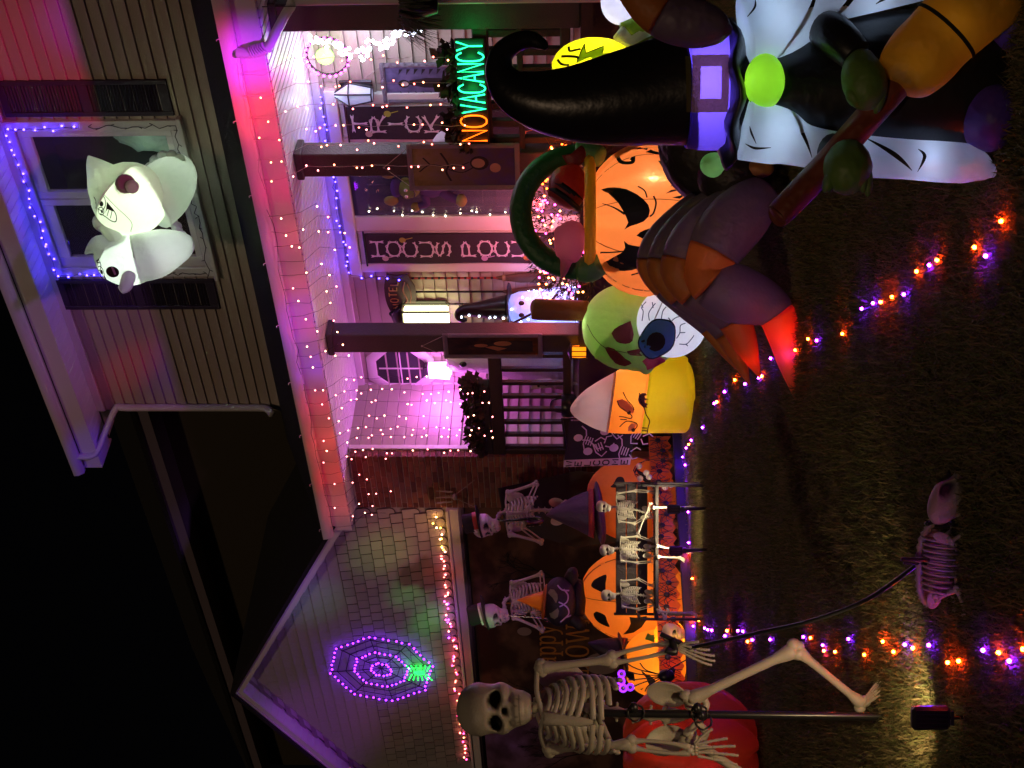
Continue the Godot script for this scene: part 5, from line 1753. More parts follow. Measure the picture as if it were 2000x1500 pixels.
# J: joints in the thing's own metres; h: skull height
func skeleton(t: Node3D, J: Dictionary, h: float, m: Material, bc: Color, seg := 44) -> void:
	var g := skull_mesh(h, bc, seg)
	var sk := inst("skull", g.mesh(), m, t, Transform3D(J.get("head_b", Basis()), J.head))
	var up: Vector3 = (J.chest - J.waist).normalized()
	var rt: Vector3 = (J.shR - J.shL)
	rt = (rt - up * rt.dot(up)).normalized()
	var fw := rt.cross(up).normalized()
	# spine
	g = bmb(bc)
	var sp := spl([J.head + Vector3(0, 0.08 * h, 0) - fw * 0.05 * h, J.chest + up * 0.25 * h - fw * 0.15 * h, J.chest.lerp(J.waist, 0.4) - fw * 0.36 * h, J.waist - fw * 0.12 * h, J.pelvis - fw * 0.05 * h], 7)
	var rad := []
	for k in sp.size():
		rad.append(h * (0.085 if k % 2 else 0.055))
	g.tube(sp, rad, 8)
	for k in range(1, sp.size(), 2):
		g.box(sp[k] - fw * 0.03 * h, Vector3(0.26, 0.035, 0.05) * h, Basis(rt, up, fw), 0.01 * h)
	obj("spine", g, m, t)
	# rib cage
	g = bmb(bc)
	var span: float = J.chest.distance_to(J.waist)
	var wide: float = J.get("rib_w", 0.5) * h
	for k in 10:
		var q := k / 9.0
		var y := lerpf(0.98, 0.16, q) * span
		var hw2 := wide * (0.52 + 0.48 * sin(minf(q * 1.5 + 0.12, 1.0) * PI * 0.5)) * (1.0 if q < 0.75 else 1.0 - (q - 0.75) * 0.35)
		var dz := 0.40 * h * (0.6 + 0.4 * sin(minf(q * 1.4 + 0.15, 1.0) * PI * 0.5))
		var reach := 1.0 if k < 7 else (0.88 if k == 7 else (0.72 if k == 8 else 0.55))
		for sd in [1.0, -1.0]:
			var pts := []
			var n := 11
			for j in n:
				var e := (j / float(n - 1)) * reach
				var an := PI * e
				var drop := 0.30 * h * sin(e * PI * 0.5) * (0.8 + 0.5 * q) if e < 0.75 else 0.30 * h * (0.8 + 0.5 * q) * (0.92 - (e - 0.75) * (1.2 if k < 5 else -0.2))
				var x: float = sin(an) * hw2 + 0.035 * h * (1.0 if j == n - 1 else 0.0)
				pts.append(J.waist + up * (y - drop + 0.12 * h) + rt * (x * sd) - fw * (cos(an) * dz - 0.03 * h))
			g.tube(pts, h * 0.028, 6, true, 1.5, up)
	obj("ribs", g, m, t)
	g = bmb(bc)
	g.tube([J.waist + up * span * 0.95 + fw * 0.32 * h, J.waist + up * span * 0.8 + fw * 0.37 * h, J.waist + up * span * 0.5 + fw * 0.44 * h, J.waist + up * span * 0.33 + fw * 0.44 * h], [0.10 * h, 0.085 * h, 0.065 * h, 0.03 * h], 8, true, 0.4, fw)
	for sd in ["shR", "shL"]:
		var s: Vector3 = J[sd]
		g.tube(spl([J.waist + up * span * 0.97 + fw * 0.30 * h, (J.chest + fw * 0.32 * h).lerp(s, 0.5) + up * 0.06 * h, s + up * 0.05 * h], 4), 0.038 * h, 6)
		var sc: Vector3 = s.lerp(J.chest, 0.3) - fw * 0.28 * h - up * 0.25 * h
		g.ball(sc, Vector3(0.2, 0.32, 0.04) * h, 10, 8, Basis(rt, up, fw))
		g.ball(s, Vector3.ONE * 0.1 * h, 8, 6)
	obj("breastbone", g, m, t)
	# pelvis
	if J.get("hips", true):
		g = bmb(bc)
		for sd in [1.0, -1.0]:
			var b := Basis(rt, up, fw) * Basis(Vector3.UP, -0.5 * sd) * Basis(Vector3(0, 0, 1), -0.35 * sd)
			g.ball(J.pelvis + rt * 0.3 * h * sd + up * 0.06 * h, Vector3(0.2, 0.28, 0.05) * h, 14, 10, b, func(d: Vector3, p: Vector3) -> Vector3: return p - Vector3(0, 0, 0.12 * h * (1.0 - d.x * d.x - d.y * d.y)))
			g.tube(spl([J.pelvis + rt * 0.26 * h * sd - up * 0.12 * h, J.pelvis + rt * 0.3 * h * sd - up * 0.32 * h, J.pelvis + rt * 0.2 * h * sd - up * 0.46 * h, J.pelvis + rt * 0.05 * h * sd - up * 0.34 * h + fw * 0.08 * h, J.pelvis + rt * 0.2 * h * sd - up * 0.22 * h + fw * 0.06 * h], 4), 0.05 * h, 6)
		g.tube([J.pelvis + up * 0.1 * h - fw * 0.1 * h, J.pelvis - up * 0.08 * h - fw * 0.12 * h, J.pelvis - up * 0.26 * h - fw * 0.14 * h], [0.12 * h, 0.10 * h, 0.03 * h], 8)
		obj("pelvis", g, m, t)
	for s in ["L", "R"]:
		if J.has("el" + s):
			g = bmb(bc)
			bone(g, J["sh" + s], J["el" + s], 0.054 * h)
			obj("upper_arm", g, m, t)
			g = bmb(bc)
			pair_bones(g, J["el" + s], J["wr" + s], 0.035 * h)
			obj("forearm", g, m, t)
			if J.has("ha" + s):
				g = bmb(bc)
				var dv: Vector3 = J["ha" + s]
				var sv: Vector3 = J.get("hs" + s, Vector3.RIGHT)
				sv = (sv - dv.normalized() * sv.dot(dv.normalized())).normalized()
				hand_bones(g, J["wr" + s], dv.normalized(), sv, dv.length(), J.get("curl" + s, 0.12), J.get("th" + s, 1.0))
				obj("hand", g, m, t)
		if J.has("kn" + s):
			g = bmb(bc)
			bone(g, J["hip" + s], J["kn" + s], 0.064 * h)
			obj("thigh", g, m, t)
			g = bmb(bc)
			bone(g, J["kn" + s], J["an" + s], 0.054 * h)
			obj("shin", g, m, t)
			if J.has("to" + s):
				g = bmb(bc)
				foot_bones(g, J["an" + s], J["to" + s], J["an" + s].distance_to(J["to" + s]))
				obj("foot", g, m, t)


func jmap(f: Fr, d: Dictionary) -> Dictionary:
	var o := {}
	for k in d:
		o[k] = f.p(d[k][0], d[k][1], d[k][2] if d[k].size() > 2 else 0.0) if d[k] is Array else d[k]
	return o


func build_skeletons() -> void:
	var bm := mt("bone_plastic", Color.WHITE, {"rough": 0.42, "vc": true, "bump": grain_n, "bs": 0.12, "scale": 8.0})
	var bc := Color(0.43, 0.39, 0.32)
	var blk := mt("black_metal", lin(0.012, 0.012, 0.013), {"rough": 0.3})
	# the life-size one in the foreground
	var z := 5.75
	var f := frame(105, 1740, z)
	var t := thing("skeleton", "life-size plastic skeleton striding on a black pole in the left foreground", "skeleton", at_depth(105, 1735, z))
	var J := jmap(f, {"head": [112, 1044, 0], "chest": [102, 1064, 0], "waist": [98, 1212, 0], "pelvis": [92, 1318, -5], "shR": [188, 1062, -4], "shL": [28, 1078, -4], "elR": [208, 1202, 4], "wrR": [240, 1322, 24], "elL": [42, 1240, 6], "wrL": [38, 1352, 30], "hipR": [128, 1352, 0], "hipL": [55, 1350, 0], "knR": [236, 1556, 30], "anR": [124, 1690, 0], "toR": [172, 1722, 34], "knL": [-22, 1490, 70], "anL": [-60, 1660, 0], "toL": [-50, 1700, 60]})
	J.head_b = Basis(Vector3.UP, 0.1) * Basis(Vector3(0, 0, 1), 0.06)
	J.rib_w = 0.5
	J.haR = Vector3(-0.06, -0.175, 0.03) * 1.05
	J.hsR = Vector3(0.7, 0.1, 0.6)
	J.curlR = -0.05
	J.thR = 1.0
	J.haL = Vector3(0.015, -0.215, 0.04)
	J.hsL = Vector3(1, 0, 0.1)
	J.curlL = 0.04
	skeleton(t, J, 150 * f.k, bm, bc, 64)
	# its stand
	t = thing("skeleton_stand", "black metal pole with ties holding the life-size skeleton upright", "stand", at_depth(100, 1735, z - 0.09))
	f = frame(100, 1740, z - 0.09)
	var g := MB.new()
	g.tube([f.p(101, 1178, 0), f.p(100, 1728, 0)], 8.0 * f.k, 10)
	obj("pole", g, blk, t)
	g = MB.new()
	g.tube([f.p(82, 1736, 30), f.p(118, 1720, -30)], 5 * f.k, 6)
	g.tube([f.p(122, 1736, 30), f.p(82, 1720, -30)], 5 * f.k, 6)
	obj("foot", g, blk, t)
	for q in [[104, 1248], [104, 1372], [90, 1380]]:
		g = MB.new()
		var ring := []
		for j in 17:
			ring.append(f.p(q[0] + 17 * cos(TAU * j / 16), q[1] + 16 * sin(TAU * j / 16), 8 + 4 * sin(j * 1.7)))
		g.tube(ring, 2.2 * f.k, 6)
		g.ball(f.p(q[0] + 12, q[1] - 4, 12), Vector3(11, 9, 9) * f.k, 8, 6)
		obj("tie", g, blk, t)
	# dog and its lead
	z = 4.55
	f = frame(430, 1908, z)
	t = thing("skeleton_dog", "small plastic dog skeleton standing on the lawn beside the string lights", "dog skeleton", at_depth(430, 1906, z))
	var dc := Color(0.42, 0.36, 0.33)
	g = MB.new()
	var dk := func(d: Vector3, p: Vector3) -> Color:
		return dc.lerp(Color(0.01, 0.01, 0.01), smoothstep(0.9, 0.97, d.dot(Vector3(0.12, 0.5, 0.86).normalized())))
	var hb := Basis(Vector3(0, 0, 1), -0.62) * Basis(Vector3.UP, 0.35)
	var hm := MB.new()
	hm.ball(Vector3.ZERO, Vector3(62, 33, 28) * f.k, 36, 22, Basis(), func(d: Vector3, p: Vector3) -> Vector3:
		var q := p
		var x := d.x
		q.y *= 1.0 - 0.42 * smoothstep(0.1, 0.6, x) + 0.10 * smoothstep(0.8, 1.0, x)
		q.y += 4.0 * f.k * smoothstep(0.7, 1.0, x)
		q.z *= 1.0 - 0.4 * smoothstep(0.2, 0.7, x)
		if d.z > 0:
			q.z -= 12.0 * f.k * smoothstep(0.88, 0.97, d.dot(Vector3(0.12, 0.5, 0.86).normalized()))
		return q, dk)
	inst("skull", hm.mesh(), bm, t, Transform3D(hb, f.p(530, 1850, 18)))
	hm = bmb(dc)
	hm.tube(spl([f.p(492, 1852, 20), f.p(508, 1886, 22), f.p(535, 1905, 22), f.p(566, 1900, 20)], 4), 8 * f.k, 8, true, 0.7)
	obj("jaw", hm, bm, t)
	g = bmb(dc)
	var sp := spl([f.p(490, 1838, 0), f.p(470, 1818, 0), f.p(438, 1802, 0), f.p(390, 1798, 0), f.p(350, 1799, 0), f.p(330, 1806, 0), f.p(318, 1818, 0)], 6)
	var rad := []
	for k in sp.size():
		rad.append(f.k * (8.5 if k % 2 else 5.0))
	g.tube(sp, rad, 8)
	for k in range(1, sp.size() - 2, 2):
		g.tube([sp[k], sp[k] + Vector3(-0.003, 7.5 * f.k, 0)], [4.5 * f.k, 1.5 * f.k], 6)
	obj("spine", g, bm, t)
	g = bmb(dc)
	for k in 10:
		var u := 452.0 - 11.0 * k
		for sd in [1.0, -1.0]:
			var pts := []
			for j in 8:
				var a := PI * 0.9 * j / 7.0
				pts.append(f.p(u - 10 * sin(a * 0.6), 1803 + 34 * (1 - cos(a)) * (1.0 if k < 7 else 0.85), sd * 30 * sin(a)))
			g.tube(pts, 2.6 * f.k, 6)
	g.tube([f.p(446, 1872, 0), f.p(400, 1874, 0), f.p(360, 1870, 0)], 4.5 * f.k, 6)
	obj("ribs", g, bm, t)
	for sd in [1.0, -1.0]:
		g = bmb(dc)
		g.ball(f.p(452, 1836, 32 * sd), Vector3(11, 20, 3) * f.k, 10, 8, Basis(Vector3(0, 0, 1), -0.4))
		bone(g, f.p(446, 1850, 34 * sd), f.p(462, 1876, 34 * sd), 4.2 * f.k)
		bone(g, f.p(462, 1876, 34 * sd), f.p(432, 1904, 34 * sd), 3.6 * f.k)
		g.ball(f.p(430, 1906, 36 * sd), Vector3(12, 5, 7) * f.k, 8, 6)
		obj("front_leg", g, bm, t)
		g = bmb(dc)
		bone(g, f.p(334, 1826, 22 * sd), f.p(352, 1864, 30 * sd), 4.6 * f.k)
		bone(g, f.p(352, 1864, 30 * sd), f.p(306, 1880, 30 * sd), 3.8 * f.k)
		bone(g, f.p(306, 1880, 30 * sd), f.p(312, 1903, 30 * sd), 3.0 * f.k)
		g.ball(f.p(320, 1906, 32 * sd), Vector3(13, 5, 7) * f.k, 8, 6)
		obj("hind_leg", g, bm, t)
	g = bmb(dc)
	for sd in [1.0, -1.0]:
		g.ball(f.p(332, 1822, 18 * sd), Vector3(20, 13, 3) * f.k, 12, 8, Basis(Vector3(0, 0, 1), -0.3))
	obj("pelvis", g, bm, t)
	g = MB.new()
	g.tube(spl([f.p(480, 1815, 16), f.p(490, 1835, 20), f.p(486, 1858, 16), f.p(476, 1862, -10), f.p(472, 1835, -18), f.p(476, 1815, -8)], 4, true), 5 * f.k, 6)
	obj("collar", g, blk, t)
	t = thing("leash", "black dog lead from the skeleton's hand down to the skeleton dog", "leash", at_depth(262, 1318, 5.7))
	g = MB.new()
	var pts := []
	var zz := [5.72, 5.6, 5.4, 5.15, 4.9, 4.6]
	var pq := [[234, 1345], [246, 1400], [264, 1480], [288, 1585], [330, 1695], [404, 1800]]
	for k in 6:
		pts.append(at_depth(pq[k][0], pq[k][1], zz[k]) - t.position)
	g.tube(spl(pts, 6), 0.0085, 8)
	obj("cord", g, blk, t)
	g = MB.new()
	g.tube([at_depth(262, 1290, 5.73) - t.position, at_depth(236, 1345, 5.72) - t.position], 0.011, 8)
	g.tube(spl([at_depth(250, 1312, 5.72) - t.position, at_depth(226, 1318, 5.7) - t.position, at_depth(232, 1300, 5.7) - t.position], 4), 0.016, 6)
	obj("handle", g, blk, t)
	g = MB.new()
	g.tube([at_depth(408, 1760, 4.52) - t.position, at_depth(406, 1815, 4.52) - t.position], 0.007, 6)
	g.tube([at_depth(400, 1765, 4.55) - t.position, at_depth(398, 1810, 4.55) - t.position], 0.005, 6)
	obj("stiff_end", g, blk, t)
	# two musicians by the garage
	z = 16.7
	f = frame(500, 1330, z)
	var mc := Color(0.50, 0.42, 0.42)
	t = thing("skeleton_musician", "skeleton in a red banded top hat playing a saxophone beside the brick pier", "skeleton", at_depth(500, 1330, z), Basis(), "skeleton musicians in front of the garage")
	J = jmap(f, {"head": [478, 976, 6], "chest": [496, 990, 0], "waist": [502, 1052, 0], "pelvis": [500, 1092, -5], "shR": [536, 992, 0], "shL": [455, 996, 0], "elR": [555, 1048, 0], "wrR": [508, 1028, 24], "elL": [440, 1058, 0], "wrL": [470, 1022, 26], "hipR": [515, 1105, 0], "hipL": [485, 1105, 0], "knR": [520, 1215, 8], "anR": [518, 1318, 0], "toR": [520, 1326, 30], "knL": [480, 1215, 8], "anL": [478, 1318, 0], "toL": [474, 1326, 30]})
	J.head_b = Basis(Vector3.UP, -0.55) * Basis(Vector3.RIGHT, 0.1) * Basis(Vector3(0, 0, 1), 0.2)
	J.haR = Vector3(-0.09, 0.0, 0.07)
	J.haL = Vector3(0.08, 0.02, 0.07)
	J.hsR = Vector3(0, 1, 0)
	J.hsL = Vector3(0, 1, 0)
	J.rib_w = 0.52
	skeleton(t, J, 56 * f.k, bm, mc, 36)
	top_hat(f, 482, 936, 0.2, 26, 30, lin(0.42, 0.04, 0.03), "black top hat with red band and flower on the saxophone player", z)
	var brass := mt("dark_brass", lin(0.12, 0.09, 0.10), {"rough": 0.2, "metal": 0.9})
	t = thing("saxophone", "small dark saxophone in the hands of the top-hatted skeleton", "saxophone", at_depth(484, 1062, z - 0.2))
	f = frame(484, 1062, z - 0.2)
	obj("tube", soft(f, [[486, 972, 2, 1.6], [483, 980, 4, 2.0], [484, 1000, 6, 2.4], [487, 1030, 6, 3.4], [488, 1050, 6, 4.2], [484, 1058, 8, 5], [480, 1050, 10, 5.5], [480, 1036, 12, 6.5], [481, 1028, 13, 9.5]], 4, 14), brass, t)
	# the second
	z = 16.5
	f = frame(330, 1330, z)
	t = thing("skeleton_musician", "skeleton in a white banded black hat playing a trumpet above the cat", "skeleton", at_depth(330, 1330, z), Basis(), "skeleton musicians in front of the garage")
	J = jmap(f, {"head": [303, 992, 8], "chest": [326, 1000, 0], "waist": [334, 1062, 0], "pelvis": [335, 1100, -5], "shR": [358, 1000, 0], "shL": [292, 1004, 0], "elR": [378, 1058, 4], "wrR": [332, 1062, 26], "elL": [268, 1060, 4], "wrL": [306, 1040, 28], "hipR": [348, 1112, 0], "hipL": [320, 1112, 0], "knR": [352, 1220, 8], "anR": [352, 1318, 0], "toR": [354, 1326, 30], "knL": [316, 1220, 8], "anL": [316, 1318, 0], "toL": [312, 1326, 30]})
	J.head_b = Basis(Vector3.UP, -0.5) * Basis(Vector3.RIGHT, 0.25) * Basis(Vector3(0, 0, 1), 0.15)
	J.haR = Vector3(-0.08, 0.03, 0.08)
	J.haL = Vector3(0.0, -0.13, 0.06)
	J.hsL = Vector3(1, 0, 0)
	J.hsR = Vector3(0, 1, 0)
	skeleton(t, J, 56 * f.k, bm, mc, 36)
	top_hat(f, 304, 948, 0.25, 27, 32, lin(0.6, 0.5, 0.52), "black hat with wide white band on the trumpet player", z)
	t = thing("trumpet", "small silver trumpet held by the skeleton in the white banded hat", "trumpet", at_depth(297, 1066, z - 0.2))
	f = frame(297, 1066, z - 0.2)
	var silver := mt("silver", lin(0.5, 0.48, 0.5), {"rough": 0.25, "metal": 0.9})
	g = soft(f, [[297, 994, 4, 2.2], [297, 1000, 6, 1.0], [297, 1030, 14, 1.0], [296, 1055, 22, 1.6], [295, 1066, 26, 3], [295, 1072, 28, 7]], 4, 12)
	g.tube(f.pp([[300, 1006, 8], [305, 1010, 10], [304, 1024, 12], [298, 1026, 13]]), 1.0 * f.k, 6)
	obj("tube", g, silver, t)
	# three small ones on the bench
	z = 13.75
	var sc := Color(0.44, 0.43, 0.38)
	var rows := [
		["seated small skeleton with crossed leg at the right end of the bench", {"head": [508, 1193, 2], "chest": [508, 1206, 0], "waist": [503, 1244, 0], "pelvis": [497, 1262, 0], "shR": [536, 1206, 0], "shL": [481, 1210, 0], "elR": [541, 1242, 0], "wrR": [541, 1266, 14], "elL": [477, 1240, 0], "wrL": [492, 1262, 16], "hipR": [506, 1266, 2], "hipL": [488, 1266, 2], "knR": [513, 1274, 48], "anR": [513, 1344, 44], "toR": [511, 1353, 58], "knL": [520, 1268, 40], "anL": [462, 1244, 44], "toL": [456, 1250, 56]}],
		["seated small skeleton in the middle of the bench with violet lit skull", {"head": [426, 1200, 2], "chest": [427, 1213, 0], "waist": [425, 1250, 0], "pelvis": [423, 1266, 0], "shR": [449, 1214, 0], "shL": [404, 1214, 0], "elR": [452, 1246, 0], "wrR": [446, 1268, 14], "elL": [400, 1246, 0], "wrL": [404, 1268, 16], "hipR": [432, 1270, 2], "hipL": [414, 1270, 2], "knR": [439, 1282, 48], "anR": [427, 1340, 44], "toR": [432, 1352, 58], "knL": [418, 1284, 46], "anL": [414, 1326, 30], "toL": [410, 1336, 46]}],
		["seated small skeleton at the left end of the bench before the cat pumpkin", {"head": [336, 1203, 2], "chest": [338, 1215, 0], "waist": [336, 1252, 0], "pelvis": [334, 1268, 0], "shR": [364, 1214, 0], "shL": [314, 1217, 0], "elR": [368, 1248, 0], "wrR": [358, 1270, 14], "elL": [309, 1248, 0], "wrL": [318, 1272, 14], "hipR": [346, 1272, 2], "hipL": [325, 1272, 2], "knR": [300, 1296, 46], "anR": [312, 1304, 20], "knL": [313, 1284, 48], "anL": [310, 1348, 44], "toL": [306, 1358, 58]}]]
	for k in 3:
		var u0: float = [508, 427, 335][k]
		f = frame(u0, 1375, z)
		t = thing("small_skeleton", rows[k][0], "skeleton", at_depth(u0, 1375, z), Basis(), "small skeletons on the bench")
		J = jmap(f, rows[k][1])
		J.head_b = Basis(Vector3.UP, [-0.35, -0.3, -0.3][k]) * Basis(Vector3(0, 0, 1), [-0.1, 0.12, 0.05][k])
		J.haR = Vector3(0.0, -0.09, 0.05)
		J.haL = Vector3(0.02, -0.08, 0.05)
		J.rib_w = 0.58
		skeleton(t, J, 29 * f.k, bm, sc, 30)
	# bench
	f = frame(425, 1375, z)
	t = thing("bench", "dark slatted garden bench under the three small skeletons", "bench", at_depth(425, 1375, z))
	var wood := mt("bench_wood", lin(0.035, 0.028, 0.035), {"rough": 0.6, "bump": grain_n, "bs": 0.4, "scale": 4.0})
	for q in [[1204, 1224], [1225, 1245], [1246, 1266]]:
		g = MB.new()
		g.box(f.p(425, (q[0] + q[1]) / 2.0, -22), Vector3(262, q[1] - q[0], 5) * f.k, Basis(), 0.006)
		obj("back_slat", g, wood, t)
	for q in [-10.0, 10.0, 30.0]:
		g = MB.new()
		g.box(f.p(425, 1281, q), Vector3(262, 7, 17) * f.k, Basis(), 0.006)
		obj("seat_slat", g, wood, t)
	for q in [[296, -22], [554, -22], [296, 34], [554, 34]]:
		g = MB.new()
		g.box(f.p(q[0], (1200 + 1372) / 2.0 if q[1] < 0 else 1312, q[1]), Vector3(5, 172 if q[1] < 0 else 120, 6) * f.k, Basis(), 0.006)
		obj("leg", g, wood, t)
	for u in [296, 554]:
		g = MB.new()
		g.box(f.p(u, 1248, 6), Vector3(6, 5, 56) * f.k, Basis(), 0.006)
		obj("arm_rest", g, wood, t)


func top_hat(f: Fr, u: float, v: float, tilt: float, r: float, hh: float, band: Color, label: String, z: float) -> void:
	var t := thing("top_hat", label, "hat", at_depth(u, v, z - 8 * f.k), Basis(Vector3(0, 0, 1), tilt))
	var felt := mt("black_felt", lin(0.014, 0.012, 0.014), {"rough": 0.9})
	var k := f.k
	var m := MB.new()
	m.lathe([Vector2(r * 0.72, 0), Vector2(r * 1.22, -1.0), Vector2(r * 1.3, 1.5), Vector2(r * 1.1, 2.0), Vector2(r * 0.75, 1.5), Vector2(r * 0.72, 4.0), Vector2(r * 0.74, hh), Vector2(r * 0.66, hh + 1.5), Vector2(0.5, hh + 1.5)].map(func(q): return q * k), 28, Vector3.ZERO)
	obj("crown", m, felt, t)
	m = MB.new()
	m.lathe([Vector2(r * 0.745, 2.0), Vector2(r * 0.76, 3.0), Vector2(r * 0.76, 10.0), Vector2(r * 0.745, 11.0)].map(func(q): return q * k), 28, Vector3.ZERO, Basis(), false)
	obj("hat_band", m, mt("hat_ribbon_" + str(v), band, {"rough": 0.6}), t)
	m = MB.new()
	for j in 5:
		m.ball(Vector3((-r * 0.6 + 3.2 * cos(TAU * j / 5)) * k, (7 + 3.2 * sin(TAU * j / 5)) * k, r * 0.5 * k), Vector3(2.4, 2.4, 1.5) * k, 8, 6)
	obj("flower", m, mt("petal", lin(0.6, 0.5, 0.5)), t)


func hp(s: float, y: float, d: float) -> Vector3:
	return HO + HB * Vector3(s, y, d)


func bulbm(key: String, c: Color, p := 1.0) -> StandardMaterial3D:
	return mt("bulb_" + key, c, {"rough": 0.3, "emit": c, "power": p})


# letters as strokes in a box 0..0.62 wide, 0..1 high
const LET := {
	"A": [[[0, 0], [0.31, 1], [0.62, 0]], [[0.12, 0.36], [0.5, 0.36]]],
	"B": [[[0, 0], [0, 1], [0.42, 0.95], [0.5, 0.75], [0.4, 0.54], [0, 0.52]], [[0.4, 0.52], [0.58, 0.3], [0.45, 0.04], [0, 0]]],
	"C": [[[0.6, 0.82], [0.42, 1], [0.2, 1], [0.02, 0.78], [0.02, 0.22], [0.2, 0], [0.42, 0], [0.6, 0.18]]],
	"E": [[[0.56, 1], [0, 1], [0, 0], [0.56, 0]], [[0, 0.52], [0.44, 0.52]]],
	"H": [[[0, 0], [0, 1]], [[0.6, 0], [0.6, 1]], [[0, 0.5], [0.6, 0.5]]],
	"I": [[[0.31, 0], [0.31, 1]]],
	"K": [[[0, 0], [0, 1]], [[0.58, 1], [0.05, 0.46]], [[0.2, 0.56], [0.6, 0]]],
	"L": [[[0, 1], [0, 0], [0.54, 0]]],
	"M": [[[0, 0], [0, 1], [0.31, 0.4], [0.62, 1], [0.62, 0]]],
	"N": [[[0, 0], [0, 1], [0.56, 0], [0.56, 1]]],
	"O": [[[0.2, 0], [0.02, 0.24], [0.02, 0.76], [0.2, 1], [0.42, 1], [0.6, 0.76], [0.6, 0.24], [0.42, 0], [0.2, 0]]],
	"P": [[[0, 0], [0, 1], [0.42, 0.98], [0.58, 0.76], [0.42, 0.5], [0, 0.48]]],
	"R": [[[0, 0], [0, 1], [0.42, 0.98], [0.56, 0.76], [0.42, 0.52], [0, 0.5]], [[0.24, 0.5], [0.6, 0]]],
	"S": [[[0.58, 0.84], [0.4, 1], [0.16, 1], [0.02, 0.8], [0.16, 0.56], [0.44, 0.46], [0.6, 0.24], [0.44, 0], [0.2, 0], [0.02, 0.16]]],
	"T": [[[0, 1], [0.62, 1]], [[0.31, 1], [0.31, 0]]],
	"U": [[[0.02, 1], [0.02, 0.2], [0.2, 0], [0.42, 0], [0.6, 0.2], [0.6, 1]]],
	"V": [[[0, 1], [0.3, 0], [0.6, 1]]],
	"W": [[[0, 1], [0.14, 0], [0.31, 0.7], [0.48, 0], [0.62, 1]]],
	"Y": [[[0, 1], [0.3, 0.5], [0.6, 1]], [[0.3, 0.5], [0.3, 0]]]}


# bones laid along a letter's strokes: flat print in the xy plane of at, h high
func bone_letter(m: MB, ch: String, at: Vector3, h: float, w: float) -> void:
	for st in LET[ch]:
		for k in st.size() - 1:
			var a := Vector2(st[k][0] * w / 0.62, st[k][1] * h)
			var b := Vector2(st[k + 1][0] * w / 0.62, st[k + 1][1] * h)
			var l := a.distance_to(b)
			var d := (b - a) / l
			var s := Vector2(-d.y, d.x)
			var r := h * 0.08
			var poly := []
			for q in [[0.02, 0.8], [-0.08, 1.1], [-0.02, 1.5], [0.10, 1.45], [0.22, 0.9], [0.5, 0.72], [0.78, 0.9], [0.90, 1.45], [1.02, 1.5], [1.08, 1.1], [0.98, 0.8]]:
				poly.append(a + d * (l * q[0]) + s * (r * q[1]))
			for q in [[0.98, -0.8], [1.08, -1.1], [1.02, -1.5], [0.90, -1.45], [0.78, -0.9], [0.5, -0.72], [0.22, -0.9], [0.10, -1.45], [-0.02, -1.5], [-0.08, -1.1], [0.02, -0.8]]:
				poly.append(a + d * (l * q[0]) + s * (r * q[1]))
			m.print_on(poly, 9.0, func(p: Vector2) -> Vector3: return at + Vector3(p.x, p.y, 0))


func banner(label: String, word: String, s0: float, s1: float, y0: float, y1: float, group: String) -> void:
	var h := 0.27
	var t := thing("porch_banner", label, "banner", hp((s0 + s1) * 0.5, y0, -1.3), HB, group)
	var w := s1 - s0
	var cloth := mt("banner_black", lin(0.035, 0.022, 0.032), {"rough": 0.85, "bump": fabric_n, "bs": 0.4, "scale": 3.0})
	var m := MB.new()
	var n := 24
	var hgt := y1 - y0
	for k in n:
		var a := hgt * k / n
		var b := hgt * (k + 1) / n
		var za := 0.008 * sin(a * 5.0)
		var zb := 0.008 * sin(b * 5.0)
		m.quad(Vector3(-w / 2, a, za), Vector3(w / 2, a, za), Vector3(w / 2, b, zb), Vector3(-w / 2, b, zb))
		m.quad(Vector3(w / 2, a, za - 0.003), Vector3(-w / 2, a, za - 0.003), Vector3(-w / 2, b, zb - 0.003), Vector3(w / 2, b, zb - 0.003))
	obj("cloth", m, cloth, t)
	m = MB.new()
	m.tube([Vector3(-w / 2 - 0.04, hgt, 0), Vector3(w / 2 + 0.04, hgt, 0)], 0.012, 8)
	obj("rod", m, mt("black_metal", Color()), t)
	var lm := mt("bone_print", lin(0.75, 0.68, 0.72), {"rough": 0.8})
	m = MB.new()
	var y := hgt - 0.03
	var step := h * 0.77
	for ch in word:
		if ch == " ":
			y -= step * 0.55
			continue
		y -= step
		bone_letter(m, ch, Vector3(-w * 0.25, y, 0.008 * sin(y * 5.0) + 0.006), h * 0.62, w * 0.5)
	obj("bone_lettering", m, lm, t)
	var cand := [[0.3, 0.20, lin(0.4, 0.42, 0.05)], [-0.34, 0.62, lin(0.55, 0.35, 0.55)], [0.33, 0.86, lin(0.6, 0.5, 0.3)], [-0.33, 0.1, lin(0.6, 0.45, 0.4)], [-0.3, 0.84, lin(0.55, 0.2, 0.04)]]
	for q in cand:
		m = MB.new()
		var yy: float = hgt * (1.0 - q[1])
		var on := func(p: Vector2) -> Vector3: return Vector3(p.x, p.y, 0.008 * sin(p.y * 5.0) + 0.005)
		m.print_on(circle2(q[0] * w, yy, 0.042), 1.0, on)
		m.ink([Vector2(q[0] * w, yy), Vector2(q[0] * w + 0.04, yy - 0.13)], 0.012, on)
		obj("lollipop_print", m, mt("lolly_%d" % int(q[1] * 100), q[2]), t)


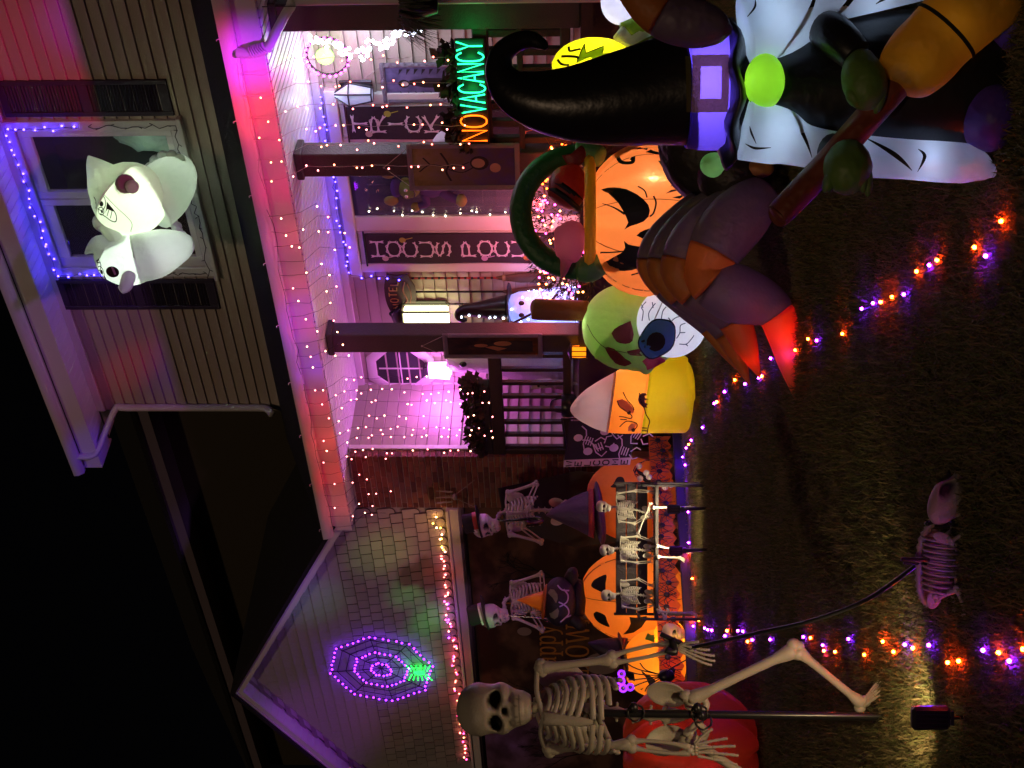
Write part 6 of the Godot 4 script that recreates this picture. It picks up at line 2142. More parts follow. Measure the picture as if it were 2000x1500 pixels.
func picture(called: String, label: String, o: Vector3, b: Basis, w: float, h: float, scheme: int) -> void:
	var t := thing(called, label, "framed picture", o, b, "gothic framed pictures on the porch")
	var fm := mt("picture_frame", lin(0.26, 0.23, 0.30), {"rough": 0.5, "bump": fine_n, "bs": 1.0, "scale": 6.0})
	var m := MB.new()
	var fw := 0.055
	m.box(Vector3(0, fw / 2, 0), Vector3(w, fw, 0.03), Basis(), 0.008)
	m.box(Vector3(0, h - fw / 2, 0), Vector3(w, fw, 0.03), Basis(), 0.008)
	for sg in [1.0, -1.0]:
		m.box(Vector3(sg * (w / 2 - fw / 2), h / 2, 0), Vector3(fw, h - 2 * fw - 0.002, 0.03), Basis(), 0.008)
		for k in 12:
			m.ball(Vector3(sg * (w / 2 - fw / 2), fw + (h - 2 * fw) * (k + 0.5) / 12, 0.016), Vector3(0.016, 0.03, 0.008), 8, 5)
	for k in 6:
		m.ball(Vector3((k - 2.5) * w * 0.15, h - fw / 2, 0.016), Vector3(0.028, 0.014, 0.008), 8, 5)
	m.box(Vector3(0, h / 2, -0.012), Vector3(w - 0.02, h - 0.02, 0.006))
	obj("frame", m, fm, t)
	# the print: painted with noise and a few plain shapes
	var im := Image.create(96, 192, false, Image.FORMAT_RGB8)
	var nz := FastNoiseLite.new()
	nz.seed = 40 + scheme
	nz.frequency = 0.03
	nz.fractal_octaves = 4
	var top: Color = [Color(0.62, 0.55, 0.40), Color(0.14, 0.11, 0.18), Color(0.46, 0.44, 0.64)][scheme]
	var low: Color = [Color(0.26, 0.22, 0.46), Color(0.40, 0.22, 0.10), Color(0.40, 0.35, 0.5)][scheme]
	for y in 192:
		for x in 96:
			var e := nz.get_noise_2d(x, y) * 0.5 + 0.5
			im.set_pixel(x, y, top.lerp(low, clampf(y / 192.0 + (e - 0.5) * 0.9, 0, 1)) * (0.6 + 0.6 * e))
	var tex := ImageTexture.create_from_image(im)
	var pm := StandardMaterial3D.new()
	pm.resource_name = "picture_print"
	pm.albedo_texture = tex
	pm.roughness = 0.35
	var st := SurfaceTool.new()
	st.begin(Mesh.PRIMITIVE_TRIANGLES)
	var iw := w / 2 - fw
	for q in [[-1, 0], [1, 1], [1, 0], [-1, 0], [-1, 1], [1, 1]]:
		st.set_normal(Vector3.BACK)
		st.set_uv(Vector2((q[0] + 1) / 2.0, 1.0 - q[1]))
		st.add_vertex(Vector3(q[0] * iw, fw + q[1] * (h - 2 * fw), -0.006))
	inst("print", st.commit(), pm, t)
	var on := func(p: Vector2) -> Vector3: return Vector3(p.x * w, p.y * h, -0.003)
	m = MB.new()
	if scheme == 0:
		m.ink(spl(v2([[-0.3, 0.62], [-0.1, 0.66], [0.05, 0.64], [0.3, 0.7]]), 4), 0.02, on)
		for q in [[[-0.05, 0.64], [-0.12, 0.52], [-0.02, 0.42]], [[0.06, 0.64], [0.02, 0.55], [0.1, 0.45]], [[0.0, 0.66], [0.05, 0.8], [-0.1, 0.9]], [[0.05, 0.8], [0.2, 0.86]]]:
			m.ink(spl(v2(q), 4), 0.016, on)
		m.print_on(circle2(0.08, 0.36, 0.15, 0.085), 0.2, on)
	elif scheme == 1:
		m.print_on(v2([[-0.25, 0.1], [-0.2, 0.5], [-0.05, 0.72], [0.08, 0.74], [0.12, 0.55], [0.22, 0.45], [0.2, 0.1]]), 0.2, on)
	else:
		m.print_on(circle2(-0.02, 0.76, 0.1, 0.06), 0.2, on)
		m.print_on(v2([[-0.14, 0.1], [-0.12, 0.55], [-0.04, 0.7], [0.06, 0.7], [0.12, 0.52], [0.1, 0.1]]), 0.2, on)
		for k in 9:
			for sg in [1.0, -1.0]:
				m.print_on(v2([[sg * 0.34, 0.12 + 0.08 * k], [sg * 0.34, 0.16 + 0.08 * k], [sg * 0.2, 0.17 + 0.08 * k]]), 0.2, on)
	obj("dark_shape", m, mt("print_dark", lin(0.015, 0.01, 0.016)), t)
	m = MB.new()
	var on2 := func(p: Vector2) -> Vector3: return Vector3(p.x * w, p.y * h, 0.0)
	if scheme == 0:
		m.print_on(circle2(0.08, 0.37, 0.1, 0.06), 0.2, on2)
		m.print_on(circle2(-0.02, 0.22, 0.1, 0.05), 0.2, on2)
	elif scheme == 1:
		m.print_on(circle2(0.02, 0.62, 0.07, 0.07), 0.2, on2)
		m.print_on(circle2(0.1, 0.4, 0.1, 0.09), 0.2, on2)
		m.print_on(v2([[-0.2, 0.45], [-0.05, 0.58], [0.0, 0.5], [-0.1, 0.36]]), 0.2, on2)
	else:
		m.print_on(circle2(-0.02, 0.75, 0.06, 0.038), 0.2, on2)
	obj("pale_shape", m, mt("print_pale_%d" % scheme, [lin(0.35, 0.22, 0.17), lin(0.3, 0.13, 0.06), lin(0.55, 0.45, 0.5)][scheme]), t)
	m = MB.new()
	m.tube([Vector3(-w * 0.4, h, 0), Vector3(0, h + 0.26, 0.0), Vector3(w * 0.4, h, 0)], 0.004, 5)
	m.ball(Vector3(0, h + 0.26, 0), Vector3.ONE * 0.012, 6, 4)
	obj("hanging_cord", m, mt("cord_white", lin(0.45, 0.42, 0.42)), t)


func leaf_mass(m: MB, n: int, size: float, where: Callable, sharp := 0.5) -> void:
	for k in n:
		var p: Vector3 = where.call()
		var b := Basis.from_euler(Vector3(jit(1.5), jit(3.1), jit(1.5)))
		var s := size * rng.randf_range(0.6, 1.3)
		var w := s * sharp
		m.quad(p, p + b * Vector3(w * 0.5, s * 0.5, 0.1 * s), p + b * Vector3(0, s, 0), p + b * Vector3(-w * 0.5, s * 0.5, 0.1 * s))


func build_porch_things() -> void:
	var blk := mt("black_metal", Color())
	banner("black banner reading HOCUS POCUS in bone letters left of the door", "HOCUS POCUS", 2.23, 2.70, 1.55, 3.97, "bone letter banners beside the door")
	banner("black banner reading TRICK in bone letters right of the door", "TRICK", 4.1, 4.54, 1.55, 3.98, "bone letter banners beside the door")
	var turn := HB * Basis(Vector3.UP, 0.12)
	picture("framed_picture", "silver framed picture of a bare tree and masks hung on the right porch post", hp(4.64, 1.92, 0.03), turn, 0.56, 1.2, 0)
	picture("framed_picture", "dark framed picture of a glowing figure hung on the left porch post", hp(2.03, 1.72, 0.03), HB, 0.40, 1.2, 1)
	picture("framed_picture", "framed picture of a thin figure on the wall by the white lantern", hp(4.83, 2.45, -1.34), HB, 0.52, 1.08, 2)
	# three brooms under a plaque
	for q in [[1.95, 3.72, 2.28, 0], [1.72, 3.72, 2.2, 1], [1.51, 3.70, 2.35, 2]]:
		var t := thing("broom", ["red broom with dark bands hanging right of the other brooms", "plain black broom hanging in the middle under the plaque", "dark purple broom hanging left of the other brooms"][q[3]], "broom", hp(q[0], q[2], -1.34), HB, "witch brooms on the porch wall")
		var m := MB.new()
		m.tube([Vector3(0, 0, 0), Vector3(0, q[1] - q[2], 0)], 0.014, 8)
		obj("stick", m, mt("broom_stick_%d" % q[3], [lin(0.34, 0.05, 0.035), lin(0.012, 0.01, 0.012), lin(0.06, 0.03, 0.07)][q[3]]), t)
		if q[3] != 1:
			m = MB.new()
			for k in 15:
				m.tube([Vector3(0, 0.1 + 0.085 * k, 0), Vector3(0, 0.13 + 0.085 * k, 0)], 0.016, 8)
			obj("band", m, blk, t)
		m = MB.new()
		m.tube([Vector3(0, 0.06, 0), Vector3(0, 0.0, 0.0), Vector3(0, -0.05, 0), Vector3(0.0, -0.25, 0), Vector3(0.02, -0.52, 0)], [0.02, 0.035, 0.045, 0.075, 0.085], 12, true, 0.5, Vector3(0, 0, 1))
		for k in 26:
			var x := jit(0.07)
			m.tube([Vector3(x * 0.5, -0.08, 0.015 + jit(0.02)), Vector3(x * 1.3, -0.55 + jit(0.05), 0.02 + jit(0.025))], 0.005, 4)
		obj("bristles", m, mt("broom_straw", lin(0.10, 0.065, 0.04), {"rough": 0.9}), t)
		m = MB.new()
		m.tube([Vector3(0, -0.06, 0), Vector3(0, -0.02, 0)], 0.05, 12, true, 0.6, Vector3(0, 0, 1))
		obj("binding", m, mt("broom_binding", lin(0.3, 0.2, 0.09)), t)
	var t := thing("hanging_plaque", "dark wavy edged plaque lettered MOTEL hanging over the brooms", "sign", hp(1.74, 3.42, -1.29), HB)
	var poly := spl(v2([[-0.30, 0.05], [-0.26, 0.02], [-0.1, -0.03], [0.1, -0.03], [0.24, 0.02], [0.32, 0.06], [0.30, 0.18], [0.32, 0.3], [0.24, 0.34], [0.1, 0.37], [-0.1, 0.37], [-0.26, 0.34], [-0.31, 0.3], [-0.28, 0.18]]), 3, true)
	var m := MB.new()
	m.plate(poly, -0.012, 0.012)
	obj("board", m, mt("plaque_wood", lin(0.05, 0.025, 0.03), {"rough": 0.6}), t)
	m = MB.new()
	var x := -0.24
	for ch in "MOTEL":
		for st in LET[ch]:
			var pts := []
			for q in st:
				pts.append(Vector3(x + q[0] * 0.1, 0.215 + q[1] * 0.1 - 0.8 * pow(x + 0.04, 2), 0.016))
			m.tube(pts, 0.0075, 5)
		x += 0.098
	obj("lettering", m, mt("plaque_gold", lin(0.5, 0.28, 0.09)), t)
	m = MB.new()
	m.tube(spl([Vector3(-0.2, 0.15, 0.014), Vector3(-0.1, 0.09, 0.014), Vector3(0.05, 0.13, 0.014), Vector3(0.2, 0.1, 0.014)], 4), 0.012, 6)
	m.tube(spl([Vector3(-0.18, 0.06, 0.014), Vector3(0.0, 0.03, 0.014), Vector3(0.18, 0.07, 0.014)], 4), 0.007, 6)
	obj("flourish", m, mt("plaque_rust", lin(0.2, 0.07, 0.06)), t)
	# wall lantern by the octagon window, mostly hidden by the post
	t = thing("wall_lantern", "glowing yellow white wall lantern behind the left porch post", "wall lamp", hp(1.44, 2.92, -1.34), HB * Basis.from_scale(Vector3(2.3, 1.7, 1.1)))
	m = MB.new()
	m.box(Vector3(0, 0.2, 0.01), Vector3(0.12, 0.3, 0.03), Basis(), 0.008)
	m.tube(spl([Vector3(0, 0.34, 0.02), Vector3(0, 0.48, 0.08), Vector3(0, 0.46, 0.16), Vector3(0, 0.42, 0.17)], 4), 0.01, 6)
	for k in 4:
		m.box(Vector3(0.07 * (1 if k & 1 else -1), 0.2, 0.17 + 0.07 * (1 if k & 2 else -1)), Vector3(0.012, 0.36, 0.012))
	m.lathe([Vector2(0.13, 0.38), Vector2(0.05, 0.45), Vector2(0.01, 0.47)], 4, Vector3(0, 0, 0.17), Basis(Vector3.UP, PI / 4))
	obj("bracket", m, blk, t)
	m = MB.new()
	m.box(Vector3(0, 0.2, 0.17), Vector3(0.13, 0.34, 0.13), Basis(), 0.01)
	obj("lit_glass", m, mt("lantern_glass", Color(1, 0.98, 0.72), {"emit": Color(1.0, 0.97, 0.70), "power": 7.0}), t)
	lamp("lantern_light", Vector3(0.0, 0.2, 0.17), Color(1.0, 0.95, 0.6), 0.7, 0.06, t)
	# glass house lantern on the right
	t = thing("glass_lantern", "house-shaped glass wall lantern lit blue white right of the door", "wall lamp", hp(4.80, 3.62, -1.34), HB)
	m = MB.new()
	m.box(Vector3(0, 0.2, 0.01), Vector3(0.16, 0.38, 0.03), Basis(), 0.01)
	for k in 6:
		var a := TAU * k / 6
		var b := TAU * (k + 1) / 6
		m.tube([Vector3(0.09 * cos(a), 0.0, 0.18 + 0.09 * sin(a)), Vector3(0.15 * cos(a), 0.25, 0.18 + 0.15 * sin(a)), Vector3(0.03 * cos(a), 0.42, 0.18 + 0.03 * sin(a))], 0.01, 5)
		m.tube([Vector3(0.15 * cos(a), 0.25, 0.18 + 0.15 * sin(a)), Vector3(0.15 * cos(b), 0.25, 0.18 + 0.15 * sin(b))], 0.01, 5)
		m.tube([Vector3(0.09 * cos(a), 0.0, 0.18 + 0.09 * sin(a)), Vector3(0.09 * cos(b), 0.0, 0.18 + 0.09 * sin(b))], 0.01, 5)
	obj("leading", m, mt("lantern_lead", lin(0.05, 0.05, 0.06), {"rough": 0.3, "metal": 0.8}), t)
	m = MB.new()
	m.lathe([Vector2(0.085, 0.0), Vector2(0.145, 0.25), Vector2(0.028, 0.42)], 6, Vector3(0, 0, 0.18))
	obj("glass_body", m, mt("lantern_frost", lin(0.7, 0.75, 0.85), {"rough": 0.2, "back": 1.0, "emit": Color(0.75, 0.82, 1.0), "power": 0.35}), t)
	lamp("glass_lantern_light", Vector3(0, 0.52, 0.3), Color(0.8, 0.86, 1.0), 0.05, 0.03, t)
	# white garland heaped in the corner
	var pts := []
	for q in [[5.62, 4.2, -1.0], [5.52, 4.05, -1.05], [5.42, 3.95, -1.1], [5.36, 3.82, -1.1], [5.38, 3.7, -1.05], [5.3, 3.66, -1.1], [5.44, 3.58, -1.05], [5.52, 3.5, -1.05], [5.46, 3.42, -1.1], [5.62, 3.3, -1.0], [5.7, 3.1, -1.0], [5.75, 2.9, -1.0]]:
		pts.append(hp(q[0], q[1], q[2]))
	light_string("garland_lights", "dazzling cold white garland of lights in the right porch corner", pts, 0.022, 0.02, [bulbm("cold", Color(0.9, 0.93, 1.0), 9.0)], mt("wire_white", lin(0.5, 0.5, 0.5)), 0.03, "", 0.05)
	lamp("garland_light", hp(5.5, 3.75, -0.8), Color(0.86, 0.88, 1.0), 0.36, 0.12)
	lamp("garland_light_low", hp(5.75, 3.15, -0.85), Color(0.86, 0.9, 1.0), 0.22, 0.1)
	# magenta ring with a green ball
	t = thing("light_wreath", "ring of magenta lamps round a lime green glow high in the right corner", "light wreath", hp(5.27, 3.82, -1.22), HB)
	m = MB.new()
	var ring := []
	for k in 25:
		ring.append(Vector3(0.23 * cos(TAU * k / 24), 0.25 + 0.23 * sin(TAU * k / 24), 0.02))
	m.tube(ring, 0.012, 6)
	obj("hoop", m, blk, t)
	m = MB.new()
	for k in 22:
		m.ball(Vector3(0.24 * cos(TAU * k / 22), 0.25 + 0.24 * sin(TAU * k / 22), 0.05), Vector3.ONE * 0.017, 8, 5)
	obj("bulbs", m, bulbm("magenta", Color(1.0, 0.22, 0.9), 16.0), t, "stuff")
	m = MB.new()
	m.ball(Vector3(0.02, 0.27, 0.06), Vector3(0.1, 0.1, 0.05), 16, 10)
	obj("green_lamp", m, mt("bulb_lime", Color(0.55, 1.0, 0.3), {"emit": Color(0.6, 1.0, 0.35), "power": 5.0}), t)
	lamp("wreath_light", Vector3(0.02, 0.27, 0.2), Color(0.5, 1.0, 0.3), 0.05, 0.05, t)
	lamp("wreath_light_pink", Vector3(0.0, 0.25, 0.28), Color(1.0, 0.25, 0.9), 0.12, 0.12, t)
	# pink box lamp right of the octagon window
	t = thing("pink_lamp", "overexposed pink violet box lamp beside the octagon window", "lamp", hp(0.40, 3.05, -1.3), HB)
	m = MB.new()
	m.plate(v2([[-0.11, 0.27], [0.1, 0.27], [0.11, 0.02], [0.02, 0.04], [-0.02, -0.05], [-0.14, 0.0]]), 0.0, 0.1)
	obj("lit_box", m, mt("pink_lamp_glass", Color(1, 0.75, 1), {"emit": Color(1.0, 0.62, 1.0), "power": 4.0}), t)
	m = MB.new()
	m.box(Vector3(0, 0.3, 0.04), Vector3(0.18, 0.05, 0.12), Basis(), 0.01)
	m.box(Vector3(0, 0.12, -0.015), Vector3(0.12, 0.2, 0.02))
	obj("cap", m, blk, t)
	lamp("pink_light", Vector3(0.0, 0.1, 0.42), Color(0.92, 0.42, 1.0), 1.0, 0.1, t)
	# lit ghost with a witch hat
	t = thing("lit_ghost", "blue white tinsel ghost lamp with smiling face and black witch hat on the porch", "lit ghost", hp(1.96, 1.29, -0.75), HB)
	m = MB.new()
	m.lathe([Vector2(0.26, 0.0), Vector2(0.27, 0.12), Vector2(0.235, 0.4), Vector2(0.21, 0.6), Vector2(0.2, 0.74), Vector2(0.16, 0.84), Vector2(0.02, 0.88)], 28, Vector3.ZERO)
	obj("body", m, fab("tinsel", lin(0.55, 0.6, 0.95), {"rough": 0.3, "bs": 3.0}), t)
	m = MB.new()
	for k in 46:
		var a := rng.randf() * TAU
		var y := rng.randf() * 0.84
		var r := 0.275 - 0.08 * y / 0.8
		m.ball(Vector3(r * cos(a), y, r * sin(a)), Vector3.ONE * 0.011, 6, 4)
	obj("bulbs", m, bulbm("icy", Color(0.85, 0.9, 1.0), 22.0), t, "stuff")
	var hatb := Basis(Vector3(0, 0, 1), 0.08)
	m = MB.new()
	m.lathe([Vector2(0.14, 0.86), Vector2(0.36, 0.84), Vector2(0.37, 0.855), Vector2(0.15, 0.885)], 30, Vector3.ZERO, hatb)
	m.tube(spl([Vector3(0, 0.87, 0), Vector3(-0.01, 1.05, 0.0), Vector3(-0.03, 1.25, 0.0), Vector3(-0.04, 1.42, 0), Vector3(-0.10, 1.5, 0.02), Vector3(-0.17, 1.46, 0.03), Vector3(-0.17, 1.4, 0.03)], 4), spl([0.17, 0.135, 0.10, 0.075, 0.06, 0.045, 0.02], 4), 16)
	var hat := obj("witch_hat", m, mt("black_satin", lin(0.012, 0.012, 0.014), {"rough": 0.35}), t)
	m = MB.new()
	m.lathe([Vector2(0.172, 0.88), Vector2(0.166, 0.95)], 26, Vector3.ZERO, hatb, false)
	obj("hat_band", m, mt("gold_band", lin(0.4, 0.2, 0.08)), hat)
	m = MB.new()
	for k in [0, 2, 3, 5, 7, 9]:
		var q := spl([Vector3(-0.02, 0.93, 0.17), Vector3(-0.05, 1.1, 0.13), Vector3(-0.04, 1.3, 0.1), Vector3(-0.09, 1.46, 0.08)], 3)[k] as Vector3
		m.ball(q + Vector3(jit(0.01), 0, 0.0), Vector3.ONE * 0.012, 6, 4)
	obj("bulbs", m, bulbm("icy", Color()), hat, "stuff")
	var gd := (HB.transposed() * (cc - hp(1.96, 1.7, -0.75))).normalized()
	var ga := atan2(gd.x, gd.z) - 0.1
	var face := Basis(Vector3.UP, ga)
	m = MB.new()
	for q in [[-0.075, 0.70, 0.03, 0.036], [0.075, 0.70, 0.03, 0.036]]:
		m.ball(face * Vector3(q[0], q[1], 0.195), Vector3(q[2], q[3], 0.012), 12, 8, face)
	m.tube(spl([face * Vector3(-0.1, 0.56, 0.2), face * Vector3(-0.06, 0.5, 0.215), face * Vector3(0.0, 0.47, 0.22), face * Vector3(0.06, 0.5, 0.215), face * Vector3(0.1, 0.56, 0.2)], 4), spl([0.006, 0.026, 0.034, 0.026, 0.006], 4), 8)
	obj("face", m, blk, t)
	m = MB.new()
	m.tube(spl([face * Vector3(-0.2, 0.86, 0.16), face * Vector3(0.02, 0.45, 0.27), face * Vector3(0.2, 0.25, 0.3)], 6), 0.016, 8)
	obj("black_boa", m, mt("boa_black", lin(0.015, 0.012, 0.02)), t)
	lamp("ghost_lamp", Vector3(0, 0.35, 0), Color(0.68, 0.76, 1.0), 0.34, 0.08, t)
	lamp("ghost_lamp_front", face * Vector3(0.1, 0.15, 0.36), Color(0.75, 0.82, 1.0), 0.03, 0.03, t)
	# cloth ghosts
	t = thing("cloth_ghost", "white cheesecloth ghost with dark eyes hanging behind the left railing", "cloth ghost", hp(0.75, 1.35, -1.1), HB)
	m = MB.new()
	m.lathe([Vector2(0.42, 0.0), Vector2(0.36, 0.35), Vector2(0.28, 0.75), Vector2(0.2, 1.1), Vector2(0.17, 1.35), Vector2(0.19, 1.5), Vector2(0.15, 1.65), Vector2(0.02, 1.7)].map(func(q): return Vector2(q.x, q.y)), 40, Vector3.ZERO)
	for k in m.v.size():
		var p := m.v[k]
		var a := atan2(p.x, p.z)
		var w := 0.12 * clampf(1.3 - p.y, 0, 1)
		m.v[k] = Vector3(p.x * (1 + w * sin(a * 9.0)), p.y, p.z * (1 + w * sin(a * 9.0)))
	obj("cloth", m, fab("cheesecloth", lin(0.55, 0.5, 0.52), {"back": 0.6}), t)
	m = MB.new()
	var gf := Basis(Vector3.UP, 0.75)
	for q in [-0.07, 0.07]:
		m.ball(gf * Vector3(q, 1.46, 0.17), Vector3(0.04, 0.05, 0.03), 12, 8, gf)
	obj("eye", m, blk, t)
	t = thing("ghost_head", "pale round ghost head with black eyes behind the autumn planter", "cloth ghost", hp(4.5, 2.4, -0.55), HB)
	m = MB.new()
	m.ball(Vector3(0, 0.26, 0), Vector3(0.22, 0.26, 0.2), 24, 14)
	obj("head", m, fab("ghost_pink", lin(0.62, 0.52, 0.58), {"back": 0.5}), t)
	m = MB.new()
	for q in [-0.02, 0.15]:
		m.ball(Basis(Vector3.UP, 0.6) * Vector3(q - 0.06, 0.22, 0.2), Vector3(0.035, 0.055, 0.03), 12, 8)
	obj("eye", m, mt("eye_gloss", lin(0.01, 0.01, 0.01), {"rough": 0.1}), t)
	# the wreath doll on the door
	t = thing("door_doll", "purple and green plush monster doll hanging on the navy front door", "plush doll", hp(3.45, 2.7, -1.3), HB)
	var gp := mt("plush_green", lin(0.20, 0.26, 0.05), {"rough": 0.9, "bump": fine_n, "bs": 1.5, "scale": 8.0})
	var pp := mt("plush_purple", lin(0.11, 0.05, 0.2), {"rough": 0.9, "bump": fine_n, "bs": 1.5, "scale": 8.0})
	m = MB.new()
	m.ball(Vector3(0, 0.62, 0.08), Vector3(0.12, 0.14, 0.1), 20, 12)
	m.ball(Vector3(-0.13, 0.66, 0.07), Vector3(0.03, 0.05, 0.02), 8, 6)
	m.ball(Vector3(0.13, 0.66, 0.07), Vector3(0.03, 0.05, 0.02), 8, 6)
	obj("head", m, gp, t)
	m = MB.new()
	m.ball(Vector3(0, 0.36, 0.05), Vector3(0.15, 0.18, 0.08), 18, 12)
	for sg in [1.0, -1.0]:
		m.tube(spl([Vector3(0.1 * sg, 0.46, 0.06), Vector3(0.2 * sg, 0.42, 0.1), Vector3(0.24 * sg, 0.52, 0.1)], 4), 0.045, 10)
		m.tube(spl([Vector3(0.07 * sg, 0.24, 0.06), Vector3(0.12 * sg, 0.12, 0.1), Vector3(0.14 * sg, 0.05, 0.1)], 4), 0.055, 10)
	m.ball(Vector3(0, 0.78, 0.06), Vector3(0.13, 0.07, 0.09), 14, 8)
	obj("body", m, pp, t)
	m = MB.new()
	for sg in [1.0, -1.0]:
		m.ball(Vector3(0.15 * sg, 0.0, 0.12), Vector3(0.085, 0.07, 0.07), 12, 8)
		m.ball(Vector3(0.25 * sg, 0.56, 0.11), Vector3(0.06, 0.06, 0.05), 12, 8)
		m.ball(Vector3(0.2 * sg, 0.86, 0.05), Vector3(0.07, 0.09, 0.04), 12, 8)
	obj("paw", m, mt("plush_olive", lin(0.22, 0.2, 0.05), {"rough": 0.9}), t)
	m = MB.new()
	for sg in [1.0, -1.0]:
		m.ball(Vector3(0.045 * sg, 0.65, 0.175), Vector3(0.022, 0.022, 0.012), 10, 6)
	obj("eye", m, mt("eye_white_plush", lin(0.7, 0.7, 0.6)), t)
	m = MB.new()
	m.tube([Vector3(-0.06, 0.56, 0.17), Vector3(0, 0.54, 0.185), Vector3(0.06, 0.56, 0.17)], 0.008, 6)
	for sg in [1.0, -1.0]:
		m.ball(Vector3(0.045 * sg, 0.65, 0.188), Vector3(0.008, 0.008, 0.005), 6, 4)
	obj("ink", m, blk, t)
	# skull lamp and solar lantern at the posts
	t = thing("solar_lantern", "small amber solar lantern hooked at the foot of the left porch post", "lantern", hp(2.02, 1.2, 0.12), HB)
	m = MB.new()
	m.lathe([Vector2(0.02, 0.22), Vector2(0.10, 0.19), Vector2(0.10, 0.17), Vector2(0.085, 0.165)], 16, Vector3.ZERO)
	m.lathe([Vector2(0.08, 0.0), Vector2(0.09, -0.02), Vector2(0.03, -0.03)], 16, Vector3.ZERO)
	for k in 8:
		m.tube([Vector3(0.083 * cos(TAU * k / 8), 0, 0.083 * sin(TAU * k / 8)), Vector3(0.083 * cos(TAU * k / 8), 0.17, 0.083 * sin(TAU * k / 8))], 0.006, 5)
	obj("cage", m, blk, t)
	m = MB.new()
	m.lathe([Vector2(0.07, 0.0), Vector2(0.075, 0.08), Vector2(0.07, 0.165)], 16, Vector3.ZERO)
	obj("lit_glass", m, mt("amber_glass", Color(1, 0.6, 0.1), {"emit": Color(1.0, 0.55, 0.06), "power": 1.6}), t)
	lamp("amber_light", Vector3(0, 0.08, 0), Color(1.0, 0.6, 0.15), 0.03, 0.03, t)
	build_planters()
	build_neon()


func build_planters() -> void:
	var box := mt("planter_box", lin(0.03, 0.025, 0.022), {"rough": 0.7})
	for q in [[0.08, 1.28, 2.41, "dark planter box of dried maple leaves on the left railing"], [4.86, 6.0, 2.37, "dark planter box of autumn leaves on the railing above the neon sign"]]:
		var t := thing("planter", q[3], "planter", hp((q[0] + q[1]) * 0.5, q[2], -0.1), HB, "railing planters")
		var l: float = q[1] - q[0]
		var m := MB.new()
		m.box(Vector3(0, 0.06, 0), Vector3(l, 0.12, 0.16), Basis(), 0.01)
		obj("box", m, box, t)
		var mm := [MB.new(), MB.new(), MB.new()]
		for k in 3:
			leaf_mass(mm[k], 380, 0.10, func() -> Vector3:
				var xx := jit(l * 0.5)
				return Vector3(xx, 0.06 + rng.randf() * 0.27 * (0.7 + 0.3 * sin(xx * 14.0)), jit(0.13)), 0.8)
			obj("foliage", mm[k], mt("autumn_leaf_%d" % k, [lin(0.03, 0.02, 0.015), lin(0.06, 0.03, 0.018), lin(0.035, 0.035, 0.015)][k], {"rough": 0.8}), t, "stuff")


func build_neon() -> void:
	var t := thing("neon_sign", "NO VACANCY neon sign in orange and green tubes on the right railing", "neon sign", hp(5.55, 2.22, 0.02), HB)
	var m := MB.new()
	m.box(Vector3(0.0, 0.16, 0.0), Vector3(1.24, 0.30, 0.03), Basis(), 0.008)
	obj("board", m, mt("neon_board", lin(0.02, 0.02, 0.018), {"rough": 0.35}), t)
	var grn := mt("neon_green_tube", Color(0.25, 1, 0.7), {"emit": Color(0.16, 1.0, 0.62), "power": 3.2})
	var org := mt("neon_orange_tube", Color(1, 0.5, 0.1), {"emit": Color(1.0, 0.42, 0.06), "power": 3.2})
	var words := [["NO", -0.56, 0.14, 0.17], ["VACANCY", -0.22, 0.1, 0.121]]
	for w in words:
		var x: float = w[1]
		for ch in w[0]:
			m = MB.new()
			for st in LET[ch]:
				var a := []
				for q in st:
					a.append(Vector3(x + q[0] / 0.62 * w[2], 0.03 + q[1] * 0.26, 0.036))
				m.tube(spl(a, 3) if st.size() > 4 else a, 0.0085, 8)
			obj("tube_" + ch.to_lower(), m, org if w[0] == "NO" else grn, t)
			x += w[3]
	lamp("neon_green_light", Vector3(0.0, 0.16, 0.1), Color(0.12, 1.0, 0.4), 0.022, 0.06, t)
	lamp("neon_green_light_b", Vector3(0.34, 0.16, 0.1), Color(0.12, 1.0, 0.4), 0.022, 0.06, t)
	lamp("neon_green_light_c", Vector3(0.62, 0.12, 0.22), Color(0.12, 1.0, 0.4), 0.05, 0.06, t)
	lamp("neon_orange_light", Vector3(-0.42, 0.16, 0.06), Color(1.0, 0.35, 0.05), 0.006, 0.06, t)


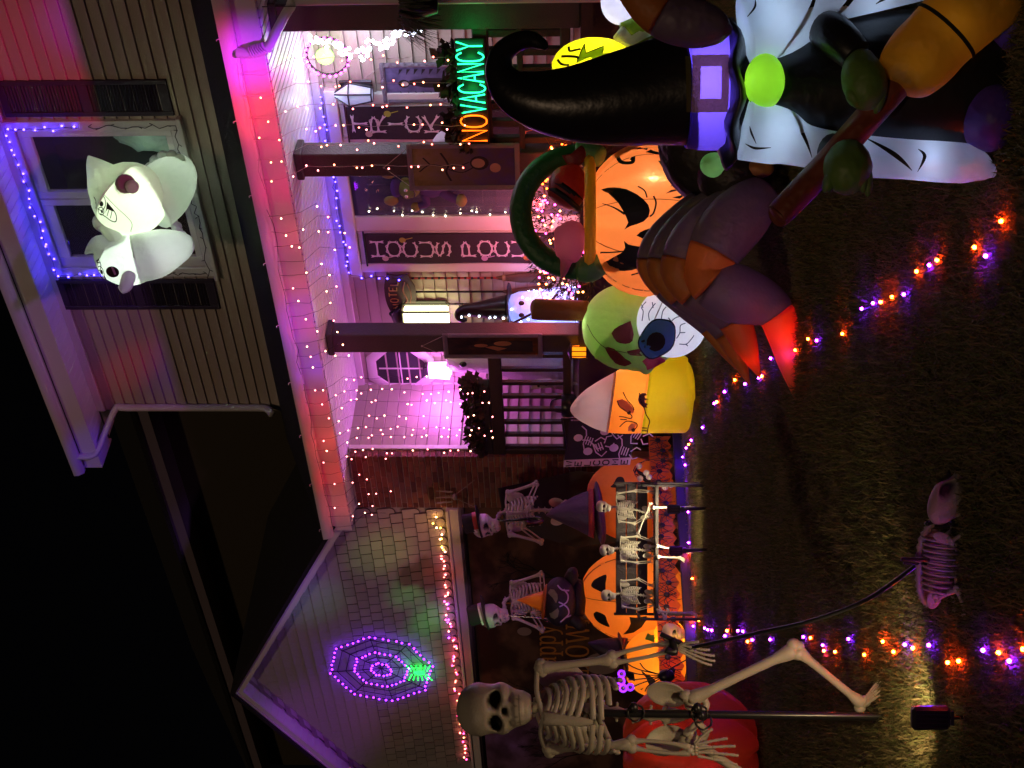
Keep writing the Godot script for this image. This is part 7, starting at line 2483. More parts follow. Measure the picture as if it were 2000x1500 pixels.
func build_strings() -> void:
	var wire := mt("wire_dark", lin(0.02, 0.018, 0.02), {"rough": 0.6})
	var wirew := mt("wire_pale", lin(0.45, 0.38, 0.36), {"rough": 0.6})
	var pink := bulbm("pink", Color(1.0, 0.5, 0.5), 14.0)
	var red := bulbm("red", Color(1.0, 0.4, 0.35), 14.0)
	var amber := bulbm("amber", Color(1.0, 0.55, 0.38), 14.0)
	var warm := bulbm("warm", Color(1.0, 0.7, 0.55), 14.0)
	# icicle lights along the gutter
	var secs := [[-0.95, 1.85, [1.5, 2.0], [warm, pink, pink, pink], "dense curtain of pink white icicle lights hanging over the left half of the porch"], [2.0, 4.45, [0.12, 0.5], [warm, warm, pink], "short icicle lights along the gutter between the two porch posts"], [4.7, 6.2, [1.6, 2.1], [amber, red, pink, amber], "long amber icicle lights hanging in front of the TRICK banner"]]
	for q in secs:
		var b := hp(q[0], 4.6, 0.45)
		var t := thing("icicle_lights", q[4], "string lights", b, HB, "icicle lights along the gutter")
		var n := int((q[1] - q[0]) / (0.2 if q[3][0] != amber else 0.24))
		var wm := MB.new()
		var bm := {}
		var run := []
		for k in n + 1:
			run.append(Vector3((q[1] - q[0]) * k / n, -0.02 + jit(0.03), 0.05 + jit(0.01)))
		wm.tube(run, 0.003, 4)
		for k in n:
			var x: float = (q[1] - q[0]) * (k + 0.5) / n
			var l: float = rng.randf_range(q[2][0], q[2][1])
			if q[0] < 0.0 and q[0] + x < 0.3:
				l = rng.randf_range(0.2, 0.55)
			var p := Vector3(x, 0.0, 0.045)
			var pts := [p]
			var steps := int(l / 0.11) + 2
			var inwd := jit(0.05)
			for j in steps:
				var f := float(j + 1) / steps
				var dy := -(l + 0.3) * f
				p = Vector3(x + jit(0.018), dy, 0.045 + (-0.24 + inwd) * smoothstep(0.25, 0.45, -dy) + jit(0.012))
				pts.append(p)
				if rng.randf() < (0.5 if dy > -0.4 else 0.2):
					continue
				var cm: Material = q[3][rng.randi() % q[3].size()]
				if not bm.has(cm):
					bm[cm] = MB.new()
				bm[cm].ball(p + Vector3(jit(0.045), jit(0.05), 0.02), Vector3.ONE * 0.0095, 6, 4)
			wm.tube(pts, 0.0026, 4)
		obj("wire", wm, wirew if q[3][0] == amber else wire, t)
		for cm in bm:
			obj("bulbs", bm[cm], cm, t, "stuff")
	# the light the strings throw on the fascia, red to violet
	var cols := [[-0.6, Color(1.0, 0.3, 0.3), 0.03], [0.05, Color(1.0, 0.1, 0.16), 0.045], [0.7, Color(1.0, 0.06, 0.2), 0.05], [1.35, Color(1.0, 0.05, 0.3), 0.045], [2.0, Color(0.55, 0.08, 0.95), 0.05], [2.65, Color(1.0, 0.1, 0.4), 0.035], [3.3, Color(1.0, 0.26, 0.36), 0.02], [3.95, Color(1.0, 0.1, 0.34), 0.035], [4.6, Color(1.0, 0.06, 0.4), 0.045], [5.25, Color(1.0, 0.05, 0.36), 0.05], [5.9, Color(1.0, 0.05, 0.5), 0.05]]
	for q in cols:
		lamp("icicle_glow", hp(q[0], 4.40, 0.62), q[1], q[2] * 0.85, 0.05)
	# along the garage header
	var pts := []
	for q in [[-1.05, 3.22], [-2.0, 3.2], [-3.0, 3.22], [-4.0, 3.2], [-5.2, 3.21], [-6.6, 3.2], [-7.6, 3.2]]:
		pts.append(hp(q[0], q[1], 0.06))
	var yel := bulbm("yellow", Color(1.0, 0.75, 0.25), 15.0)
	var hot := bulbm("hotpink", Color(1.0, 0.25, 0.55), 15.0)
	var vio := bulbm("violet", Color(0.75, 0.25, 1.0), 15.0)
	var seg := [[0, 1, [yel, warm]], [1, 2, [red, pink]], [2, 3, [hot, pink, vio]], [3, 4, [red, hot]], [4, 6, [red, amber, hot]]]
	var names := ["yellow lights on the garage header next to the brick pier", "red lights on the garage header left of the yellow ones", "hot pink lights on the garage header above the trumpet player", "red and pink lights on the header above the banner", "red lights on the garage header behind the large skull"]
	for k in seg.size():
		light_string("string_lights", names[k], pts.slice(seg[k][0], seg[k][1] + 1), 0.085, 0.014, seg[k][2], wire, 0.03, "string lights on the garage header", 0.05)
	for q in [[-1.3, Color(1, 0.7, 0.25)], [-2.4, Color(1, 0.25, 0.2)], [-3.4, Color(0.8, 0.2, 1.0)], [-4.5, Color(1, 0.15, 0.3)], [-5.6, Color(1, 0.2, 0.1)]]:
		lamp("header_glow", hp(q[0], 3.2, 0.3), q[1], 0.02, 0.05)
	# blue lights round the upper window and over the door
	var blue := bulbm("blue", Color(0.25, 0.18, 1.0), 30.0)
	pts = []
	for q in [[2.06, 7.0], [2.06, 8.03], [3.1, 8.04], [4.29, 8.04], [4.29, 7.15]]:
		pts.append(hp(q[0], q[1], -1.31))
	light_string("string_lights", "violet blue lights round the top of the upper window", pts, 0.12, 0.014, [blue], wire, 0.02, "blue string lights", 0.03)
	pts = []
	for q in [[2.06, 7.0], [2.05, 6.03], [3.2, 6.02], [4.3, 6.03], [4.29, 7.15]]:
		pts.append(hp(q[0], q[1], -1.315))
	var t := thing("unlit_string", "unlit dark light wire sagging round the lower part of the upper window", "string lights", pts[0])
	var m := MB.new()
	var path := []
	for k in pts.size() - 1:
		for j in 14:
			path.append(Vector3(pts[k]).lerp(pts[k + 1], j / 14.0) - t.position + Vector3(jit(0.025), jit(0.03), jit(0.008)))
	m.tube(path, 0.005, 4)
	for k in range(1, path.size(), 2):
		m.tube([path[k], path[k] + Vector3(jit(0.03), 0.04 * (1 if k % 4 == 1 else -1), 0)], 0.004, 4)
	obj("wire", m, wire, t)
	for q in [[2.3, 7.95], [3.1, 7.95], [4.0, 7.95], [2.15, 7.4], [4.2, 7.5]]:
		lamp("window_glow", hp(q[0], q[1], -1.15), Color(0.3, 0.2, 1.0), 0.018, 0.05)
	pts = []
	for q in [[2.02, 3.5], [2.04, 4.2], [3.0, 4.24], [4.0, 4.23], [4.72, 4.22]]:
		pts.append(hp(q[0], q[1], -1.27))
	light_string("string_lights", "violet blue lights over the front door frame", pts, 0.13, 0.013, [blue], wire, 0.02, "blue string lights", 0.03)
	for q in [2.4, 3.3, 4.3]:
		lamp("door_glow", hp(q, 4.2, -1.1), Color(0.35, 0.22, 1.0), 0.02, 0.05)
	pts = []
	for q in [[3.08, 3.9], [3.0, 3.2], [3.03, 2.5], [3.0, 1.8]]:
		pts.append(hp(q[0], q[1], -1.315))
	light_string("string_lights", "tiny white lights down the left edge of the navy door", pts, 0.14, 0.010, [bulbm("white", Color(1, 0.95, 0.8), 14.0)], wire, 0.02, "", 0.04)
	# lights in the lawn
	var grass_wire := mt("wire_green", lin(0.015, 0.02, 0.012))
	var po := bulbm("lawn_orange", Color(1.0, 0.24, 0.03), 480.0)
	var pv := bulbm("lawn_violet", Color(0.42, 0.08, 1.0), 480.0)
	var left := [[1352, 290, 0], [1365, 288, 0], [1354, 277, 1], [1376, 273, 1], [1382, 270, 1], [1390, 269, 1], [1420, 268, 0], [1416, 258, 1], [1441, 268, 1], [1451, 267, 1], [1469, 250, 1], [1460, 247, 0], [1504, 251, 1], [1569, 256, 1], [1583, 254, 0], [1607, 240, 1], [1609, 229, 0], [1631, 227, 0], [1657, 252, 1], [1688, 221, 0], [1724, 247, 0], [1745, 227, 0], [1767, 241, 1], [1783, 234, 0], [1814, 240, 1], [1851, 206, 0], [1872, 209, 0], [1920, 230, 1], [1950, 225, 0], [1971, 209, 1], [1998, 232, 0]]
	var right := [[1338, 592, 1], [1333, 607, 1], [1340, 625, 1], [1345, 632, 0], [1350, 640, 1], [1372, 665, 1], [1395, 712, 1], [1400, 715, 0], [1415, 735, 1], [1435, 758, 0], [1455, 750, 1], [1482, 762, 1], [1488, 765, 0], [1505, 800, 1], [1545, 813, 1], [1553, 816, 0], [1578, 838, 0], [1595, 835, 1], [1645, 848, 0], [1683, 897, 1], [1705, 908, 1], [1720, 910, 0], [1742, 920, 0], [1765, 925, 1], [1790, 970, 0], [1815, 982, 1], [1830, 992, 0], [1903, 1017, 0], [1925, 1000, 1], [1955, 1068, 0]]
	var bed := [[1352, 370, 0], [1344, 420, 0], [1345, 440, 1], [1344, 500, 1], [1338, 555, 1], [1338, 592, 1]]
	for q in [[left, "orange and violet string lights winding down the left of the lawn past the dog"], [right, "orange and violet string lights from the flower bed to the gnome's feet"], [bed, "sparse violet lights along the bed edging behind the bench legs"]]:
		lawn_lights(q[0], q[1], po, pv, grass_wire)
	# the web of violet lights on the gable
	t = thing("light_web", "violet lighted spider web with a green lamp spider on the garage gable", "light web", hp(-4.86, 3.55, 0.06), HB)
	m = MB.new()
	var vb := MB.new()
	var c := Vector3(0, 0.82, 0)
	for k in 8:
		var a := TAU * (k + 0.15) / 8
		m.tube([c, c + Vector3(cos(a) * 0.9, sin(a) * 0.82, 0.0)], 0.008, 5)
	for r in [0.18, 0.33, 0.48, 0.63, 0.78, 0.9]:
		var rg := []
		for k in 9:
			var a := TAU * (k + 0.15) / 8
			rg.append(c + Vector3(cos(a) * r, sin(a) * r * 0.91, 0.004))
		m.tube(rg, 0.007, 5)
		if r in [0.18, 0.48, 0.9]:
			for k in 8:
				var nn := 2 if r < 0.2 else (4 if r < 0.6 else 6)
				for j in nn:
					vb.ball(rg[k].lerp(rg[k + 1], float(j) / nn) + Vector3(jit(0.012), jit(0.012), 0.02), Vector3.ONE * 0.0165, 6, 4)
	obj("strands", m, wire, t)
	obj("bulbs", vb, bulbm("web_violet", Color(0.5, 0.12, 1.0), 16.0), t, "stuff")
	m = MB.new()
	for k in 6:
		for sg in [1.0, -1.0]:
			for j in 4:
				m.ball(Vector3(-0.05 + sg * (0.06 + 0.045 * j), 0.22 + 0.05 * (k - 2.5) * (1 + 0.15 * j), 0.04), Vector3.ONE * 0.010, 6, 4)
	m.ball(Vector3(-0.05, 0.22, 0.04), Vector3(0.05, 0.09, 0.03), 12, 8)
	obj("lamp_spider", m, bulbm("spider_green", Color(0.1, 1.0, 0.25), 6.0), t)
	lamp("web_glow", c + Vector3(0, 0, 0.25), Color(0.5, 0.1, 1.0), 0.05, 0.1, t)
	for k in 6:
		lamp("web_rim_glow", c + Vector3(cos(TAU * k / 6) * 0.75, sin(TAU * k / 6) * 0.7, 0.16), Color(0.5, 0.1, 1.0), 0.012, 0.05, t)
	lamp("spider_glow", Vector3(-0.02, 0.24, 0.22), Color(0.1, 1.0, 0.2), 0.05, 0.05, t)


func lawn_lights(list: Array, label: String, po: Material, pv: Material, wire: Material) -> void:
	var pts := []
	for q in list:
		var z := depth_of(q[0], 0.06)
		pts.append(at_depth(q[1], q[0], z))
	var t := thing("lawn_lights", label, "string lights", Vector3(pts[0].x, 0, pts[0].z), Basis(), "string lights on the lawn")
	var m := [MB.new(), MB.new()]
	var w := []
	for k in pts.size():
		var p: Vector3 = pts[k] - t.position
		var r := 0.0085 * clampf(-pts[k].z / 9.0, 0.8, 1.25)
		m[list[k][2]].ball(p, Vector3.ONE * r, 8, 5)
		w.append(Vector3(p.x, 0.02 + jit(0.01), p.z))
		w.append(p - Vector3(0, 0.015, 0))
	obj("bulbs", m[0], po, t, "stuff")
	obj("bulbs", m[1], pv, t, "stuff")
	var g := MB.new()
	g.tube(w, 0.003, 4)
	obj("wire", g, wire, t)


func build_yard_things() -> void:
	var blk := mt("black_metal", Color())
	# evergreen by the steps, wrapped in net lights
	var f := frame(1070, 1330, 14.0)
	var t := thing("lit_shrub", "evergreen shrub wrapped in orange and pink net lights behind the candy bucket", "shrub", at_depth(1070, 1345, 14.0))
	f.v0 = 1345
	var m := [MB.new(), MB.new()]
	var g := [MB.new(), MB.new(), MB.new()]
	var w := MB.new()
	var c := f.p(1068, 1130, -40)
	var rx := 185 * f.k
	var ry := 112 * f.k
	for k in 2600:
		var d := Vector3(rng.randfn(), absf(rng.randfn()) - 0.5, rng.randfn()).normalized()
		var p := c + Vector3(d.x * rx, d.y * ry, d.z * rx * 0.5) * rng.randf_range(0.7, 1.02)
		var s := rng.randf_range(0.06, 0.13)
		var q := (d + Vector3(jit(0.8), jit(0.8), jit(0.8))).normalized()
		var sd := q.cross(Vector3(jit(1), jit(1), jit(1)).normalized()) * 0.01
		m[k % 2].tri(p - sd, p + sd, p + q * s)
	for k in 2:
		obj("needles", m[k], mt("evergreen_%d" % k, [lin(0.03, 0.05, 0.02), lin(0.05, 0.045, 0.02)][k], {"rough": 0.8}), t, "stuff")
	for k in 190:
		var a := rng.randf_range(-0.3, PI + 0.3)
		var e := rng.randf_range(0.3, 1.0)
		var p := c + Vector3(cos(a) * rx * e, sin(a) * ry * e, rx * 0.52 * sqrt(maxf(1.0 - e * e, 0.03)) + 0.03)
		var ci := 0 if p.x > 0.25 else (1 if rng.randf() < 0.5 else 2)
		if rng.randf() < 0.15:
			ci = 1
		g[ci].ball(p, Vector3.ONE * 0.012, 6, 4)
		if k % 2:
			w.tube([p, p + Vector3(jit(0.16), jit(0.16), jit(0.04))], 0.003, 4)
	obj("bulbs", g[0], bulbm("shrub_orange", Color(1.0, 0.36, 0.1), 18.0), t, "stuff")
	obj("bulbs", g[1], bulbm("shrub_peach", Color(1.0, 0.55, 0.3), 18.0), t, "stuff")
	obj("bulbs", g[2], bulbm("shrub_pink", Color(1.0, 0.25, 0.7), 18.0), t, "stuff")
	obj("net_wire", w, mt("wire_rust", lin(0.25, 0.1, 0.06)), t)
	lamp("added_porch_fill", hp(3.1, 1.7, -0.6) - t.position, Color(1.0, 0.5, 0.55), 1.3, 0.08, t)  # unseen fill lamps added over the porch floor to tint its walls pink
	lamp("added_porch_fill_left", hp(2.5, 1.8, -0.5) - t.position, Color(1.0, 0.35, 0.4), 0.4, 0.08, t)
	# hanging fern at the right edge
	t = thing("hanging_fern", "dark hanging fern basket at the right end of the porch", "fern", hp(6.72, 2.55, 0.35), HB)
	var mm := MB.new()
	for k in 420:
		var a := rng.randf() * TAU
		var l := rng.randf_range(0.2, 0.48)
		var d := Vector3(cos(a), 0, sin(a))
		var p := Vector3(0, 0.3, 0)
		var prev := p
		var sd := d.cross(Vector3.UP) * 0.012
		for j in 3:
			var e := (j + 1) / 3.0
			var q := p + d * (l * e) + Vector3(0, 0.22 * sin(e * 2.2) - 0.35 * e * e * rng.randf_range(0.5, 1.2), 0)
			mm.quad(prev - sd * (1.1 - e * 0.5), prev + sd * (1.1 - e * 0.5), q + sd * (0.7 - e * 0.5), q - sd * (0.7 - e * 0.5))
			prev = q
	obj("fronds", mm, mt("fern_green", lin(0.05, 0.06, 0.03), {"rough": 0.7}), t, "stuff")
	mm = MB.new()
	mm.lathe([Vector2(0.08, 0.08), Vector2(0.16, 0.3), Vector2(0.17, 0.31)], 16, Vector3.ZERO)
	mm.tube([Vector3(0, 0.3, 0), Vector3(0, 1.75, 0)], 0.005, 4)
	obj("basket", mm, blk, t)
	# welcome flag
	t = thing("garden_flag", "black garden flag of dancing skeletons lettered WELCOME down its pale edge", "flag", at_depth(632, 1240, 15.4), Basis(Vector3.UP, -0.35))
	f = frame(632, 1240, 15.4)
	mm = MB.new()
	var wv := func(p: Vector2) -> Vector3: return f.p(p.x, p.y + (632 - p.x) * -0.12 + (p.y - 1105) * 0.0, 3.0 * sin((p.x - 580) * 0.07))
	mm.print_on(v2([[584, 1106], [682, 1106], [682, 1236], [590, 1236]]), 12, wv)
	obj("cloth", mm, mt("flag_black", lin(0.016, 0.012, 0.03), {"rough": 0.8}), t)
	var lift := func(p: Vector2) -> Vector3: return wv.call(p) + Vector3(0, 0, 0.006)
	mm = MB.new()
	mm.print_on(v2([[584, 1106], [600, 1106], [606, 1236], [590, 1236]]), 12, lift)
	obj("pale_edge", mm, mt("flag_lavender", lin(0.60, 0.50, 0.68), {"rough": 0.8}), t)
	mm = MB.new()
	var k7 := 0
	for ch in "WELCOME":
		var y0 := 1110.0 + k7 * 18.0
		for st in LET[ch]:
			var a := []
			for q in st:
				a.append(Vector2(587 + k7 * 0.8 + q[0] * 17, y0 + 12 - q[1] * 12))
			mm.ink(a, 2.6, func(p: Vector2) -> Vector3: return wv.call(p) + Vector3(0, 0, 0.012))
		k7 += 1
	obj("lettering", mm, mt("flag_ink", lin(0.02, 0.015, 0.03)), t)
	mm = MB.new()
	for q in [[645, 1128, 0.3], [618, 1150, -0.4], [658, 1178, -0.2], [625, 1200, 0.3], [662, 1222, 0.5]]:
		var o := Vector2(q[0], q[1])
		mm.print_on(circle2(o.x, o.y, 7.5, 9), 6, lift)
		for j in 4:
			mm.ink([o + Vector2(-8, 14 + 5 * j).rotated(q[2]), o + Vector2(8, 13 + 5 * j).rotated(q[2])], 2.2, lift)
		for e in [[[-8, 14], [-20, 22], [-14, 34]], [[8, 14], [20, 8], [26, -4]], [[-3, 34], [-10, 44], [-4, 52]], [[3, 34], [14, 42], [12, 52]]]:
			mm.ink(v2(e).map(func(p): return o + p.rotated(q[2])), 2.4, lift)
	obj("skeleton_print", mm, mt("flag_bone", lin(0.62, 0.52, 0.8), {"rough": 0.8}), t)
	mm = MB.new()
	mm.tube([f.p(686, 1098, 0), f.p(578, 1112, 0)], 2.2 * f.k, 6)
	mm.tube([f.p(686, 1096, 0), f.p(688, 1345, 0)], 2.2 * f.k, 6)
	obj("pole", mm, blk, t)
	# orange bunting along the bed, hung with spiders
	var a0 := at_depth(648, 1333, 16.3)
	var a1 := at_depth(150, 1362, 14.1)
	a0.y = 0
	a1.y = 0
	t = thing("bunting", "glowing orange scalloped bunting with black webs along the garage flower bed", "bunting", a0)
	var dx := (a1 - a0)
	var ln := dx.length()
	dx = dx.normalized()
	var bs := Basis(dx, Vector3.UP, dx.cross(Vector3.UP))
	mm = MB.new()
	var poly := []
	var n := 46
	for k in n + 1:
		var e := float(k) / n
		poly.append(Vector2(e * ln, 0.18 + 0.022 * (1 if k % 2 else -1)))
	poly.append(Vector2(ln, 0.43))
	poly.append(Vector2(0, 0.43))
	mm.plate(poly, 0, 0.006, Transform3D(bs, Vector3.ZERO))
	obj("cloth", mm, fab("bunting_orange", lin(0.6, 0.17, 0.02)), t)
	mm = MB.new()
	var nrm := -bs.z if bs.z.z < 0 else bs.z
	for k in 22:
		var e := (k + 0.5) / 22.0
		var o := dx * (e * ln) + Vector3(0, 0.3 + jit(0.05), 0) + nrm * 0.02
		mm.ball(o, Vector3(0.035, 0.035, 0.012), 8, 6, bs)
		for j in 8:
			var an := TAU * j / 8 + jit(0.2)
			mm.tube([o, o + dx * cos(an) * 0.07 + Vector3(0, sin(an) * 0.06 + 0.02, 0), o + dx * cos(an) * 0.12 + Vector3(0, sin(an) * 0.11, 0)], 0.004, 4)
	for k in 60:
		var o := dx * (rng.randf() * ln) + Vector3(0, 0.42, 0) + nrm * 0.012
		mm.tube([o, o + dx * jit(0.2) - Vector3(0, 0.22, 0)], 0.003, 4)
	obj("spiders", mm, blk, t, "stuff")
	for q in [[0.93, 0.12], [0.8, 0.16], [0.7, 0.05], [0.45, 0.02], [0.2, 0.02]]:
		lamp("bunting_glow", dx * (q[0] * ln) + Vector3(0, 0.28, 0) - nrm * 0.2, Color(1.0, 0.72, 0.3), q[1], 0.04, t)
	t = thing("bed_edging", "low dark edging boards in front of the orange bunting", "edging", a0 + nrm * 0.12)
	mm = MB.new()
	mm.box(dx * ln * 0.5 + Vector3(0, 0.075, 0), Vector3(ln, 0.15, 0.05), bs, 0.008)
	obj("board", mm, mt("edging_navy", lin(0.02, 0.018, 0.035), {"rough": 0.7}), t)
	mm = MB.new()
	mm.box(dx * ln * 0.5 + Vector3(0, 0.02, 0) + nrm * 0.16, Vector3(ln, 0.04, 0.25), bs, 0.008)
	obj("stone", mm, mt("edging_stone", lin(0.16, 0.11, 0.11), {"rough": 0.9}), t)
	# eyeball picks and purple spider eyes
	t = thing("eyeball_pick", "spray of five white eyeballs on dark stems before the purple hatted pumpkin", "eyeball spray", at_depth(560, 1345, 14.6))
	f = frame(560, 1345, 14.6)
	mm = MB.new()
	var st := MB.new()
	for q in [[590, 1248], [577, 1262], [566, 1250], [569, 1267], [549, 1298], [554, 1310]]:
		mm.ball(f.p(q[0], q[1], 12), Vector3.ONE * 6 * f.k, 14, 10)
		st.tube(spl([f.p(q[0], q[1], 12), f.p(575, 1240, 6), f.p(600, 1260, 0), f.p(606, 1345, 0)], 4), 0.7 * f.k, 4)
	obj("eyeball", mm, mt("eyeball_white", lin(0.66, 0.6, 0.62), {"rough": 0.3}), t)
	obj("stem", st, blk, t)
	t = thing("spider_eyes", "four purple glowing eye rings of a dark spider by the skeleton's elbow", "lit spider", at_depth(190, 1345, 12.6))
	f = frame(190, 1345, 12.6)
	mm = MB.new()
	st = MB.new()
	for q in [[184, 1214, 8], [170, 1213, 9], [156, 1217, 9], [158, 1231, 8]]:
		var er := []
		for j in 13:
			er.append(f.p(q[0] + q[2] * 0.75 * cos(TAU * j / 12), q[1] + q[2] * 0.75 * sin(TAU * j / 12), 6))
		mm.tube(er, q[2] * 0.3 * f.k, 6)
		st.ball(f.p(q[0], q[1], 3), Vector3(q[2] * 0.6, q[2] * 0.6, 3) * f.k, 12, 8)
	st.ball(f.p(180, 1302, 0), Vector3(13, 16, 12) * f.k, 14, 10)
	for q in [[210, 1215], [190, 1222], [172, 1228], [158, 1236], [205, 1250], [150, 1260], [150, 1330], [212, 1340]]:
		st.tube(spl([f.p(180, 1300, 0), f.p((q[0] + 180) / 2.0, (q[1] + 1300) / 2.0 - 12, 14), f.p(q[0], q[1], 4)], 4), 1.3 * f.k, 5)
	obj("eye", mm, mt("purple_eye_lamp", Color(0.5, 0.15, 0.9), {"emit": Color(0.55, 0.16, 1.0), "power": 1.2}), t)
	obj("body", st, blk, t)
	# the projector that throws the coloured patches
	t = thing("projector", "small black projector with a glowing lens on the lawn behind the inflatable spider", "projector", Vector3(1.3, 0, -9.3))
	mm = MB.new()
	mm.tube([Vector3(0, 0.26, 0.08), Vector3(0, 0.30, -0.03)], [0.06, 0.075], 12)
	mm.tube([Vector3(0, 0.25, 0.02), Vector3(0, 0, 0.02)], [0.012, 0.006], 6)
	obj("case", mm, blk, t)
	mm = MB.new()
	mm.ball(Vector3(0, 0.305, -0.035), Vector3(0.05, 0.05, 0.02), 10, 6)
	obj("lit_lens", mm, mt("projector_lens", Color(0.8, 0.3, 1), {"emit": Color(0.9, 0.3, 1.0), "power": 2.0}), t)
	t = thing("projector", "second small projector with a glowing lens on the lawn behind the big red pumpkin", "projector", Vector3(-3.0, 0, -10.95))
	mm = MB.new()
	mm.tube([Vector3(0, 0.26, 0.08), Vector3(0, 0.30, -0.03)], [0.06, 0.075], 12)
	mm.tube([Vector3(0, 0.25, 0.02), Vector3(0, 0, 0.02)], [0.012, 0.006], 6)
	obj("case", mm, blk, t)
	mm = MB.new()
	mm.ball(Vector3(0, 0.305, -0.035), Vector3(0.05, 0.05, 0.02), 10, 6)
	obj("lit_lens", mm, mt("projector_lens", Color()), t)
	# odds and ends behind the left railing
	t = thing("paper_sign", "small white skull sign leaning behind the left railing balusters", "sign", hp(0.92, 1.62, -0.45), HB)
	mm = MB.new()
	mm.box(Vector3(0, 0.14, 0), Vector3(0.16, 0.28, 0.015), Basis(Vector3(0, 0, 1), 0.1), 0.004)
	obj("board", mm, mt("sign_white", lin(0.55, 0.5, 0.5)), t)
	mm = MB.new()
	for q in [[-0.03, 0.18, 0.022], [0.035, 0.18, 0.022], [0.0, 0.08, 0.03]]:
		mm.ball(Vector3(q[0], q[1], 0.01), Vector3(q[2], q[2] * 0.8, 0.004), 10, 6)
	obj("face", mm, blk, t)
	t = thing("round_basket", "round black basket standing against the left railing's bottom rail", "basket", hp(1.0, 1.28, 0.02), HB)
	mm = MB.new()
	mm.lathe([Vector2(0.06, 0), Vector2(0.14, 0.05), Vector2(0.16, 0.14), Vector2(0.13, 0.22), Vector2(0.11, 0.22)], 20, Vector3.ZERO)
	mm.tube(spl([Vector3(-0.13, 0.2, 0), Vector3(-0.08, 0.34, 0), Vector3(0.08, 0.34, 0), Vector3(0.13, 0.2, 0)], 4), 0.008, 6)
	obj("basket", mm, blk, t)
	t = thing("black_cat_cutout", "little black cat cutout standing on the porch behind the left railing", "cat cutout", hp(1.62, 1.9, -0.35), HB)
	mm = MB.new()
	mm.plate(spl(v2([[-0.09, 0.0], [-0.07, 0.2], [-0.08, 0.26], [-0.075, 0.36], [-0.04, 0.31], [0.02, 0.31], [0.05, 0.36], [0.06, 0.26], [0.05, 0.18], [0.1, 0.08], [0.11, 0.0]]), 2, true), -0.01, 0.01)
	obj("cutout", mm, blk, t)
	# the little skull lantern in the bed
	t = thing("skull_lantern", "small yellow lit skull ornament in front of the bunting", "skull ornament", at_depth(264, 1345, 13.9))
	f = frame(264, 1345, 13.9)
	var sk := skull_mesh(44 * f.k, Color(0.6, 0.5, 0.3), 32)
	inst("skull", sk.mesh(), mt("bone_plastic", Color()), t, Transform3D(Basis(Vector3.UP, -0.3), f.p(264, 1337, 0)))
	lamp("skull_lantern_light", f.p(252, 1315, 36), Color(1.0, 0.75, 0.3), 0.02, 0.02, t)
	# cloth picture over the garage door
	build_mural()
	# coffin board behind the saxophone player
	t = thing("coffin_lid", "black coffin-shaped board leaning at the brick pier behind the saxophone player", "coffin lid", at_depth(510, 1325, 17.3))
	f = frame(510, 1325, 17.3)
	mm = MB.new()
	mm.plate(v2([[470, 985], [545, 972], [580, 1130], [560, 1325], [455, 1325], [430, 1120]]).map(func(p): return Vector2((p.x - 510) * f.k, (1325 - p.y) * f.k)), -0.03, 0.0)
	obj("lid", mm, mt("coffin_black", lin(0.012, 0.011, 0.014), {"rough": 0.5}), t)
	# small bow hung at the brick pier
	t = thing("cage_ornament", "small pale wire cage ornament tied to the brick pier corner", "ornament", hp(-0.72, 2.98, 0.06), HB)
	mm = MB.new()
	for k in 6:
		mm.tube([Vector3(0.09 * cos(TAU * k / 6), 0, 0.06 * sin(TAU * k / 6)), Vector3(0.12 * cos(TAU * k / 6), 0.22, 0.08 * sin(TAU * k / 6))], 0.006, 5)
	mm.tube([Vector3(0, 0, 0), Vector3(0.35, -0.32, 0)], 0.005, 4)
	mm.tube([Vector3(0, 0, 0), Vector3(-0.22, -0.3, 0)], 0.005, 4)
	mm.ball(Vector3(0, -0.03, 0), Vector3(0.06, 0.04, 0.04), 10, 6)
	obj("wire_cage", mm, mt("wire_pale", Color()), t)
	# floodlights on stakes
	for q in [[97, 1908, 1818, 4.45, 23, 38, "large square black floodlight on a stake in the left foreground grass"], [505, 1388, 1316, 13.2, 9, 13, "black spotlight on a stake before the right seated skeleton"], [424, 1390, 1320, 13.15, 9, 13, "black spotlight on a stake before the middle seated skeleton"]]:
		f = frame(q[0], q[1], q[3])
		t = thing("floodlight", q[6], "floodlight", at_depth(q[0], q[1], q[3]), Basis(), "stake floodlights on the lawn")
		mm = MB.new()
		mm.box(f.p(q[0], q[2], 0), Vector3(q[4] * 2.0, q[5] * 2.0, q[4] * 0.9) * f.k, Basis(Vector3.RIGHT, 0.12), 0.01)
		for k in 5:
			mm.box(f.p(q[0] + (k - 2) * q[4] * 0.36, q[2], q[4] * 0.5), Vector3(1.6, q[5] * 1.6, q[4] * 0.25) * f.k)
		obj("head", mm, blk, t)
		mm = MB.new()
		mm.tube([f.p(q[0], q[2] + q[5], 0), f.p(q[0] + 3, q[1] + 4, 0)], [4.5 * f.k, 2.5 * f.k], 8)
		mm.box(f.p(q[0], q[2] + q[5] + 4, 0), Vector3(q[4] * 1.2, 6, 10) * f.k)
		obj("stake", mm, blk, t)
		mm = MB.new()
		mm.box(f.p(q[0], q[2], -q[4] * 0.52), Vector3(q[4] * 1.7, q[5] * 1.7, 2) * f.k, Basis(Vector3.RIGHT, 0.12))
		obj("lit_glass", mm, mt("flood_glass", Color(1, 0.95, 0.8), {"emit": Color(1.0, 0.92, 0.72), "power": 3.0}), t)


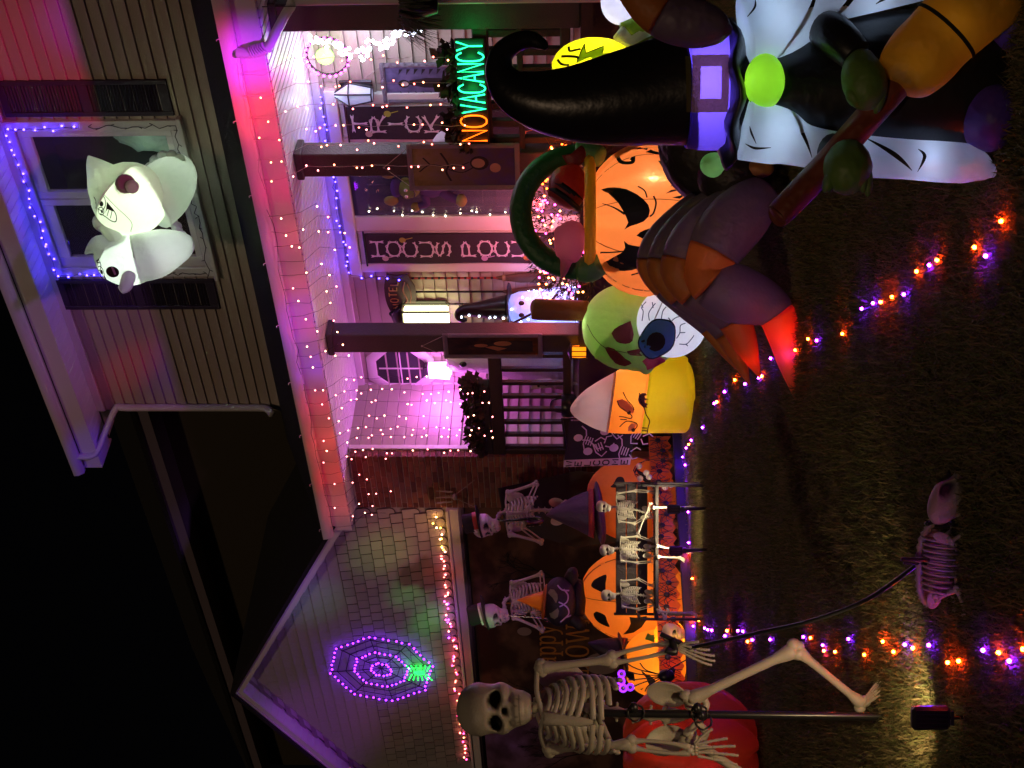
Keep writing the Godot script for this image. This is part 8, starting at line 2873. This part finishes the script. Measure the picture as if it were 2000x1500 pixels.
func build_mural() -> void:
	var t := thing("garage_mural", "dark printed garage door cloth with trees, moon and Happy Halloween lettering", "banner", hp(-4.6, 0.1, -0.1), HB)
	var im := Image.create(512, 256, false, Image.FORMAT_RGB8)
	var nz := FastNoiseLite.new()
	nz.seed = 77
	nz.frequency = 0.012
	nz.fractal_octaves = 4
	for y in 256:
		for x in 512:
			var e := nz.get_noise_2d(x, y * 1.3)
			var moon := clampf(1.0 - Vector2(x - 70, (y - 40) * 1.0).length() / 120.0, 0, 1)
			var c := Color(0.24, 0.14, 0.13).lerp(Color(0.42, 0.30, 0.26), clampf(e * 2.0 + 0.4, 0, 1))
			c = c.lerp(Color(0.62, 0.44, 0.9), moon * (0.6 + 0.6 * e))
			im.set_pixel(x, y, c)
	var pm := StandardMaterial3D.new()
	pm.resource_name = "mural_print"
	pm.albedo_texture = ImageTexture.create_from_image(im)
	pm.roughness = 0.85
	var st := SurfaceTool.new()
	st.begin(Mesh.PRIMITIVE_TRIANGLES)
	for q in [[0, 0], [1, 1], [1, 0], [0, 0], [0, 1], [1, 1]]:
		st.set_normal(Vector3.BACK)
		st.set_uv(Vector2(q[0], 1.0 - q[1]))
		st.add_vertex(Vector3(-3.6 + 7.1 * q[0], 2.75 * q[1], 0.0))
	inst("cloth", st.commit(), pm, t)
	var on := func(p: Vector2) -> Vector3: return Vector3(p.x, p.y, 0.004)
	var m := MB.new()
	for q in [[-3.0, 0.4, 1.0], [-2.3, 0.9, 0.7], [-1.2, 1.2, 0.8], [0.9, 1.1, 0.9], [1.9, 1.0, 1.0]]:
		branch(m, Vector2(q[0], q[1]), PI / 2 + jit(0.15), 0.55 * q[2], 0.07 * q[2], 5, on)
	obj("tree_print", m, mt("mural_tree", lin(0.012, 0.008, 0.012), {"rough": 0.85}), t)
	var om := mt("mural_orange", lin(0.55, 0.22, 0.05), {"rough": 0.85})
	for q in [["Happy", 0.0, 1.68, 110], ["HALLOWEEN", 0.12, 1.18, 120]]:
		var tm := TextMesh.new()
		var sf := SystemFont.new()
		sf.font_names = PackedStringArray(["Droid Serif"])
		tm.font = sf
		tm.text = q[0]
		tm.font_size = q[3]
		tm.pixel_size = 0.0042
		tm.depth = 0.004
		inst("lettering", tm, om, t, Transform3D(Basis(), Vector3(q[1], q[2], 0.006)))
	m = MB.new()
	for q in [[1.25, 1.02, 0.36, 0.46], [0.55, 2.0, 0.11, 0.11], [-0.3, 0.8, 0.3, 0.28]]:
		m = MB.new()
		m.print_on(circle2(q[0], q[1], q[2], q[3], 20), 2, on)
		obj("ghost_print", m, mt("mural_ghost", lin(0.34, 0.24, 0.24), {"rough": 0.85}), t)
	m = MB.new()
	m.print_on(v2([[0.95, 1.75], [1.55, 1.75], [1.5, 1.9], [1.35, 1.92], [1.28, 2.3], [1.2, 1.92], [1.0, 1.9]]), 2, func(p: Vector2) -> Vector3: return Vector3(p.x, p.y, 0.009))
	m.print_on(v2([[1.0, 1.6], [1.5, 1.6], [1.5, 1.7], [1.0, 1.7]]), 2, func(p: Vector2) -> Vector3: return Vector3(p.x, p.y, 0.009))
	obj("orange_print", m, om, t)


func branch(m: MB, o: Vector2, a: float, l: float, w: float, n: int, on: Callable) -> void:
	var e := o + Vector2(cos(a), sin(a)) * l
	m.ink([o, o.lerp(e, 0.5) + Vector2(jit(0.03), 0), e], [w, w * 0.8, w * 0.6], on)
	if n > 0 and e.y < 2.5:
		for k in 2 + (rng.randi() % 2):
			branch(m, e, a + jit(0.75), l * rng.randf_range(0.55, 0.8), w * 0.6, n - 1, on)
